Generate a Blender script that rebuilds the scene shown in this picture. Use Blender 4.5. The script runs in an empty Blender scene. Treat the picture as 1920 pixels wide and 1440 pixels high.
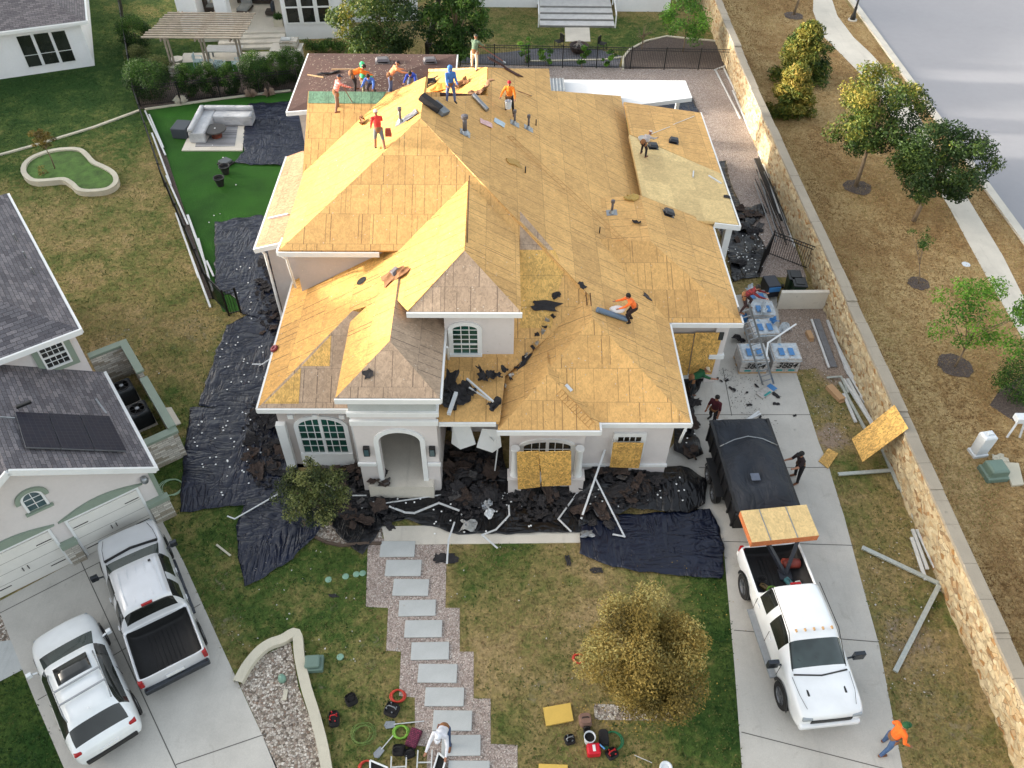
import bpy, bmesh, math, random
import numpy as np
from mathutils import Vector, Matrix, Euler, noise
from mathutils.bvhtree import BVHTree
from mathutils.geometry import delaunay_2d_cdt
random.seed(7)
SC = bpy.context.scene
COL = SC.collection
R = math.radians
# ---------------------------------------------------------------- camera, sky, sun, exposure
F, PITCH, ROLL, YAW, CAMH = 1530.0, R(46), R(1.0), R(-1.25), 24.0
def _basis():
    cp, sp = math.cos(PITCH), math.sin(PITCH)
    fw = Vector((0, cp, -sp)); up = Vector((0, sp, cp)); rt = Vector((1, 0, 0))
    c, s = math.cos(ROLL), math.sin(ROLL)
    rt, up = c*rt + s*up, -s*rt + c*up
    M = Matrix.Rotation(YAW, 3, 'Z')
    return M @ rt, M @ up, M @ fw
RT, UP, FW = _basis()
CAM = Vector((0, 0, CAMH))
cd = bpy.data.cameras.new('camera'); co = bpy.data.objects.new('camera', cd); COL.objects.link(co)
cd.sensor_fit = 'HORIZONTAL'; cd.sensor_width = 36; cd.lens = 36*F/1920; cd.clip_end = 3000; cd.clip_start = .1
mw = Matrix.Identity(4)
for i in range(3):
    mw[i][0], mw[i][1], mw[i][2], mw[i][3] = RT[i], UP[i], -FW[i], CAM[i]
co.matrix_world = mw
SC.camera = co
SUN_EL, SUN_AZ = R(9.0), R(174)      # azimuth measured counter-clockwise from +X
sd = Vector((math.cos(SUN_AZ)*math.cos(SUN_EL), math.sin(SUN_AZ)*math.cos(SUN_EL), math.sin(SUN_EL)))
w = bpy.data.worlds.new("World"); SC.world = w; w.use_nodes = True
nt = w.node_tree; bg = nt.nodes['Background']
sky = nt.nodes.new('ShaderNodeTexSky'); sky.sky_type = 'NISHITA'; sky.sun_disc = False
sky.sun_elevation = SUN_EL; sky.sun_rotation = math.pi/2 - SUN_AZ
sky.air_density = 1.0; sky.dust_density = 3.5; sky.ozone_density = .3
hs = nt.nodes.new('ShaderNodeHueSaturation'); hs.inputs['Saturation'].default_value = .42
nt.links.new(sky.outputs[0], hs.inputs['Color']); nt.links.new(hs.outputs[0], bg.inputs[0]); bg.inputs[1].default_value = 0.15
sl = bpy.data.lights.new('sun', 'SUN'); sl.energy = 2.0; sl.angle = R(2.0); sl.color = (1, .93, .80)
so = bpy.data.objects.new('sun', sl); COL.objects.link(so); so.location = (-40, 10, 60)
so.rotation_euler = sd.to_track_quat('Z', 'Y').to_euler()
SC.view_settings.view_transform = 'Standard'; SC.view_settings.look = 'None'
SC.view_settings.exposure = 2.2; SC.view_settings.gamma = 1
SC.view_settings.use_curve_mapping = False

# ---------------------------------------------------------------- measuring helpers
def ray(x, y): return (x-960)/F*RT - (y-720)/F*UP + FW
def G(x, y, z=0.0):
    d = ray(x, y); return CAM + d*((z-CAMH)/d.z)
def PL(x, y, n, o):
    d = ray(x, y); n = Vector(n); o = Vector(o); return CAM + d*((o-CAM).dot(n)/d.dot(n))
SVv, SVf = [], []; _bvh = [None]
def reg(o):
    b = len(SVv); m = MWS.get(o.name, Matrix.Identity(4))
    SVv.extend([m @ v.co for v in o.data.vertices]); SVf.extend([[b+i for i in p.vertices] for p in o.data.polygons]); _bvh[0] = None
    return o
def S(x, y):
    "surface of the place seen in this direction: (location, normal)"
    if _bvh[0] is None: _bvh[0] = BVHTree.FromPolygons(SVv, SVf)
    h = _bvh[0].ray_cast(CAM, ray(x, y).normalized())
    if h[0] is None: return G(x, y), Vector((0, 0, 1))
    n = h[1] if h[1].z >= 0 else -h[1]
    return h[0], n
def DROP(x, y, z=30):
    if _bvh[0] is None: _bvh[0] = BVHTree.FromPolygons(SVv, SVf)
    h = _bvh[0].ray_cast(Vector((x, y, z)), Vector((0, 0, -1)))
    return (h[0].z if h[0] else 0.0), (h[1] if h[0] else Vector((0, 0, 1)))
# ---------------------------------------------------------------- object helpers
MWS = {}; SHIFTED = set()
def props(o, label=None, cat=None, group=None, kind=None):
    if label: o['label'] = label
    if cat: o['category'] = cat
    if group: o['group'] = group
    if kind: o['kind'] = kind
    return o
def thing(name, label, cat, loc=(0, 0, 0), rz=0, group=None, rot=None):
    o = bpy.data.objects.new(name, None); COL.objects.link(o); o.empty_display_size = .2
    o.location = loc; o.rotation_euler = rot if rot is not None else (0, 0, rz)
    MWS[o.name] = Matrix.Translation(Vector(loc)) @ Euler(o.rotation_euler).to_matrix().to_4x4()
    return props(o, label, cat, group)
class MB:
    def __init__(s): s.v = []; s.f = []; s.m = []; s.uv = []; s.t = []
    def add(s, vs, fs, mi=0, uvs=None, tone=None):
        b = len(s.v); s.v.extend([tuple(v) for v in vs])
        for k, f in enumerate(fs):
            s.f.append([b+i for i in f]); s.m.append(mi if isinstance(mi, int) else mi[k])
            s.uv.append(uvs[k] if uvs else None); s.t.append(tone)
        return s
    def box(s, x0, x1, y0, y1, z0, z1, mi=0, M=None):
        vs = [Vector((x, y, z)) for z in (z0, z1) for y in (y0, y1) for x in (x0, x1)]
        if M is not None: vs = [M @ v for v in vs]
        fs = [(0, 2, 3, 1), (4, 5, 7, 6), (0, 1, 5, 4), (1, 3, 7, 5), (3, 2, 6, 7), (2, 0, 4, 6)]
        uvs = []
        for f in fs:
            p = [vs[i] for i in f]; e1 = (p[1]-p[0]).length; e2 = (p[2]-p[1]).length
            if (p[1]-p[0]).z**2 > .5*e1*e1: uvs.append([(0, 0), (0, e1), (e2, e1), (e2, 0)])
            else: uvs.append([(0, 0), (e1, 0), (e1, e2), (0, e2)])
        return s.add(vs, fs, mi, uvs)
    def bar(s, a, b, w=.05, h=None, mi=0, up=Vector((0, 0, 1))):
        a, b = Vector(a), Vector(b); h = h or w; d = b-a; L = d.length
        if L < 1e-5: return s
        d.normalize(); x = d.cross(up)
        if x.length < 1e-3: x = d.cross(Vector((1, 0, 0)))
        x.normalize(); z = x.cross(d)
        M = Matrix(((x.x, d.x, z.x, a.x), (x.y, d.y, z.y, a.y), (x.z, d.z, z.z, a.z), (0, 0, 0, 1)))
        return s.box(-w/2, w/2, 0, L, -h/2, h/2, mi, M)
    def tube(s, pts, r, n=8, mi=0, cap=True):
        pts = [Vector(p) for p in pts]; rs = r if isinstance(r, (list, tuple)) else [r]*len(pts)
        b = len(s.v); prev = None
        for i, p in enumerate(pts):
            d = (pts[min(i+1, len(pts)-1)]-pts[max(i-1, 0)]).normalized()
            if prev is None:
                x = d.cross(Vector((0, 0, 1)));
                if x.length < .05: x = d.cross(Vector((0, 1, 0)))
            else: x = prev - d*prev.dot(d)
            x.normalize(); prev = x; y = d.cross(x)
            for k in range(n):
                a = 2*math.pi*k/n; s.v.append(tuple(p + (x*math.cos(a)+y*math.sin(a))*rs[i]))
        for i in range(len(pts)-1):
            for k in range(n):
                k2 = (k+1) % n
                s.f.append([b+i*n+k, b+i*n+k2, b+(i+1)*n+k2, b+(i+1)*n+k]); s.m.append(mi); s.uv.append(None); s.t.append(None)
        if cap:
            s.f.append([b+k for k in range(n)][::-1]); s.f.append([b+(len(pts)-1)*n+k for k in range(n)])
            s.m += [mi, mi]; s.uv += [None, None]; s.t += [None, None]
        return s
    def lathe(s, prof, n=24, c=(0, 0, 0), mi=0, sx=1, sy=1):
        b = len(s.v)
        for r_, z in prof:
            for k in range(n):
                a = 2*math.pi*k/n; s.v.append((c[0]+r_*sx*math.cos(a), c[1]+r_*sy*math.sin(a), c[2]+z))
        for i in range(len(prof)-1):
            for k in range(n):
                k2 = (k+1) % n
                s.f.append([b+i*n+k, b+i*n+k2, b+(i+1)*n+k2, b+(i+1)*n+k]); s.m.append(mi); s.uv.append(None); s.t.append(None)
        for i0, rev in ((0, True), (len(prof)-1, False)):
            if prof[i0][0] > 1e-4:
                f = [b+i0*n+k for k in range(n)]; s.f.append(f[::-1] if rev else f); s.m.append(mi); s.uv.append(None); s.t.append(None)
        return s
    def slab(s, pts, t=.1, mi=0, side=None, axis=Vector((0, 0, 1))):
        "a planar outline with real thickness, panel uv in metres (u level, v up the slope)"
        p = [Vector(q) for q in pts]; n = Vector((0, 0, 0))
        for i in range(len(p)): n += (p[i]-p[0]).cross(p[(i+1) % len(p)]-p[0])
        n.normalize()
        if n.dot(axis) < 0: p.reverse(); n = -n
        v = Vector((0, 0, 1)) - n*n.z
        v = v.normalized() if v.length > .02 else Vector((0, 1, 0)); u = v.cross(n)
        q = [a - n*t for a in p]; N = len(p)
        uv = [(a.dot(u), a.dot(v)) for a in p]
        fs = [tuple(range(N)), tuple(range(2*N-1, N-1, -1))]; uvs = [uv, uv[::-1]]; ms = [mi, mi if side is None else side]
        for i in range(N):
            j = (i+1) % N; fs.append((i, N+i, N+j, j)); ms.append(mi if side is None else side)
            L = (p[j]-p[i]).length; uvs.append([(0, 0), (0, t), (L, t), (L, 0)])
        return s.add(p+q, fs, ms, uvs)
    def grid(s, P, mi=0, close=False):
        b = len(s.v); n, m = len(P), len(P[0])
        for r_ in P: s.v.extend([tuple(x) for x in r_])
        for i in range(n-1):
            for j in range(m-1 if not close else m):
                j2 = (j+1) % m
                s.f.append([b+i*m+j, b+i*m+j2, b+(i+1)*m+j2, b+(i+1)*m+j]); s.m.append(mi); s.uv.append(None); s.t.append(None)
        return s
    def build(s, name, mats, parent=None, world=False, smooth=False, bevel=0, label=None, raw=False):
        if world and not raw and parent is not None and parent.name in SHIFTED:
            s.v = [(v[0]*.97, v[1]*.97, 0 if v[2] <= .001 else v[2]*.97+.72) for v in s.v]      # metres measured on the plan -> site metres
        mats = mats if isinstance(mats, (list, tuple)) else [mats]
        vs = s.v
        if world and parent is not None:
            inv = MWS[parent.name].inverted(); vs = [tuple(inv @ Vector(v)) for v in vs]
        me = bpy.data.meshes.new(name); me.from_pydata(vs, [], s.f)
        for m in mats: me.materials.append(m)
        me.polygons.foreach_set('material_index', s.m)
        if any(u is not None for u in s.uv):
            ul = me.uv_layers.new(name='UVMap'); k = 0; buf = np.zeros(len(me.loops)*2)
            for f, u in zip(s.f, s.uv):
                if u:
                    for i, c in enumerate(u): buf[2*(k+i)] = c[0]; buf[2*(k+i)+1] = c[1]
                k += len(f)
            ul.data.foreach_set('uv', buf)
        if any(t is not None for t in s.t):
            at = me.attributes.new('tone', 'FLOAT', 'FACE'); at.data.foreach_set('value', [t or 0 for t in s.t])
        if smooth: me.polygons.foreach_set('use_smooth', [True]*len(me.polygons))
        me.update(); me.validate()
        o = bpy.data.objects.new(name, me); COL.objects.link(o)
        if bevel:
            md = o.modifiers.new('b', 'BEVEL'); md.width = bevel; md.segments = 2; md.limit_method = 'ANGLE'; md.angle_limit = R(40)
        if parent is not None:
            o.parent = parent
            MWS[o.name] = MWS[parent.name]
            if parent.name in SHIFTED: SHIFTED.add(o.name)
        if label: o['label'] = label
        return o
def smooth_by_angle(o, deg=35):
    me = o.data; me.polygons.foreach_set('use_smooth', [True]*len(me.polygons))
    me.set_sharp_from_angle(angle=R(deg)); return o
def copy_tree(o, parent=None):
    c = o.copy(); COL.objects.link(c)
    if parent is not None: c.parent = parent
    for ch in [x for x in bpy.data.objects if x.parent == o]: copy_tree(ch, c)
    return c
KIDS = {}
def dup(root, loc, rot=(0, 0, 0), label=None, group=None, scale=None):
    kids = [x for x in root.children]
    c = root.copy(); COL.objects.link(c); c.location = loc; c.rotation_euler = rot
    if scale: c.scale = scale
    if label: c['label'] = label
    if group: c['group'] = group
    for ch in kids:
        d = ch.copy(); COL.objects.link(d); d.parent = c
        for g in ch.children:
            e = g.copy(); COL.objects.link(e); e.parent = d
    MWS[c.name] = Matrix.Translation(Vector(loc)) @ Euler(rot).to_matrix().to_4x4()
    return c
# ---------------------------------------------------------------- materials
def lin(c): return tuple(((v/255)/12.92 if v/255 <= .04045 else ((v/255+.055)/1.055)**2.4) for v in c)
def newmat(name):
    m = bpy.data.materials.new(name); m.use_nodes = True; nt = m.node_tree
    return m, nt, nt.nodes, nt.links, nt.nodes['Principled BSDF']
def mixc(N, L, fac, a, b, mode='MIX'):
    n = N.new('ShaderNodeMix'); n.data_type = 'RGBA'; n.blend_type = mode
    for k, v in ((0, fac), (6, a), (7, b)):
        if hasattr(v, 'is_output') or isinstance(v, bpy.types.NodeSocket): L.new(v, n.inputs[k])
        elif k == 0: n.inputs[0].default_value = v
        else: n.inputs[k].default_value = (*v[:3], 1)
    return n.outputs[2]
def mth(N, L, op, a, b=None, c=None):
    n = N.new('ShaderNodeMath'); n.operation = op
    for k, v in enumerate((a, b, c)):
        if v is None: continue
        if isinstance(v, bpy.types.NodeSocket): L.new(v, n.inputs[k])
        else: n.inputs[k].default_value = v
    return n.outputs[0]
def noi(N, L, vec, scale, detail=3, rough=.55, dist=0):
    n = N.new('ShaderNodeTexNoise'); n.inputs['Scale'].default_value = scale; n.inputs['Detail'].default_value = detail
    n.inputs['Roughness'].default_value = rough; n.inputs['Distortion'].default_value = dist
    if vec is not None: L.new(vec, n.inputs['Vector'])
    return n.outputs['Fac']
def ramp(N, L, fac, stops):
    n = N.new('ShaderNodeValToRGB'); e = n.color_ramp.elements
    while len(e) < len(stops): e.new(.5)
    for k, (p, c) in enumerate(stops):
        e[k].position = p; e[k].color = (*c[:3], 1) if len(c) >= 3 else (c[0],)*3+(1,)
    L.new(fac, n.inputs[0]); return n.outputs[0]
def bump(N, L, h, strength=.4, dist=.02, nrm=None):
    n = N.new('ShaderNodeBump'); n.inputs['Strength'].default_value = strength; n.inputs['Distance'].default_value = dist
    L.new(h, n.inputs['Height'])
    if nrm is not None: L.new(nrm, n.inputs['Normal'])
    return n.outputs[0]
def mapping(N, L, vec, sc=(1, 1, 1), rot=(0, 0, 0)):
    n = N.new('ShaderNodeMapping'); n.inputs['Scale'].default_value = sc; n.inputs['Rotation'].default_value = rot
    L.new(vec, n.inputs['Vector']); return n.outputs[0]
def pm(name, col, rough=.6, metal=0, var=.12, vs=3.0, bs=0, bscale=60, coat=0, spec=.5, coords='Object', stain=None):
    "painted / plain surface with grime and slight tone change"
    m, nt, N, L, B = newmat(name); tc = N.new('ShaderNodeTexCoord'); v = tc.outputs[coords]
    c = lin(col) if max(col) > 1 else col
    n1 = noi(N, L, v, vs, 5, .6); n2 = noi(N, L, v, vs*9, 3)
    f = mth(N, L, 'ADD', mth(N, L, 'MULTIPLY', n1, .65), mth(N, L, 'MULTIPLY', n2, .35))
    a = tuple(min(1, x*(1-var*1.6)) for x in c); b = tuple(min(1, x*(1+var*1.3)) for x in c)
    out = ramp(N, L, f, [(.3, a), (.5, c), (.7, b)])
    if stain:
        sc_, th, sc2 = stain; n3 = noi(N, L, v, sc2, 4, .7)
        out = mixc(N, L, ramp(N, L, n3, [(th, (0, 0, 0)), (th+.12, (1, 1, 1))]), out, sc_)
    L.new(out, B.inputs['Base Color']); B.inputs['Roughness'].default_value = rough; B.inputs['Metallic'].default_value = metal
    B.inputs['Coat Weight'].default_value = coat; B.inputs['Specular IOR Level'].default_value = spec
    if bs: L.new(bump(N, L, noi(N, L, v, bscale, 3), bs, .01), B.inputs['Normal'])
    return m
def osb(name, col, lines=True, lw=.032, dark=.38, seam=1.22, flake=1.0, rows=True):
    m, nt, N, L, B = newmat(name); uv = N.new('ShaderNodeUVMap').outputs[0]
    c = lin(col)
    vo = N.new('ShaderNodeTexVoronoi'); vo.inputs['Scale'].default_value = 14; vo.distance = 'EUCLIDEAN'
    nz = N.new('ShaderNodeTexNoise'); nz.inputs['Scale'].default_value = 6; L.new(uv, nz.inputs['Vector'])
    wv = N.new('ShaderNodeVectorMath'); wv.operation = 'MULTIPLY_ADD'; L.new(nz.outputs['Color'], wv.inputs[0]); wv.inputs[1].default_value = (.25,)*3; L.new(uv, wv.inputs[2])
    L.new(mapping(N, L, wv.outputs[0], (1.7, .8, 1), (0, 0, .5)), vo.inputs['Vector'])
    cr = N.new('ShaderNodeSeparateColor'); L.new(vo.outputs['Color'], cr.inputs[0])
    fl = ramp(N, L, cr.outputs[0], [(0, tuple(x*(1-.28*flake) for x in c)), (.5, c), (1, tuple(min(1, x*(1+.28*flake)) for x in c))])
    big = noi(N, L, uv, .35, 4, .6); med = noi(N, L, uv, 2.2, 4, .6)
    fl = mixc(N, L, .6, fl, ramp(N, L, big, [(.3, (.84, .82, .78)), (.7, (1.1, 1.1, 1.06))]), 'MULTIPLY')
    fl = mixc(N, L, .5, fl, ramp(N, L, med, [(.3, (.75, .73, .7)), (.7, (1.15, 1.15, 1.15))]), 'MULTIPLY')
    sp = N.new('ShaderNodeSeparateXYZ'); L.new(uv, sp.inputs[0]); X, Y = sp.outputs[0], sp.outputs[1]
    row = mth(N, L, 'FLOOR', mth(N, L, 'DIVIDE', Y, seam))
    wn = N.new('ShaderNodeTexWhiteNoise'); wn.noise_dimensions = '1D'; L.new(row, wn.inputs['W'])
    # every sheet a slightly different tone
    xo = mth(N, L, 'ADD', X, mth(N, L, 'MULTIPLY', wn.outputs[0], 2.44))
    sh = mth(N, L, 'FLOOR', mth(N, L, 'DIVIDE', xo, 2.44))
    cv = N.new('ShaderNodeCombineXYZ'); L.new(sh, cv.inputs[0]); L.new(row, cv.inputs[1])
    w2 = N.new('ShaderNodeTexWhiteNoise'); w2.noise_dimensions = '2D'; L.new(cv.outputs[0], w2.inputs['Vector'])
    fl = mixc(N, L, 1, fl, ramp(N, L, w2.outputs[0], [(0, (.86, .85, .83)), (1, (1.08, 1.08, 1.06))]), 'MULTIPLY')
    out = fl
    if lines:
        # chalk and nail lines up the slope, irregular, different in every course
        P_ = .4
        xs = mth(N, L, 'ADD', X, mth(N, L, 'MULTIPLY', wn.outputs[0], 7.3)); q = mth(N, L, 'DIVIDE', xs, P_)
        cell = mth(N, L, 'FLOOR', q); fr = mth(N, L, 'FRACT', q)
        cv2 = N.new('ShaderNodeCombineXYZ'); L.new(cell, cv2.inputs[0]); L.new(row, cv2.inputs[1])
        w3 = N.new('ShaderNodeTexWhiteNoise'); w3.noise_dimensions = '2D'; L.new(cv2.outputs[0], w3.inputs['Vector'])
        s3 = N.new('ShaderNodeSeparateColor'); L.new(w3.outputs['Color'], s3.inputs[0])
        off = mth(N, L, 'MULTIPLY_ADD', s3.outputs[0], .8, .1)
        d = mth(N, L, 'ABSOLUTE', mth(N, L, 'SUBTRACT', fr, off))
        wob = mth(N, L, 'MULTIPLY', noi(N, L, uv, 1.2, 2), .0)
        ln = mth(N, L, 'LESS_THAN', d, lw*.5/P_)
        vis = mth(N, L, 'GREATER_THAN', s3.outputs[1], .28)
        brk = mth(N, L, 'GREATER_THAN', noi(N, L, uv, 3.5, 2), .42)
        ln = mth(N, L, 'MULTIPLY', mth(N, L, 'MULTIPLY', ln, vis), mth(N, L, 'MULTIPLY_ADD', brk, .6, .4))
        ln = mth(N, L, 'MULTIPLY', ln, mth(N, L, 'MULTIPLY_ADD', s3.outputs[2], .6, .4))
        out = mixc(N, L, ln, out, tuple(x*dark for x in (c[0]*.75, c[1]*.7, c[2]*.7)))
    if rows:
        fy = mth(N, L, 'FRACT', mth(N, L, 'DIVIDE', Y, seam)); sl_ = mth(N, L, 'LESS_THAN', fy, .018)
        fx = mth(N, L, 'FRACT', mth(N, L, 'DIVIDE', xo, 2.44)); sx = mth(N, L, 'LESS_THAN', fx, .010)
        sm = mth(N, L, 'MULTIPLY', mth(N, L, 'MAXIMUM', sl_, sx), .5)
        out = mixc(N, L, sm, out, tuple(x*.35 for x in c))
    # scattered spots: nail heads, chips, scuffs
    v2 = N.new('ShaderNodeTexVoronoi'); v2.inputs['Scale'].default_value = 2.6; L.new(uv, v2.inputs['Vector'])
    sp2 = mth(N, L, 'LESS_THAN', v2.outputs['Distance'], .035)
    c2 = N.new('ShaderNodeSeparateColor'); L.new(v2.outputs['Color'], c2.inputs[0])
    out = mixc(N, L, mth(N, L, 'MULTIPLY', sp2, mth(N, L, 'GREATER_THAN', c2.outputs[0], .6)), out, (.62, .6, .55))
    out = mixc(N, L, mth(N, L, 'MULTIPLY', sp2, mth(N, L, 'LESS_THAN', c2.outputs[0], .25)), out, (.08, .06, .04))
    L.new(out, B.inputs['Base Color']); B.inputs['Roughness'].default_value = .75
    L.new(bump(N, L, cr.outputs[1], .25, .01), B.inputs['Normal'])
    return m
def brick(name, c1, c2, mortar, w=.3, h=.14, ms=.01, rough=.85, off=.5, nz=.5, bs=.5, extra=None):
    m, nt, N, L, B = newmat(name); uv = N.new('ShaderNodeUVMap').outputs[0]
    b = N.new('ShaderNodeTexBrick'); b.inputs['Scale'].default_value = 1; b.inputs['Brick Width'].default_value = w
    b.inputs['Row Height'].default_value = h; b.inputs['Mortar Size'].default_value = ms; b.offset = off
    b.inputs['Color1'].default_value = (0, 0, 0, 1); b.inputs['Color2'].default_value = (1, 1, 1, 1); b.inputs['Mortar'].default_value = (.5, .5, .5, 1)
    b.inputs['Bias'].default_value = 0
    L.new(uv, b.inputs['Vector'])
    stops = [(0, lin(c1)), (1, lin(c2))] if not extra else [(0, lin(c1)), (.4, lin(extra)), (1, lin(c2))]
    base = ramp(N, L, b.outputs['Color'], stops)
    base = mixc(N, L, nz, base, ramp(N, L, noi(N, L, uv, 22, 4), [(.3, (.55, .55, .55)), (.7, (1.35, 1.35, 1.35))]), 'MULTIPLY')
    base = mixc(N, L, .5, base, ramp(N, L, noi(N, L, uv, .9, 3), [(.3, (.75, .75, .75)), (.7, (1.15, 1.15, 1.15))]), 'MULTIPLY')
    out = mixc(N, L, b.outputs['Fac'], base, lin(mortar))
    L.new(out, B.inputs['Base Color']); B.inputs['Roughness'].default_value = rough
    inv = mth(N, L, 'SUBTRACT', 1, b.outputs['Fac'])
    hh = mth(N, L, 'ADD', inv, mth(N, L, 'MULTIPLY', noi(N, L, uv, 30, 3), .5))
    L.new(bump(N, L, hh, bs, .012), B.inputs['Normal'])
    return m
def pebbles(name, cols, scale=16, joint=(.12, .10, .09), bs=.8):
    m, nt, N, L, B = newmat(name); v = N.new('ShaderNodeTexCoord').outputs['Object']
    vo = N.new('ShaderNodeTexVoronoi'); vo.inputs['Scale'].default_value = scale; L.new(v, vo.inputs['Vector'])
    ve = N.new('ShaderNodeTexVoronoi'); ve.feature = 'DISTANCE_TO_EDGE'; ve.inputs['Scale'].default_value = scale; L.new(v, ve.inputs['Vector'])
    s = N.new('ShaderNodeSeparateColor'); L.new(vo.outputs['Color'], s.inputs[0])
    st = [(i/(len(cols)-1), lin(c)) for i, c in enumerate(cols)]
    out = ramp(N, L, s.outputs[0], st)
    out = mixc(N, L, .5, out, ramp(N, L, noi(N, L, v, .6, 4), [(.3, (.7, .7, .7)), (.7, (1.15, 1.15, 1.15))]), 'MULTIPLY')
    e = ramp(N, L, ve.outputs['Distance'], [(0, (0, 0, 0)), (.09, (1, 1, 1))])
    out = mixc(N, L, e, joint, out)
    L.new(out, B.inputs['Base Color']); B.inputs['Roughness'].default_value = .85
    L.new(bump(N, L, e, bs, .02), B.inputs['Normal'])
    return m
def foliage(name, cols):
    m, nt, N, L, B = newmat(name); a = N.new('ShaderNodeAttribute'); a.attribute_name = 'tone'
    out = ramp(N, L, a.outputs['Fac'], [(i/(len(cols)-1), lin(c)) for i, c in enumerate(cols)])
    L.new(out, B.inputs['Base Color']); B.inputs['Roughness'].default_value = .6
    B.inputs['Specular IOR Level'].default_value = .3
    tr = N.new('ShaderNodeBsdfTranslucent'); L.new(out, tr.inputs[0]); mx = N.new('ShaderNodeMixShader'); mx.inputs[0].default_value = .3
    L.new(B.outputs[0], mx.inputs[1]); L.new(tr.outputs[0], mx.inputs[2]); L.new(mx.outputs[0], N['Material Output'].inputs[0])
    return m
def tarpmat(name, col, fold=False):
    m, nt, N, L, B = newmat(name); v = N.new('ShaderNodeTexCoord').outputs['Object']
    c = lin(col); out = ramp(N, L, noi(N, L, v, 1.1, 4), [(.3, tuple(x*.8 for x in c)), (.7, tuple(x*1.2 for x in c))])
    L.new(out, B.inputs['Base Color']); B.inputs['Roughness'].default_value = .3; B.inputs['Specular IOR Level'].default_value = .5
    def ridge(sc, rot, k):
        q = noi(N, L, mapping(N, L, v, sc, (0, 0, rot)), 1.0, 2, .5, .9); return mth(N, L, 'POWER', mth(N, L, 'ABSOLUTE', mth(N, L, 'SUBTRACT', q, .5)), k)
    mk = ramp(N, L, noi(N, L, v, .5, 2), [(.42, (0, 0, 0)), (.58, (1, 1, 1))])
    h = mixc(N, L, mk, ridge((2.6, .55, 1), .5, .5), ridge((.6, 2.4, 1), -.3, .5))
    h2 = ridge((1.6, 1.5, 1), .9, .6)
    L.new(bump(N, L, mth(N, L, 'ADD', h, mth(N, L, 'MULTIPLY', h2, .5)), .75, .13), B.inputs['Normal'])
    return m
def concrete(name, col, joints=None):
    m, nt, N, L, B = newmat(name); v = N.new('ShaderNodeTexCoord').outputs['Object']; c = lin(col)
    out = ramp(N, L, noi(N, L, v, .45, 6, .65), [(.3, tuple(x*.82 for x in c)), (.55, c), (.75, tuple(x*1.1 for x in c))])
    out = mixc(N, L, .5, out, ramp(N, L, noi(N, L, v, 40, 3), [(.3, (.84,)*3), (.7, (1.1,)*3)]), 'MULTIPLY')
    out = mixc(N, L, ramp(N, L, noi(N, L, v, 1.3, 6, .75, .6), [(.6, (0, 0, 0)), (.75, (.55, .55, .55))]), out, tuple(x*.55 for x in (c[0], c[1]*.95, c[2]*.88)))
    st_ = noi(N, L, mapping(N, L, v, (2.2, .22, 1), (0, 0, .12)), 1.6, 5, .7)
    out = mixc(N, L, ramp(N, L, st_, [(.56, (0, 0, 0)), (.72, (.35, .35, .35))]), out, tuple(x*.6 for x in c))
    sp_ = N.new('ShaderNodeTexVoronoi'); sp_.inputs['Scale'].default_value = .9; L.new(v, sp_.inputs['Vector']); out = mixc(N, L, ramp(N, L, mth(N, L, 'ADD', sp_.outputs['Distance'], mth(N, L, 'MULTIPLY', noi(N, L, v, 9, 3), .12)), [(.07, (.55, .55, .55)), (.13, (0, 0, 0))]), out, tuple(x*.45 for x in c))
    L.new(out, B.inputs['Base Color']); B.inputs['Roughness'].default_value = .85
    L.new(bump(N, L, noi(N, L, v, 60, 3), .15, .01), B.inputs['Normal'])
    return m
WHITE = pm('white_trim_paint', (222, 224, 224), .5, var=.04)
STUCCO = pm('greige_stucco', (180, 172, 168), .9, var=.05, vs=1.2, bs=.35, bscale=45)
STUCCO2 = pm('pale_stucco', (208, 202, 200), .9, var=.04, vs=1.0, bs=.3, bscale=45)
STUCCOW = pm('white_stucco', (228, 230, 233), .9, var=.04, vs=.8, bs=.2, bscale=45)
SAGE = pm('sage_trim_paint', (132, 146, 132), .6, var=.05)
TOWER = pm('grey_weather_board', (170, 175, 174), .8, var=.08, vs=2.2, bs=.2)
BLACKM = pm('black_metal', (22, 22, 24), .45, var=.1)
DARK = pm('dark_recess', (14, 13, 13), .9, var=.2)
METAL = pm('galvanised_metal', (150, 154, 158), .38, metal=.75, var=.1)
WMETAL = pm('white_aluminium', (205, 208, 210), .35, metal=.15, var=.08, vs=6)
GMETAL = pm('weathered_white_metal', (172, 178, 174), .45, metal=.2, var=.14, vs=7)
OSB_M = osb('osb_deck_ochre', (212, 168, 106), flake=.5, dark=.48)
OSB_SUN = osb('osb_deck_sunlit', (198, 152, 82), flake=.8, dark=.25, lw=.042)  # sun-side copy of the deck: sunlight's yellow put into its colour
OSB_B = osb('osb_deck_weathered', (172, 150, 130), dark=.4, flake=.7)
OSB_PINK = osb('osb_deck_pale', (186, 140, 108), lines=False)
OSB_PALE = osb('osb_deck_new_pale', (214, 188, 136), lines=False, rows=False, flake=.5)
OSB_NEW = osb('osb_panel', (206, 164, 92), lines=False, flake=1.5, rows=False)
OSB_Y = osb('osb_deck_yellowed', (206, 166, 96), lines=False, rows=True)
FELT = pm('brown_roof_felt', (80, 56, 50), .95, var=.22, vs=.8, bs=.5, bscale=30, stain=((.30, .27, .24), .62, 9.0))
GREENF = osb('green_coated_deck', (112, 150, 126), lines=True, dark=.5)
CONC = concrete('concrete_slab', (190, 187, 180)); CONC2 = concrete('concrete_pale', (208, 202, 190)); PAD = concrete('blue_grey_paver', (182, 185, 184))
ASPH = pm('road_asphalt', (150, 150, 155), .9, var=.035, vs=.25, bs=.2); LIME = concrete('limestone_block', (196, 190, 172))
TARP = tarpmat('navy_poly_tarp', (17, 24, 44)); TARPK = tarpmat('black_poly_tarp', (12, 13, 18))
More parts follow.
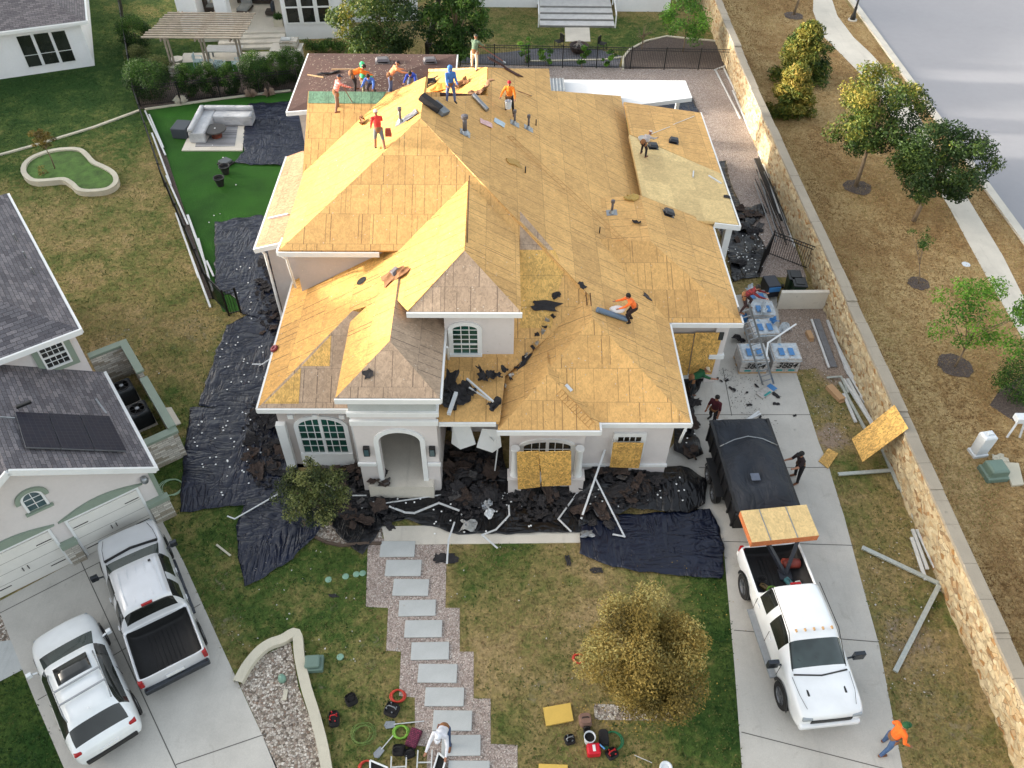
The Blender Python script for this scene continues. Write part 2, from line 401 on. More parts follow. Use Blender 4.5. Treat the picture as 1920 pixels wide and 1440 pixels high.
SHINGLE_NB = brick('grey_shingles', (84, 82, 88), (124, 120, 124), (54, 52, 56), .33, .14, .008, nz=.8, extra=(100, 98, 104))
SHINGLE_TL = brick('mauve_grey_shingles', (92, 88, 92), (126, 120, 122), (56, 54, 58), .33, .14, .01, nz=.7)
LEDGER = brick('ledger_stone', (150, 140, 122), (222, 218, 208), (120, 114, 104), .42, .10, .006, nz=.6, extra=(190, 186, 178))
GRAVEL = pebbles('pink_grey_gravel', [(140, 124, 114), (186, 168, 158), (206, 190, 180), (162, 144, 136), (222, 212, 202)], 24)
RIVER = pebbles('river_rock', [(96, 84, 72), (160, 148, 134), (208, 200, 188), (130, 108, 92), (226, 220, 210)], 15)
MULCH = pebbles('dark_mulch', [(58, 48, 44), (92, 78, 70), (74, 60, 56), (110, 98, 90)], 22)
def glassmat(name, c=(.02, .035, .03), r=.08):
    m, nt, N, L, B = newmat(name); v = N.new('ShaderNodeTexCoord').outputs['Object']
    L.new(ramp(N, L, noi(N, L, v, .8, 3), [(.35, tuple(x*.6 for x in c)), (.65, tuple(x*1.5 for x in c))]), B.inputs['Base Color'])
    B.inputs['Roughness'].default_value = r; B.inputs['Specular IOR Level'].default_value = .8; return m
GLASS = glassmat('dark_green_window_glass', (.012, .06, .045)); GLASSK = glassmat('black_window_glass', (.02, .022, .02)); GLASSB = glassmat('blue_window_glass', (.05, .09, .10))
GLASSC = glassmat('car_glass', (.03, .045, .045), .04)
# stone boundary wall
def stonewall():
    m, nt, N, L, B = newmat('tan_rubble_stone'); v0 = N.new('ShaderNodeTexCoord').outputs['Object']
    nz = N.new('ShaderNodeTexNoise'); nz.inputs['Scale'].default_value = 1.8; L.new(v0, nz.inputs['Vector'])
    wv = N.new('ShaderNodeVectorMath'); wv.operation = 'MULTIPLY_ADD'; L.new(nz.outputs['Color'], wv.inputs[0]); wv.inputs[1].default_value = (.35,)*3; L.new(v0, wv.inputs[2])
    v = mapping(N, L, wv.outputs[0], (1, .85, 1.7))
    vo = N.new('ShaderNodeTexVoronoi'); vo.inputs['Scale'].default_value = 5.2; L.new(v, vo.inputs['Vector'])
    ve = N.new('ShaderNodeTexVoronoi'); ve.feature = 'DISTANCE_TO_EDGE'; ve.inputs['Scale'].default_value = 5.2; L.new(v, ve.inputs['Vector'])
    s = N.new('ShaderNodeSeparateColor'); L.new(vo.outputs['Color'], s.inputs[0])
    out = ramp(N, L, s.outputs[0], [(0, lin((176, 150, 112))), (.3, lin((190, 172, 138))), (.6, lin((196, 182, 150))), (.8, lin((168, 152, 124))), (.92, lin((160, 118, 68))), (1, lin((134, 112, 86)))])
    out = mixc(N, L, .6, out, ramp(N, L, noi(N, L, v0, 9, 5), [(.3, (.75, .72, .66)), (.7, (1.12, 1.12, 1.12))]), 'MULTIPLY')
    e = ramp(N, L, ve.outputs['Distance'], [(.0, (0, 0, 0)), (.05, (1, 1, 1))])
    gap = mixc(N, L, ramp(N, L, noi(N, L, v0, 2.2, 3), [(.45, (0, 0, 0)), (.6, (1, 1, 1))]), lin((170, 152, 120)), lin((92, 74, 52)))
    out = mixc(N, L, e, gap, out); L.new(out, B.inputs['Base Color']); B.inputs['Roughness'].default_value = .9
    h = mth(N, L, 'ADD', e, mth(N, L, 'MULTIPLY', noi(N, L, v0, 14, 4), .5)); L.new(bump(N, L, h, .6, .05), B.inputs['Normal'])
    return m
STONEW = stonewall()
CAP = concrete('wall_cap_stone', (150, 142, 128))

# ================================================================ THE GROUND
BLOBS = []   # px, py, radius in metres, channel, value
def blob(px, py, r, g=None, d=None): BLOBS.append((G(px, py), r, g, d))
blob(120, 180, 9, 1.05); blob(210, 30, 9, 1.0); blob(60, 160, 7, 1.15); blob(230, 150, 6, 1.0); blob(120, 230, 4, .45)
blob(250, 330, 4, .35); blob(150, 450, 5, .42); blob(260, 520, 3.5, .4); blob(330, 600, 3, .45); blob(250, 700, 2.5, .25, .25)
blob(330, 830, 3, .6); blob(240, 620, 2.2, .2, .3); blob(360, 620, 2.5, .3, .35); blob(300, 750, 2, .5); blob(310, 880, 1.8, .75)
blob(270, 60, 3.5, .3); blob(270, 20, 3, .25)
blob(420, 1010, 2.6, .85); blob(400, 1080, 2.5, .55, .25); blob(560, 1110, 2.2, .8); blob(470, 1190, 2, .7); blob(620, 1150, 1.8, .45, .2)
blob(660, 1080, 1.6, .8); blob(640, 1250, 2, .6); blob(680, 1330, 2, .6); blob(600, 1300, 1.5, .5, .25); blob(700, 1220, 1.2, .3, .3); blob(420, 1180, 1.2, .4, .4)
blob(950, 1050, 2, .7); blob(900, 1150, 2.5, .28); blob(1050, 1130, 2.5, .22); blob(960, 1250, 2.5, .3); blob(960, 1370, 2, .5); blob(1020, 1280, 1.6, .15, .3)
blob(1100, 1420, 2, .32, .15); blob(1350, 1150, 1.3, .95); blob(1350, 1260, 1.4, .95); blob(1340, 1380, 1.6, .9); blob(1290, 1400, 1.2, .7); blob(1200, 1400, 1.5, .35, .2)
blob(1330, 1100, 1.0, .9); blob(1180, 1110, 1.6, .4)
blob(20, 1350, 3, .95); blob(80, 1420, 2, .95)
blob(1540, 760, 1.5, .45, .45); blob(1600, 950, 1.8, .3, .2); blob(1630, 1080, 1.8, .2, .3); blob(1700, 1200, 2, .25, .45); blob(1780, 1350, 2.5, .28, .35)
blob(1560, 700, 1, .1, .9); blob(1500, 620, 1.6, .05, 1.0); blob(1560, 820, 1, .1, .8); blob(1530, 750, .8, .6, .1); blob(1640, 1130, 1, .6, .1); blob(1590, 900, .8, .6, .1)
blob(960, 50, 5, .55); blob(930, 90, 3, .4, .2); blob(1150, 65, 2.6, .8); blob(1290, 50, 4, .5); blob(1000, 70, 3, .65); blob(1230, 60, 2.5, .65)
blob(1330, 40, 1.6, .15, .6); blob(850, 60, 3, .3, .3); blob(760, 60, 4, .3, .3)
def veg(x, y):
    g, gw, d = .22, .35, 0.0
    for c, r, gv, dv in BLOBS:
        q = ((x-c.x)**2+(y-c.y)**2)/(r*r)
        if q < 6:
            wgt = math.exp(-q*1.6)
            if gv is not None: g = g*(1-wgt*.85)+gv*wgt*.85 if False else g; gw += wgt*1.5
            if gv is not None: g = (g*(gw-wgt*1.5) + gv*wgt*1.5)/gw
            if dv is not None: d = max(d, dv*wgt)
    return min(1, max(0, g)), d
def grassmat():
    m, nt, N, L, B = newmat('lawn_grass'); v = N.new('ShaderNodeTexCoord').outputs['Object']
    ag = N.new('ShaderNodeAttribute'); ag.attribute_name = 'green'; ad = N.new('ShaderNodeAttribute'); ad.attribute_name = 'dirt'
    big = noi(N, L, v, .5, 6, .62, .4); med = noi(N, L, v, 2.6, 6, .7, .8); fine = mth(N, L, 'ADD', mth(N, L, 'MULTIPLY', noi(N, L, v, 16, 5, .8), .5), mth(N, L, 'MULTIPLY', noi(N, L, v, 6.5, 4, .8), .5))
    k = mth(N, L, 'ADD', mth(N, L, 'MULTIPLY', mth(N, L, 'SUBTRACT', big, .5), 1.3), mth(N, L, 'MULTIPLY', mth(N, L, 'SUBTRACT', med, .5), 1.1))
    f = mth(N, L, 'ADD', ag.outputs['Fac'], k)
    base = ramp(N, L, f, [(0, lin((154, 134, 98))), (.25, lin((134, 120, 80))), (.48, lin((106, 106, 62))), (.68, lin((70, 88, 42))), (1, lin((40, 66, 28)))])
    blades = ramp(N, L, fine, [(.33, (.36, .4, .34)), (.5, (1, 1, 1)), (.67, (1.7, 1.65, 1.55))])
    base = mixc(N, L, .85, base, blades, 'MULTIPLY')
    vo = N.new('ShaderNodeTexVoronoi'); vo.inputs['Scale'].default_value = 11; L.new(mapping(N, L, v, (1, .55, 1), (0, 0, .6)), vo.inputs['Vector'])
    base = mixc(N, L, .5, base, ramp(N, L, vo.outputs['Distance'], [(0, (.6, .62, .58)), (.6, (1.25, 1.25, 1.2))]), 'MULTIPLY')
    df = mth(N, L, 'ADD', ad.outputs['Fac'], mth(N, L, 'MULTIPLY', mth(N, L, 'SUBTRACT', med, .52), 1.2))
    soil = ramp(N, L, fine, [(.3, lin((126, 108, 92))), (.7, lin((172, 154, 136)))])
    out = mixc(N, L, ramp(N, L, df, [(.3, (0, 0, 0)), (.6, (1, 1, 1))]), base, soil)
    L.new(out, B.inputs['Base Color']); B.inputs['Roughness'].default_value = .95; B.inputs['Specular IOR Level'].default_value = .15
    L.new(bump(N, L, mth(N, L, 'ADD', fine, med), .8, .08), B.inputs['Normal']); return m
LAWN = grassmat()
def ground():
    xs = [-1500, -400, -120, -70, -50] + [(-44+.4*i) for i in range(int(88/.4)+1)] + [50, 70, 120, 400, 1500]
    ys = [-1500, -300, -50, -10, 0] + [(4+.4*i) for i in range(int(66/.4)+1)] + [74, 82, 100, 160, 400, 1500]
    vs = [(x, y, 0) for y in ys for x in xs]; nx = len(xs)
    fs = [(j*nx+i, j*nx+i+1, (j+1)*nx+i+1, (j+1)*nx+i) for j in range(len(ys)-1) for i in range(nx-1)]
    me = bpy.data.meshes.new('lawn'); me.from_pydata(vs, [], fs); me.materials.append(LAWN)
    a = me.attributes.new('green', 'FLOAT', 'POINT'); b = me.attributes.new('dirt', 'FLOAT', 'POINT')
    gv, dv = [], []
    for x, y, z in vs:
        g, d = veg(x, y)
        if x > 15.2: g, d = .12, .0
        gv.append(g); dv.append(d)
    a.data.foreach_set('value', gv); b.data.foreach_set('value', dv)
    o = bpy.data.objects.new('lawn', me); COL.objects.link(o); o['kind'] = 'structure'; return reg(o)
ground()
def flat(name, pts, m, z=.004, label=None, kind='structure', px=True, thick=0, edge=None):
    P = [(G(*p).xy if px else Vector(p)) for p in pts]; mb = MB()
    Q = [(p[0], p[1], z) for p in P]
    if thick: mb.slab(Q, thick)
    else:
        a = sum(Q[i][0]*Q[(i+1) % len(Q)][1]-Q[(i+1) % len(Q)][0]*Q[i][1] for i in range(len(Q)))
        if a < 0: Q.reverse()
        mb.add(Q, [tuple(range(len(Q)))], 0, [[(q[0], q[1]) for q in Q]])
    o = mb.build(name, m); o['kind'] = kind
    if label: o['label'] = label
    return reg(o)
# artificial turf, dark verge, gravel yards
def turfmat():
    m, nt, N, L, B = newmat('artificial_turf'); v = N.new('ShaderNodeTexCoord').outputs['Object']
    b1 = ramp(N, L, noi(N, L, v, .5, 3), [(.3, lin((34, 74, 20))), (.7, lin((46, 94, 26)))])
    b2 = mixc(N, L, .7, b1, ramp(N, L, noi(N, L, v, 26, 4, .8), [(.3, (.6, .62, .6)), (.7, (1.35, 1.35, 1.3))]), 'MULTIPLY')
    L.new(b2, B.inputs['Base Color']); B.inputs['Roughness'].default_value = .8; B.inputs['Specular IOR Level'].default_value = .2
    L.new(bump(N, L, noi(N, L, v, 30, 3), .6, .03), B.inputs['Normal']); return m
TURF = turfmat()
flat('artificial_turf', [(278, 207), (545, 170), (640, 160), (640, 560), (455, 585), (418, 585), (330, 380)], TURF, .008)
def vergemat():
    m, nt, N, L, B = newmat('dormant_verge_grass'); v = N.new('ShaderNodeTexCoord').outputs['Object']
    w_ = mapping(N, L, v, (1, .45, 1), (0, 0, .35))
    f = mth(N, L, 'ADD', mth(N, L, 'MULTIPLY', noi(N, L, w_, .28, 6, .62, .8), .6), mth(N, L, 'MULTIPLY', noi(N, L, v, 1.6, 5, .7), .4))
    b1 = ramp(N, L, f, [(.3, lin((122, 94, 64))), (.45, lin((150, 122, 84))), (.58, lin((176, 152, 110))), (.72, lin((140, 130, 80)))])
    b1 = mixc(N, L, .9, b1, ramp(N, L, noi(N, L, v, 8, 5, .85), [(.3, (.4, .4, .38)), (.5, (1, 1, 1)), (.7, (1.65, 1.6, 1.5))]), 'MULTIPLY')
    L.new(b1, B.inputs['Base Color']); B.inputs['Roughness'].default_value = .95; B.inputs['Specular IOR Level'].default_value = .1
    L.new(bump(N, L, noi(N, L, v, 18, 4), .8, .07), B.inputs['Normal']); return m
VERGE = vergemat()
flat('verge', [(15.0, -20), (26, -20), (26.2, 120), (15.0, 120)], VERGE, .006, px=False)
flat('road', [(25.35, -40), (40.5, -40), (40.5, 200), (28.6, 200)], ASPH, .02, px=False)
flat('far_verge', [(40.5, -40), (90, -40), (90, 200), (40.5, 200)], VERGE, .006, px=False)
for nm, xa, xb in (('kerb', 24.95, 25.4), ('kerb', 40.3, 40.8)):
    mb = MB(); x2 = 28.2 if xa < 30 else 40.3
    mb.slab([(xa, -40, .13), (xb, -40, .13), (x2+.45, 200, .13), (x2, 200, .13)], .13); o = mb.build(nm, CONC2); o['kind'] = 'structure'; reg(o)
flat('sidewalk', [(1525, 0), (1560, 0), (1570, 30), (1600, 70), (1632, 100), (1700, 175), (1745, 260), (1810, 365), (1880, 480), (1960, 640), (1995, 720), (1960, 720), (1920, 640), (1850, 520), (1780, 390), (1700, 260), (1630, 155), (1580, 105), (1540, 65), (1524, 20)], CONC2, .02, thick=.016)
flat('gravel_yard', [(1030, 132), (1372, 132), (1410, 210), (1440, 330), (1480, 430), (1512, 520), (1395, 520), (1340, 420), (1300, 330), (1160, 170), (1040, 160)], GRAVEL, .008)
flat('gravel_yard', [(860, 120), (1372, 130), (1380, 190), (860, 190)], GRAVEL, .0095)
flat('planting_bed', [(258, 160), (262, 205), (555, 172), (580, 140), (560, 110), (300, 135)], MULCH, .010)
flat('planting_bed', [(1168, 130), (1362, 128), (1340, 78), (1290, 74), (1240, 68), (1200, 82), (1175, 98), (1168, 115)], MULCH, .012)
flat('planting_bed', [(850, 118), (1160, 128), (1165, 105), (1120, 92), (1060, 90), (1000, 92), (950, 98), (860, 106)], pebbles('slate_gravel', [(70, 74, 84), (104, 108, 120), (88, 92, 100)], 20), .011)
flat('driveway', [(1325, 560), (1455, 545), (1470, 690), (1490, 690), (1513, 760), (1535, 830), (1553, 872), (1561, 900), (1583, 970), (1612, 1080), (1648, 1210), (1692, 1440), (1740, 1660), (1405, 1660), (1391, 1440), (1377, 1250), (1357, 1030), (1330, 975), (1250, 900), (1240, 860), (1290, 800), (1290, 640)], CONC, .012)
flat('dirt_strip', [(1450, 578), (1562, 576), (1585, 640), (1612, 720), (1600, 730), (1560, 706), (1530, 690), (1500, 694), (1468, 690)], pebbles('pinkish_dirt', [(150, 132, 118), (172, 154, 140), (186, 170, 156), (160, 140, 126)], 18), .009)
flat('front_walk', [(716, 988), (1340, 975), (1356, 1010), (1100, 1018), (722, 1022)], CONC2, .03, thick=.026)
flat('path', [(690, 1010), (838, 1012), (835, 1140), (862, 1140), (862, 1222), (888, 1222), (888, 1310), (920, 1310), (920, 1395), (970, 1397), (972, 1600), (860, 1600), (830, 1480), (800, 1440), (802, 1400), (778, 1398), (778, 1308), (748, 1305), (752, 1222), (724, 1220), (728, 1140), (686, 1138)], GRAVEL, .010)
flat('gravel_bed', [(575, 955), (720, 960), (716, 1022), (690, 1020), (640, 1026), (585, 1005), (568, 975)], RIVER, .009)
flat('neighbour_driveway', [(0, 1127), (165, 1040), (302, 973), (345, 1055), (410, 1200), (520, 1440), (620, 1660), (220, 1660), (120, 1440), (60, 1300), (0, 1150)], CONC, .012)
flat('neighbour_path', [(-60, 1225), (0, 1203), (25, 1200), (46, 1254), (0, 1278), (-60, 1300)], PAD, .011)
flat('gravel_bed', [(-60, 1170), (0, 1135), (24, 1200), (0, 1205), (-60, 1228)], RIVER, .009)
flat('gravel_bed', [(450, 1285), (480, 1235), (545, 1205), (560, 1290), (590, 1370), (606, 1440), (640, 1560), (570, 1560), (517, 1440), (480, 1350)], RIVER, .012)
flat('mulch_bed', [(1875, 730), (1925, 700), (1990, 740), (1990, 800), (1900, 790), (1855, 760)], MULCH, .012)
JM = pm('joint_dark', (98, 96, 92), .9)
def joints(name, segs, w=.03, z=.016):
    mb = MB()
    for a, b in segs:
        A, B_ = G(*a), G(*b); d = (B_-A).normalized(); n = Vector((-d.y, d.x, 0))*w/2
        q = [A-n, B_-n, B_+n, A+n]; mb.add([(p.x, p.y, z) for p in q], [(0, 1, 2, 3)])
    o = mb.build(name, JM); o['kind'] = 'structure'
joints('driveway_joint', [((1356, 1015.5), (1600, 1023)), ((1376, 1182), (1645, 1204)), ((1390, 1373), (1692, 1450)), ((1280, 778), (1520, 778)), ((1355, 690), (1372, 780)), ((1310, 877), (1553, 877))])
joints('neighbour_driveway_joint', [((151, 1051), (340, 1460)), ((376, 1133), (71, 1313)), ((330, 1434), (500, 1376)), ((0, 1150), (302, 996))])
# ================================================================ MAIN HOUSE
HOUSE = thing('house', 'large greige stucco house stripped to bare plywood roof decking', 'house', (0, 25, 0))
SHIFTED.add(HOUSE.name)
def hb(name, mb, m, parent=HOUSE, **k):
    o = mb.build(name, m, parent, world=True, **k); return o
def zR(x): return 2.9+.56*(6.6-x)
def zF(y): return 8.33-.58*(29.5-y)
def zLP(x): return 2.9+.57*(x+8.41)
def zW(y): return 5.35+.57*(y-29.9)
def zML(x): return 5.5+.555*(x+8.2)
def deck(name, xy, zf, m, t=.14, parent=HOUSE, lift=0, regit=True, **k):
    mb = MB(); mb.slab([(x, y, zf(x, y)+lift) for x, y in xy], t)
    o = hb(name, mb, [m, WHITE], parent, **k)
    if regit: reg_world(o)
    return o
def reg_world(o):
    b = len(SVv); m = MWS.get(o.name) or MWS[o.parent.name]
    SVv.extend([m @ v.co for v in o.data.vertices]); SVf.extend([[b+i for i in p.vertices] for p in o.data.polygons]); _bvh[0] = None
    return o
LBL = {}
# big right-hand slope
deck('roof', [(6.6, 18.54), (6.6, 42.3), (2.5, 38.2), (2.5, 40.6), (-.6, 36.8), (-.6, 34.2), (-3.1, 31.2), (-3.1, 29.5), (3.3, 23.1), (3.3, 21.84)], lambda x, y: zR(x), OSB_M, label='broad right-hand slope of bare ochre decking')
# front slope of the upper block
deck('roof', [(-8.2, 24.7), (-3.1, 29.5), (3.3, 23.1), (.04, 20.4), (-2.5, 20.4), (-2.5, 24.7)], lambda x, y: zF(y), OSB_M)
# left slope of the upper block
deck('roof', [(-8.2, 24.7), (-8.2, 30.3), (-4.87, 33.4), (-3.1, 33.0), (-3.1, 29.5)], lambda x, y: zML(x), OSB_SUN, label='left-hand slope of bare decking with sunlight tinted in')
# rear-left wing, front slope + a steep back
deck('roof', [(-8.25, 29.9), (-8.25, 33.5), (-2.6, 33.5), (-2.6, 33.2), (-4.9, 33.2)], lambda x, y: zW(y), OSB_M)
deck('roof', [(-8.25, 33.5), (-8.25, 36.6), (-.7, 36.6), (-.7, 34.2), (-2.6, 33.5)], lambda x, y: 7.40-.66*(y-33.5), FELT, t=.1)
deck('roof', [(-.6, 34.2), (-.6, 36.8), (-3.6, 39.8), (-3.6, 34.2)], lambda x, y: 7.0-.56*(-.6-x), OSB_SUN)
deck('roof', [(-.6, 36.8), (2.5, 40.6), (-3.6, 40.6), (-3.6, 39.8)], lambda x, y: 7.0-.5*(y-36.8), OSB_M)
deck('roof', [(2.5, 38.2), (6.6, 42.3), (2.5, 42.3)], lambda x, y: 2.9+.56*(42.3-y), OSB_M)
deck('coated_strip', [(-8.22, 32.98), (-8.22, 33.48), (-4.9, 33.48), (-5.2, 32.98)], lambda x, y: zW(y), GREENF, t=.02, lift=.02, label='green coated strip below the ridge')
# low old brown-felt roof at the back left
mbf = MB()
zb = lambda x, y: 5.0+.10*min(x+10.1, -2.3-x, y-36.3, 42.6-y)
for pts in ([(-10.1, 36.3), (-10.1, 42.6), (-6.95, 39.45)], [(-10.1, 42.6), (-2.3, 42.6), (-5.45, 39.45), (-6.95, 39.45)], [(-10.1, 36.3), (-6.95, 39.45), (-5.45, 39.45), (-2.3, 36.3)], [(-2.3, 36.3), (-5.45, 39.45), (-2.3, 42.6)]):
    mbf.slab([(x, y, zb(x, y)) for x, y in pts], .12, 0, 1)
reg_world(hb('roof', mbf, [FELT, WHITE], label='low back roof still under old brown felt'))
# garage hip
deck('roof', [(.04, 18.54), (6.6, 18.54), (3.32, 21.84)], lambda x, y: 2.9+.56*(y-18.54), OSB_M)
deck('roof', [(.04, 18.54), (3.32, 21.84), (3.32, 23.4), (.04, 20.6)], lambda x, y: 2.9+.56*(x-.04), OSB_M)
sf = lambda x, y: 2.9+.56*min(x+.06, 3.42-x, y-18.15)
deck('roof', [(-.06, 18.15), (3.42, 18.15), (1.68, 19.89)], lambda x, y: 2.95+.56*(y-18.15), OSB_M)
deck('roof', [(-.06, 18.15), (1.68, 19.89), (1.68, 21.0), (-.06, 20.4)], lambda x, y: 2.95+.56*(x+.06), OSB_M)
deck('roof', [(3.42, 18.15), (3.42, 18.6), (1.68, 20.5), (1.68, 19.89)], lambda x, y: 2.95+.56*(3.42-x), OSB_M)
# porch between tower and garage
deck('roof', [(-2.1, 18.3), (.0, 18.3), (.3, 21.4), (-2.4, 21.4)], lambda x, y: 3.2+.10*(y-18.3), OSB_M, label='littered low porch roof between tower and garage')
# right wing
zr = lambda f: f
deck('roof', [(9.45, 23.71), (5.3, 23.71), (3.3, 27.2), (6.1, 27.06)], lambda x, y: 2.9+.42*(y-23.71), OSB_M)
deck('roof', [(9.45, 23.71), (6.1, 27.06), (6.1, 30.4), (9.45, 30.4)], lambda x, y: 2.9+.42*(9.45-x), OSB_M)
deck('roof', [(6.1, 27.06), (6.1, 30.4), (3.2, 30.4), (3.3, 27.2)], lambda x, y: 4.307-.42*(6.1-x)*.2, OSB_M)
# back-right porch roof: old ochre part and new pale part
deck('roof', [(6.5, 40.4), (10.65, 40.4), (10.62, 34.4), (6.5, 37.0)], lambda x, y: 2.95+.14*(10.6-x), OSB_M)
deck('roof', [(6.4, 37.0), (10.62, 34.4), (10.6, 30.2), (9.55, 30.2), (6.4, 29.9)], lambda x, y: 2.95+.14*(10.6-x), OSB_PALE, label='pale new decking on the low back porch')
# big left slope rising to the dormer ridge
deck('roof', [(-8.41, 19.19), (-8.41, 26.3), (-4.2, 26.3), (-1.22, 28.2), (-1.22, 22.8), (-3.1, 20.85), (-3.66, 21.95), (-5.3, 22.3)], lambda x, y: zLP(x), OSB_SUN)
deck('roof', [(-8.41, 19.19), (-5.0, 22.6), (-5.0, 19.19)], lambda x, y: 2.9+.57*(y-19.19), OSB_B)
deck('patch_sheet', [(-8.2, 19.32), (-7.0, 19.32), (-7.0, 20.45)], lambda x, y: 2.9+.57*(y-19.19), OSB_Y, t=.02, lift=.012)
deck('patch_sheet', [(-6.98, 20.5), (-6.0, 20.5), (-6.0, 21.5)], lambda x, y: 2.9+.57*(y-19.19), OSB_Y, t=.02, lift=.012)
deck('roof', [(-1.22, 22.8), (-1.22, 28.2), (.72, 26.2), (.72, 20.85)], lambda x, y: 6.98-.567*(x+1.22), OSB_M)
deck('roof', [(-3.1, 20.85), (.72, 20.85), (-1.22, 22.8)], lambda x, y: 5.9+.56*(y-20.85), OSB_B)
# brown triangle right of the dormer ridge
deck('patch_sheet', [(.76, 26.1), (.74, 24.75), (2.0, 24.75)], lambda x, y: zF(y), OSB_B, t=.02, lift=.012)
deck('patch_sheet', [(.74, 24.73), (.74, 22.1), (1.9, 22.1), (2.1, 23.2), (2.4, 24.0), (2.05, 24.73)], lambda x, y: zF(y), OSB_Y, t=.02, lift=.012)
# entry tower
ze = 4.75
deck('roof', [(-5.28, 17.95), (-1.93, 17.95), (-3.605, 19.62)], lambda x, y: ze+.57*(y-17.95), OSB_B)
deck('roof', [(-5.28, 17.95), (-3.605, 19.62), (-3.605, 23.0), (-5.28, 21.6)], lambda x, y: ze+.57*(x+5.28), OSB_SUN)
deck('roof', [(-1.93, 17.95), (-1.93, 22.2), (-3.605, 23.0), (-3.605, 19.62)], lambda x, y: ze+.57*(-1.93-x), OSB_B)
# low pale strip roof on the far left
deck('roof', [(-9.45, 25.75), (-9.45, 32.5), (-8.7, 32.6), (-8.15, 30.4), (-8.15, 25.75)], lambda x, y: 4.85+.3*(x+9.45), OSB_PINK, label='narrow pale strip of roof on the left')
# ladder-like row of cut blocks along the big slope
mb = MB()
pA, pB = S(955, 255)[0], S(1188, 470)[0]
dd = (pB-pA); nn = Vector((.56, 0, 1)).normalized(); pp = dd.normalized().cross(nn)*.17
for sgn in (-1, 1): mb.bar(pA+pp*sgn+nn*.006, pB+pp*sgn+nn*.006, .016, .006)
for i in range(33):
    if i % 7 == 4: continue
    c = pA+dd*(i+.5*random.random())/33; mb.bar(c-pp+nn*.006, c+pp+nn*.006, .018, .006)
hb('batten_strip', mb, pm('batten_ochre', (176, 130, 74), .8, var=.3), raw=True)
mb = MB(); pA, pB = S(1048, 735)[0], S(1112, 800)[0]; nn = Vector((0, -.56, 1)).normalized(); dd = pB-pA; pp = dd.normalized().cross(nn)*.14
for sgn in (-1, 1): mb.bar(pA+pp*sgn+nn*.006, pB+pp*sgn+nn*.006, .016, .006)
for i in range(12): c = pA+dd*(i+.4*random.random())/12; mb.bar(c-pp+nn*.006, c+pp+nn*.006, .018, .006)
hb('batten_strip', mb, pm('batten_ochre_dark', (172, 128, 72), .8, var=.3), raw=True)
# dark slots beside the ridges
SLOT = pm('dark_slot', (60, 34, 24), .9)
for q in ((880, 330, 876, 455), (1099, 548, 1101, 572), (1106, 550, 1108, 574)):
    a, n = S(q[0], q[1]); b, _ = S(q[2], q[3]); mb = MB(); mb.bar(a+n*.02, b+n*.02, .03, .02); hb('ridge_slot', mb, SLOT, raw=True)
mb = MB(); c, n = S(678, 527)
t1 = n.cross(Vector((0, 1, 0))).normalized(); t2 = n.cross(t1)
mb.add([c+n*.02+(t1*math.cos(a)*.2+t2*math.sin(a)*.2) for a in [i*math.pi/12 for i in range(24)]], [tuple(range(24))]); hb('vent_hole', mb, DARK, raw=True)

# ---- walls
def wall(name, boxes, m, **k):
    mb = MB()
    for b in boxes: mb.box(*b)
    o = hb(name, mb, m, **k); return reg_world(o)
wall('wall', [(-8.0, -5.0, 19.6, 26, 0, 2.86)], STUCCO)
wall('wall', [(-7.8, 1.75, 25.1, 33.2, 0, 5.35)], STUCCO)
wall('wall', [(-9.15, -7.85, 26.2, 32.3, 0, 4.72)], STUCCO)
wall('wall', [(-9.7, -2.6, 36.8, 42.2, 0, 4.82)], STUCCO)
wall('wall', [(-7.9, 2.2, 33.25, 40.3, 0, 4.75)], STUCCO)
wall('wall', [(-1.93, .5, 21.25, 25.0, 0, 5.78), (-2.95, -1.95, 21.9, 25.0, 0, 5.6)], STUCCO2, label='pale wall of the dormer')
wall('wall', [(.45, 6.2, 18.95, 25, 0, 2.86), (.36, 3.02, 18.6, 18.95, 0, 2.84)], STUCCO2)
wall('wall', [(6.2, 9.05, 24.12, 30.0, 0, 2.86), (5.6, 6.2, 25, 41.8, 0, 2.86)], STUCCO)
wall('wall', [(-2.1, .45, 21.3, 22.5, 0, 3.0)], DARK, label='back wall of the open porch with its shade painted dark')  # porch interior shade put into the wall colour
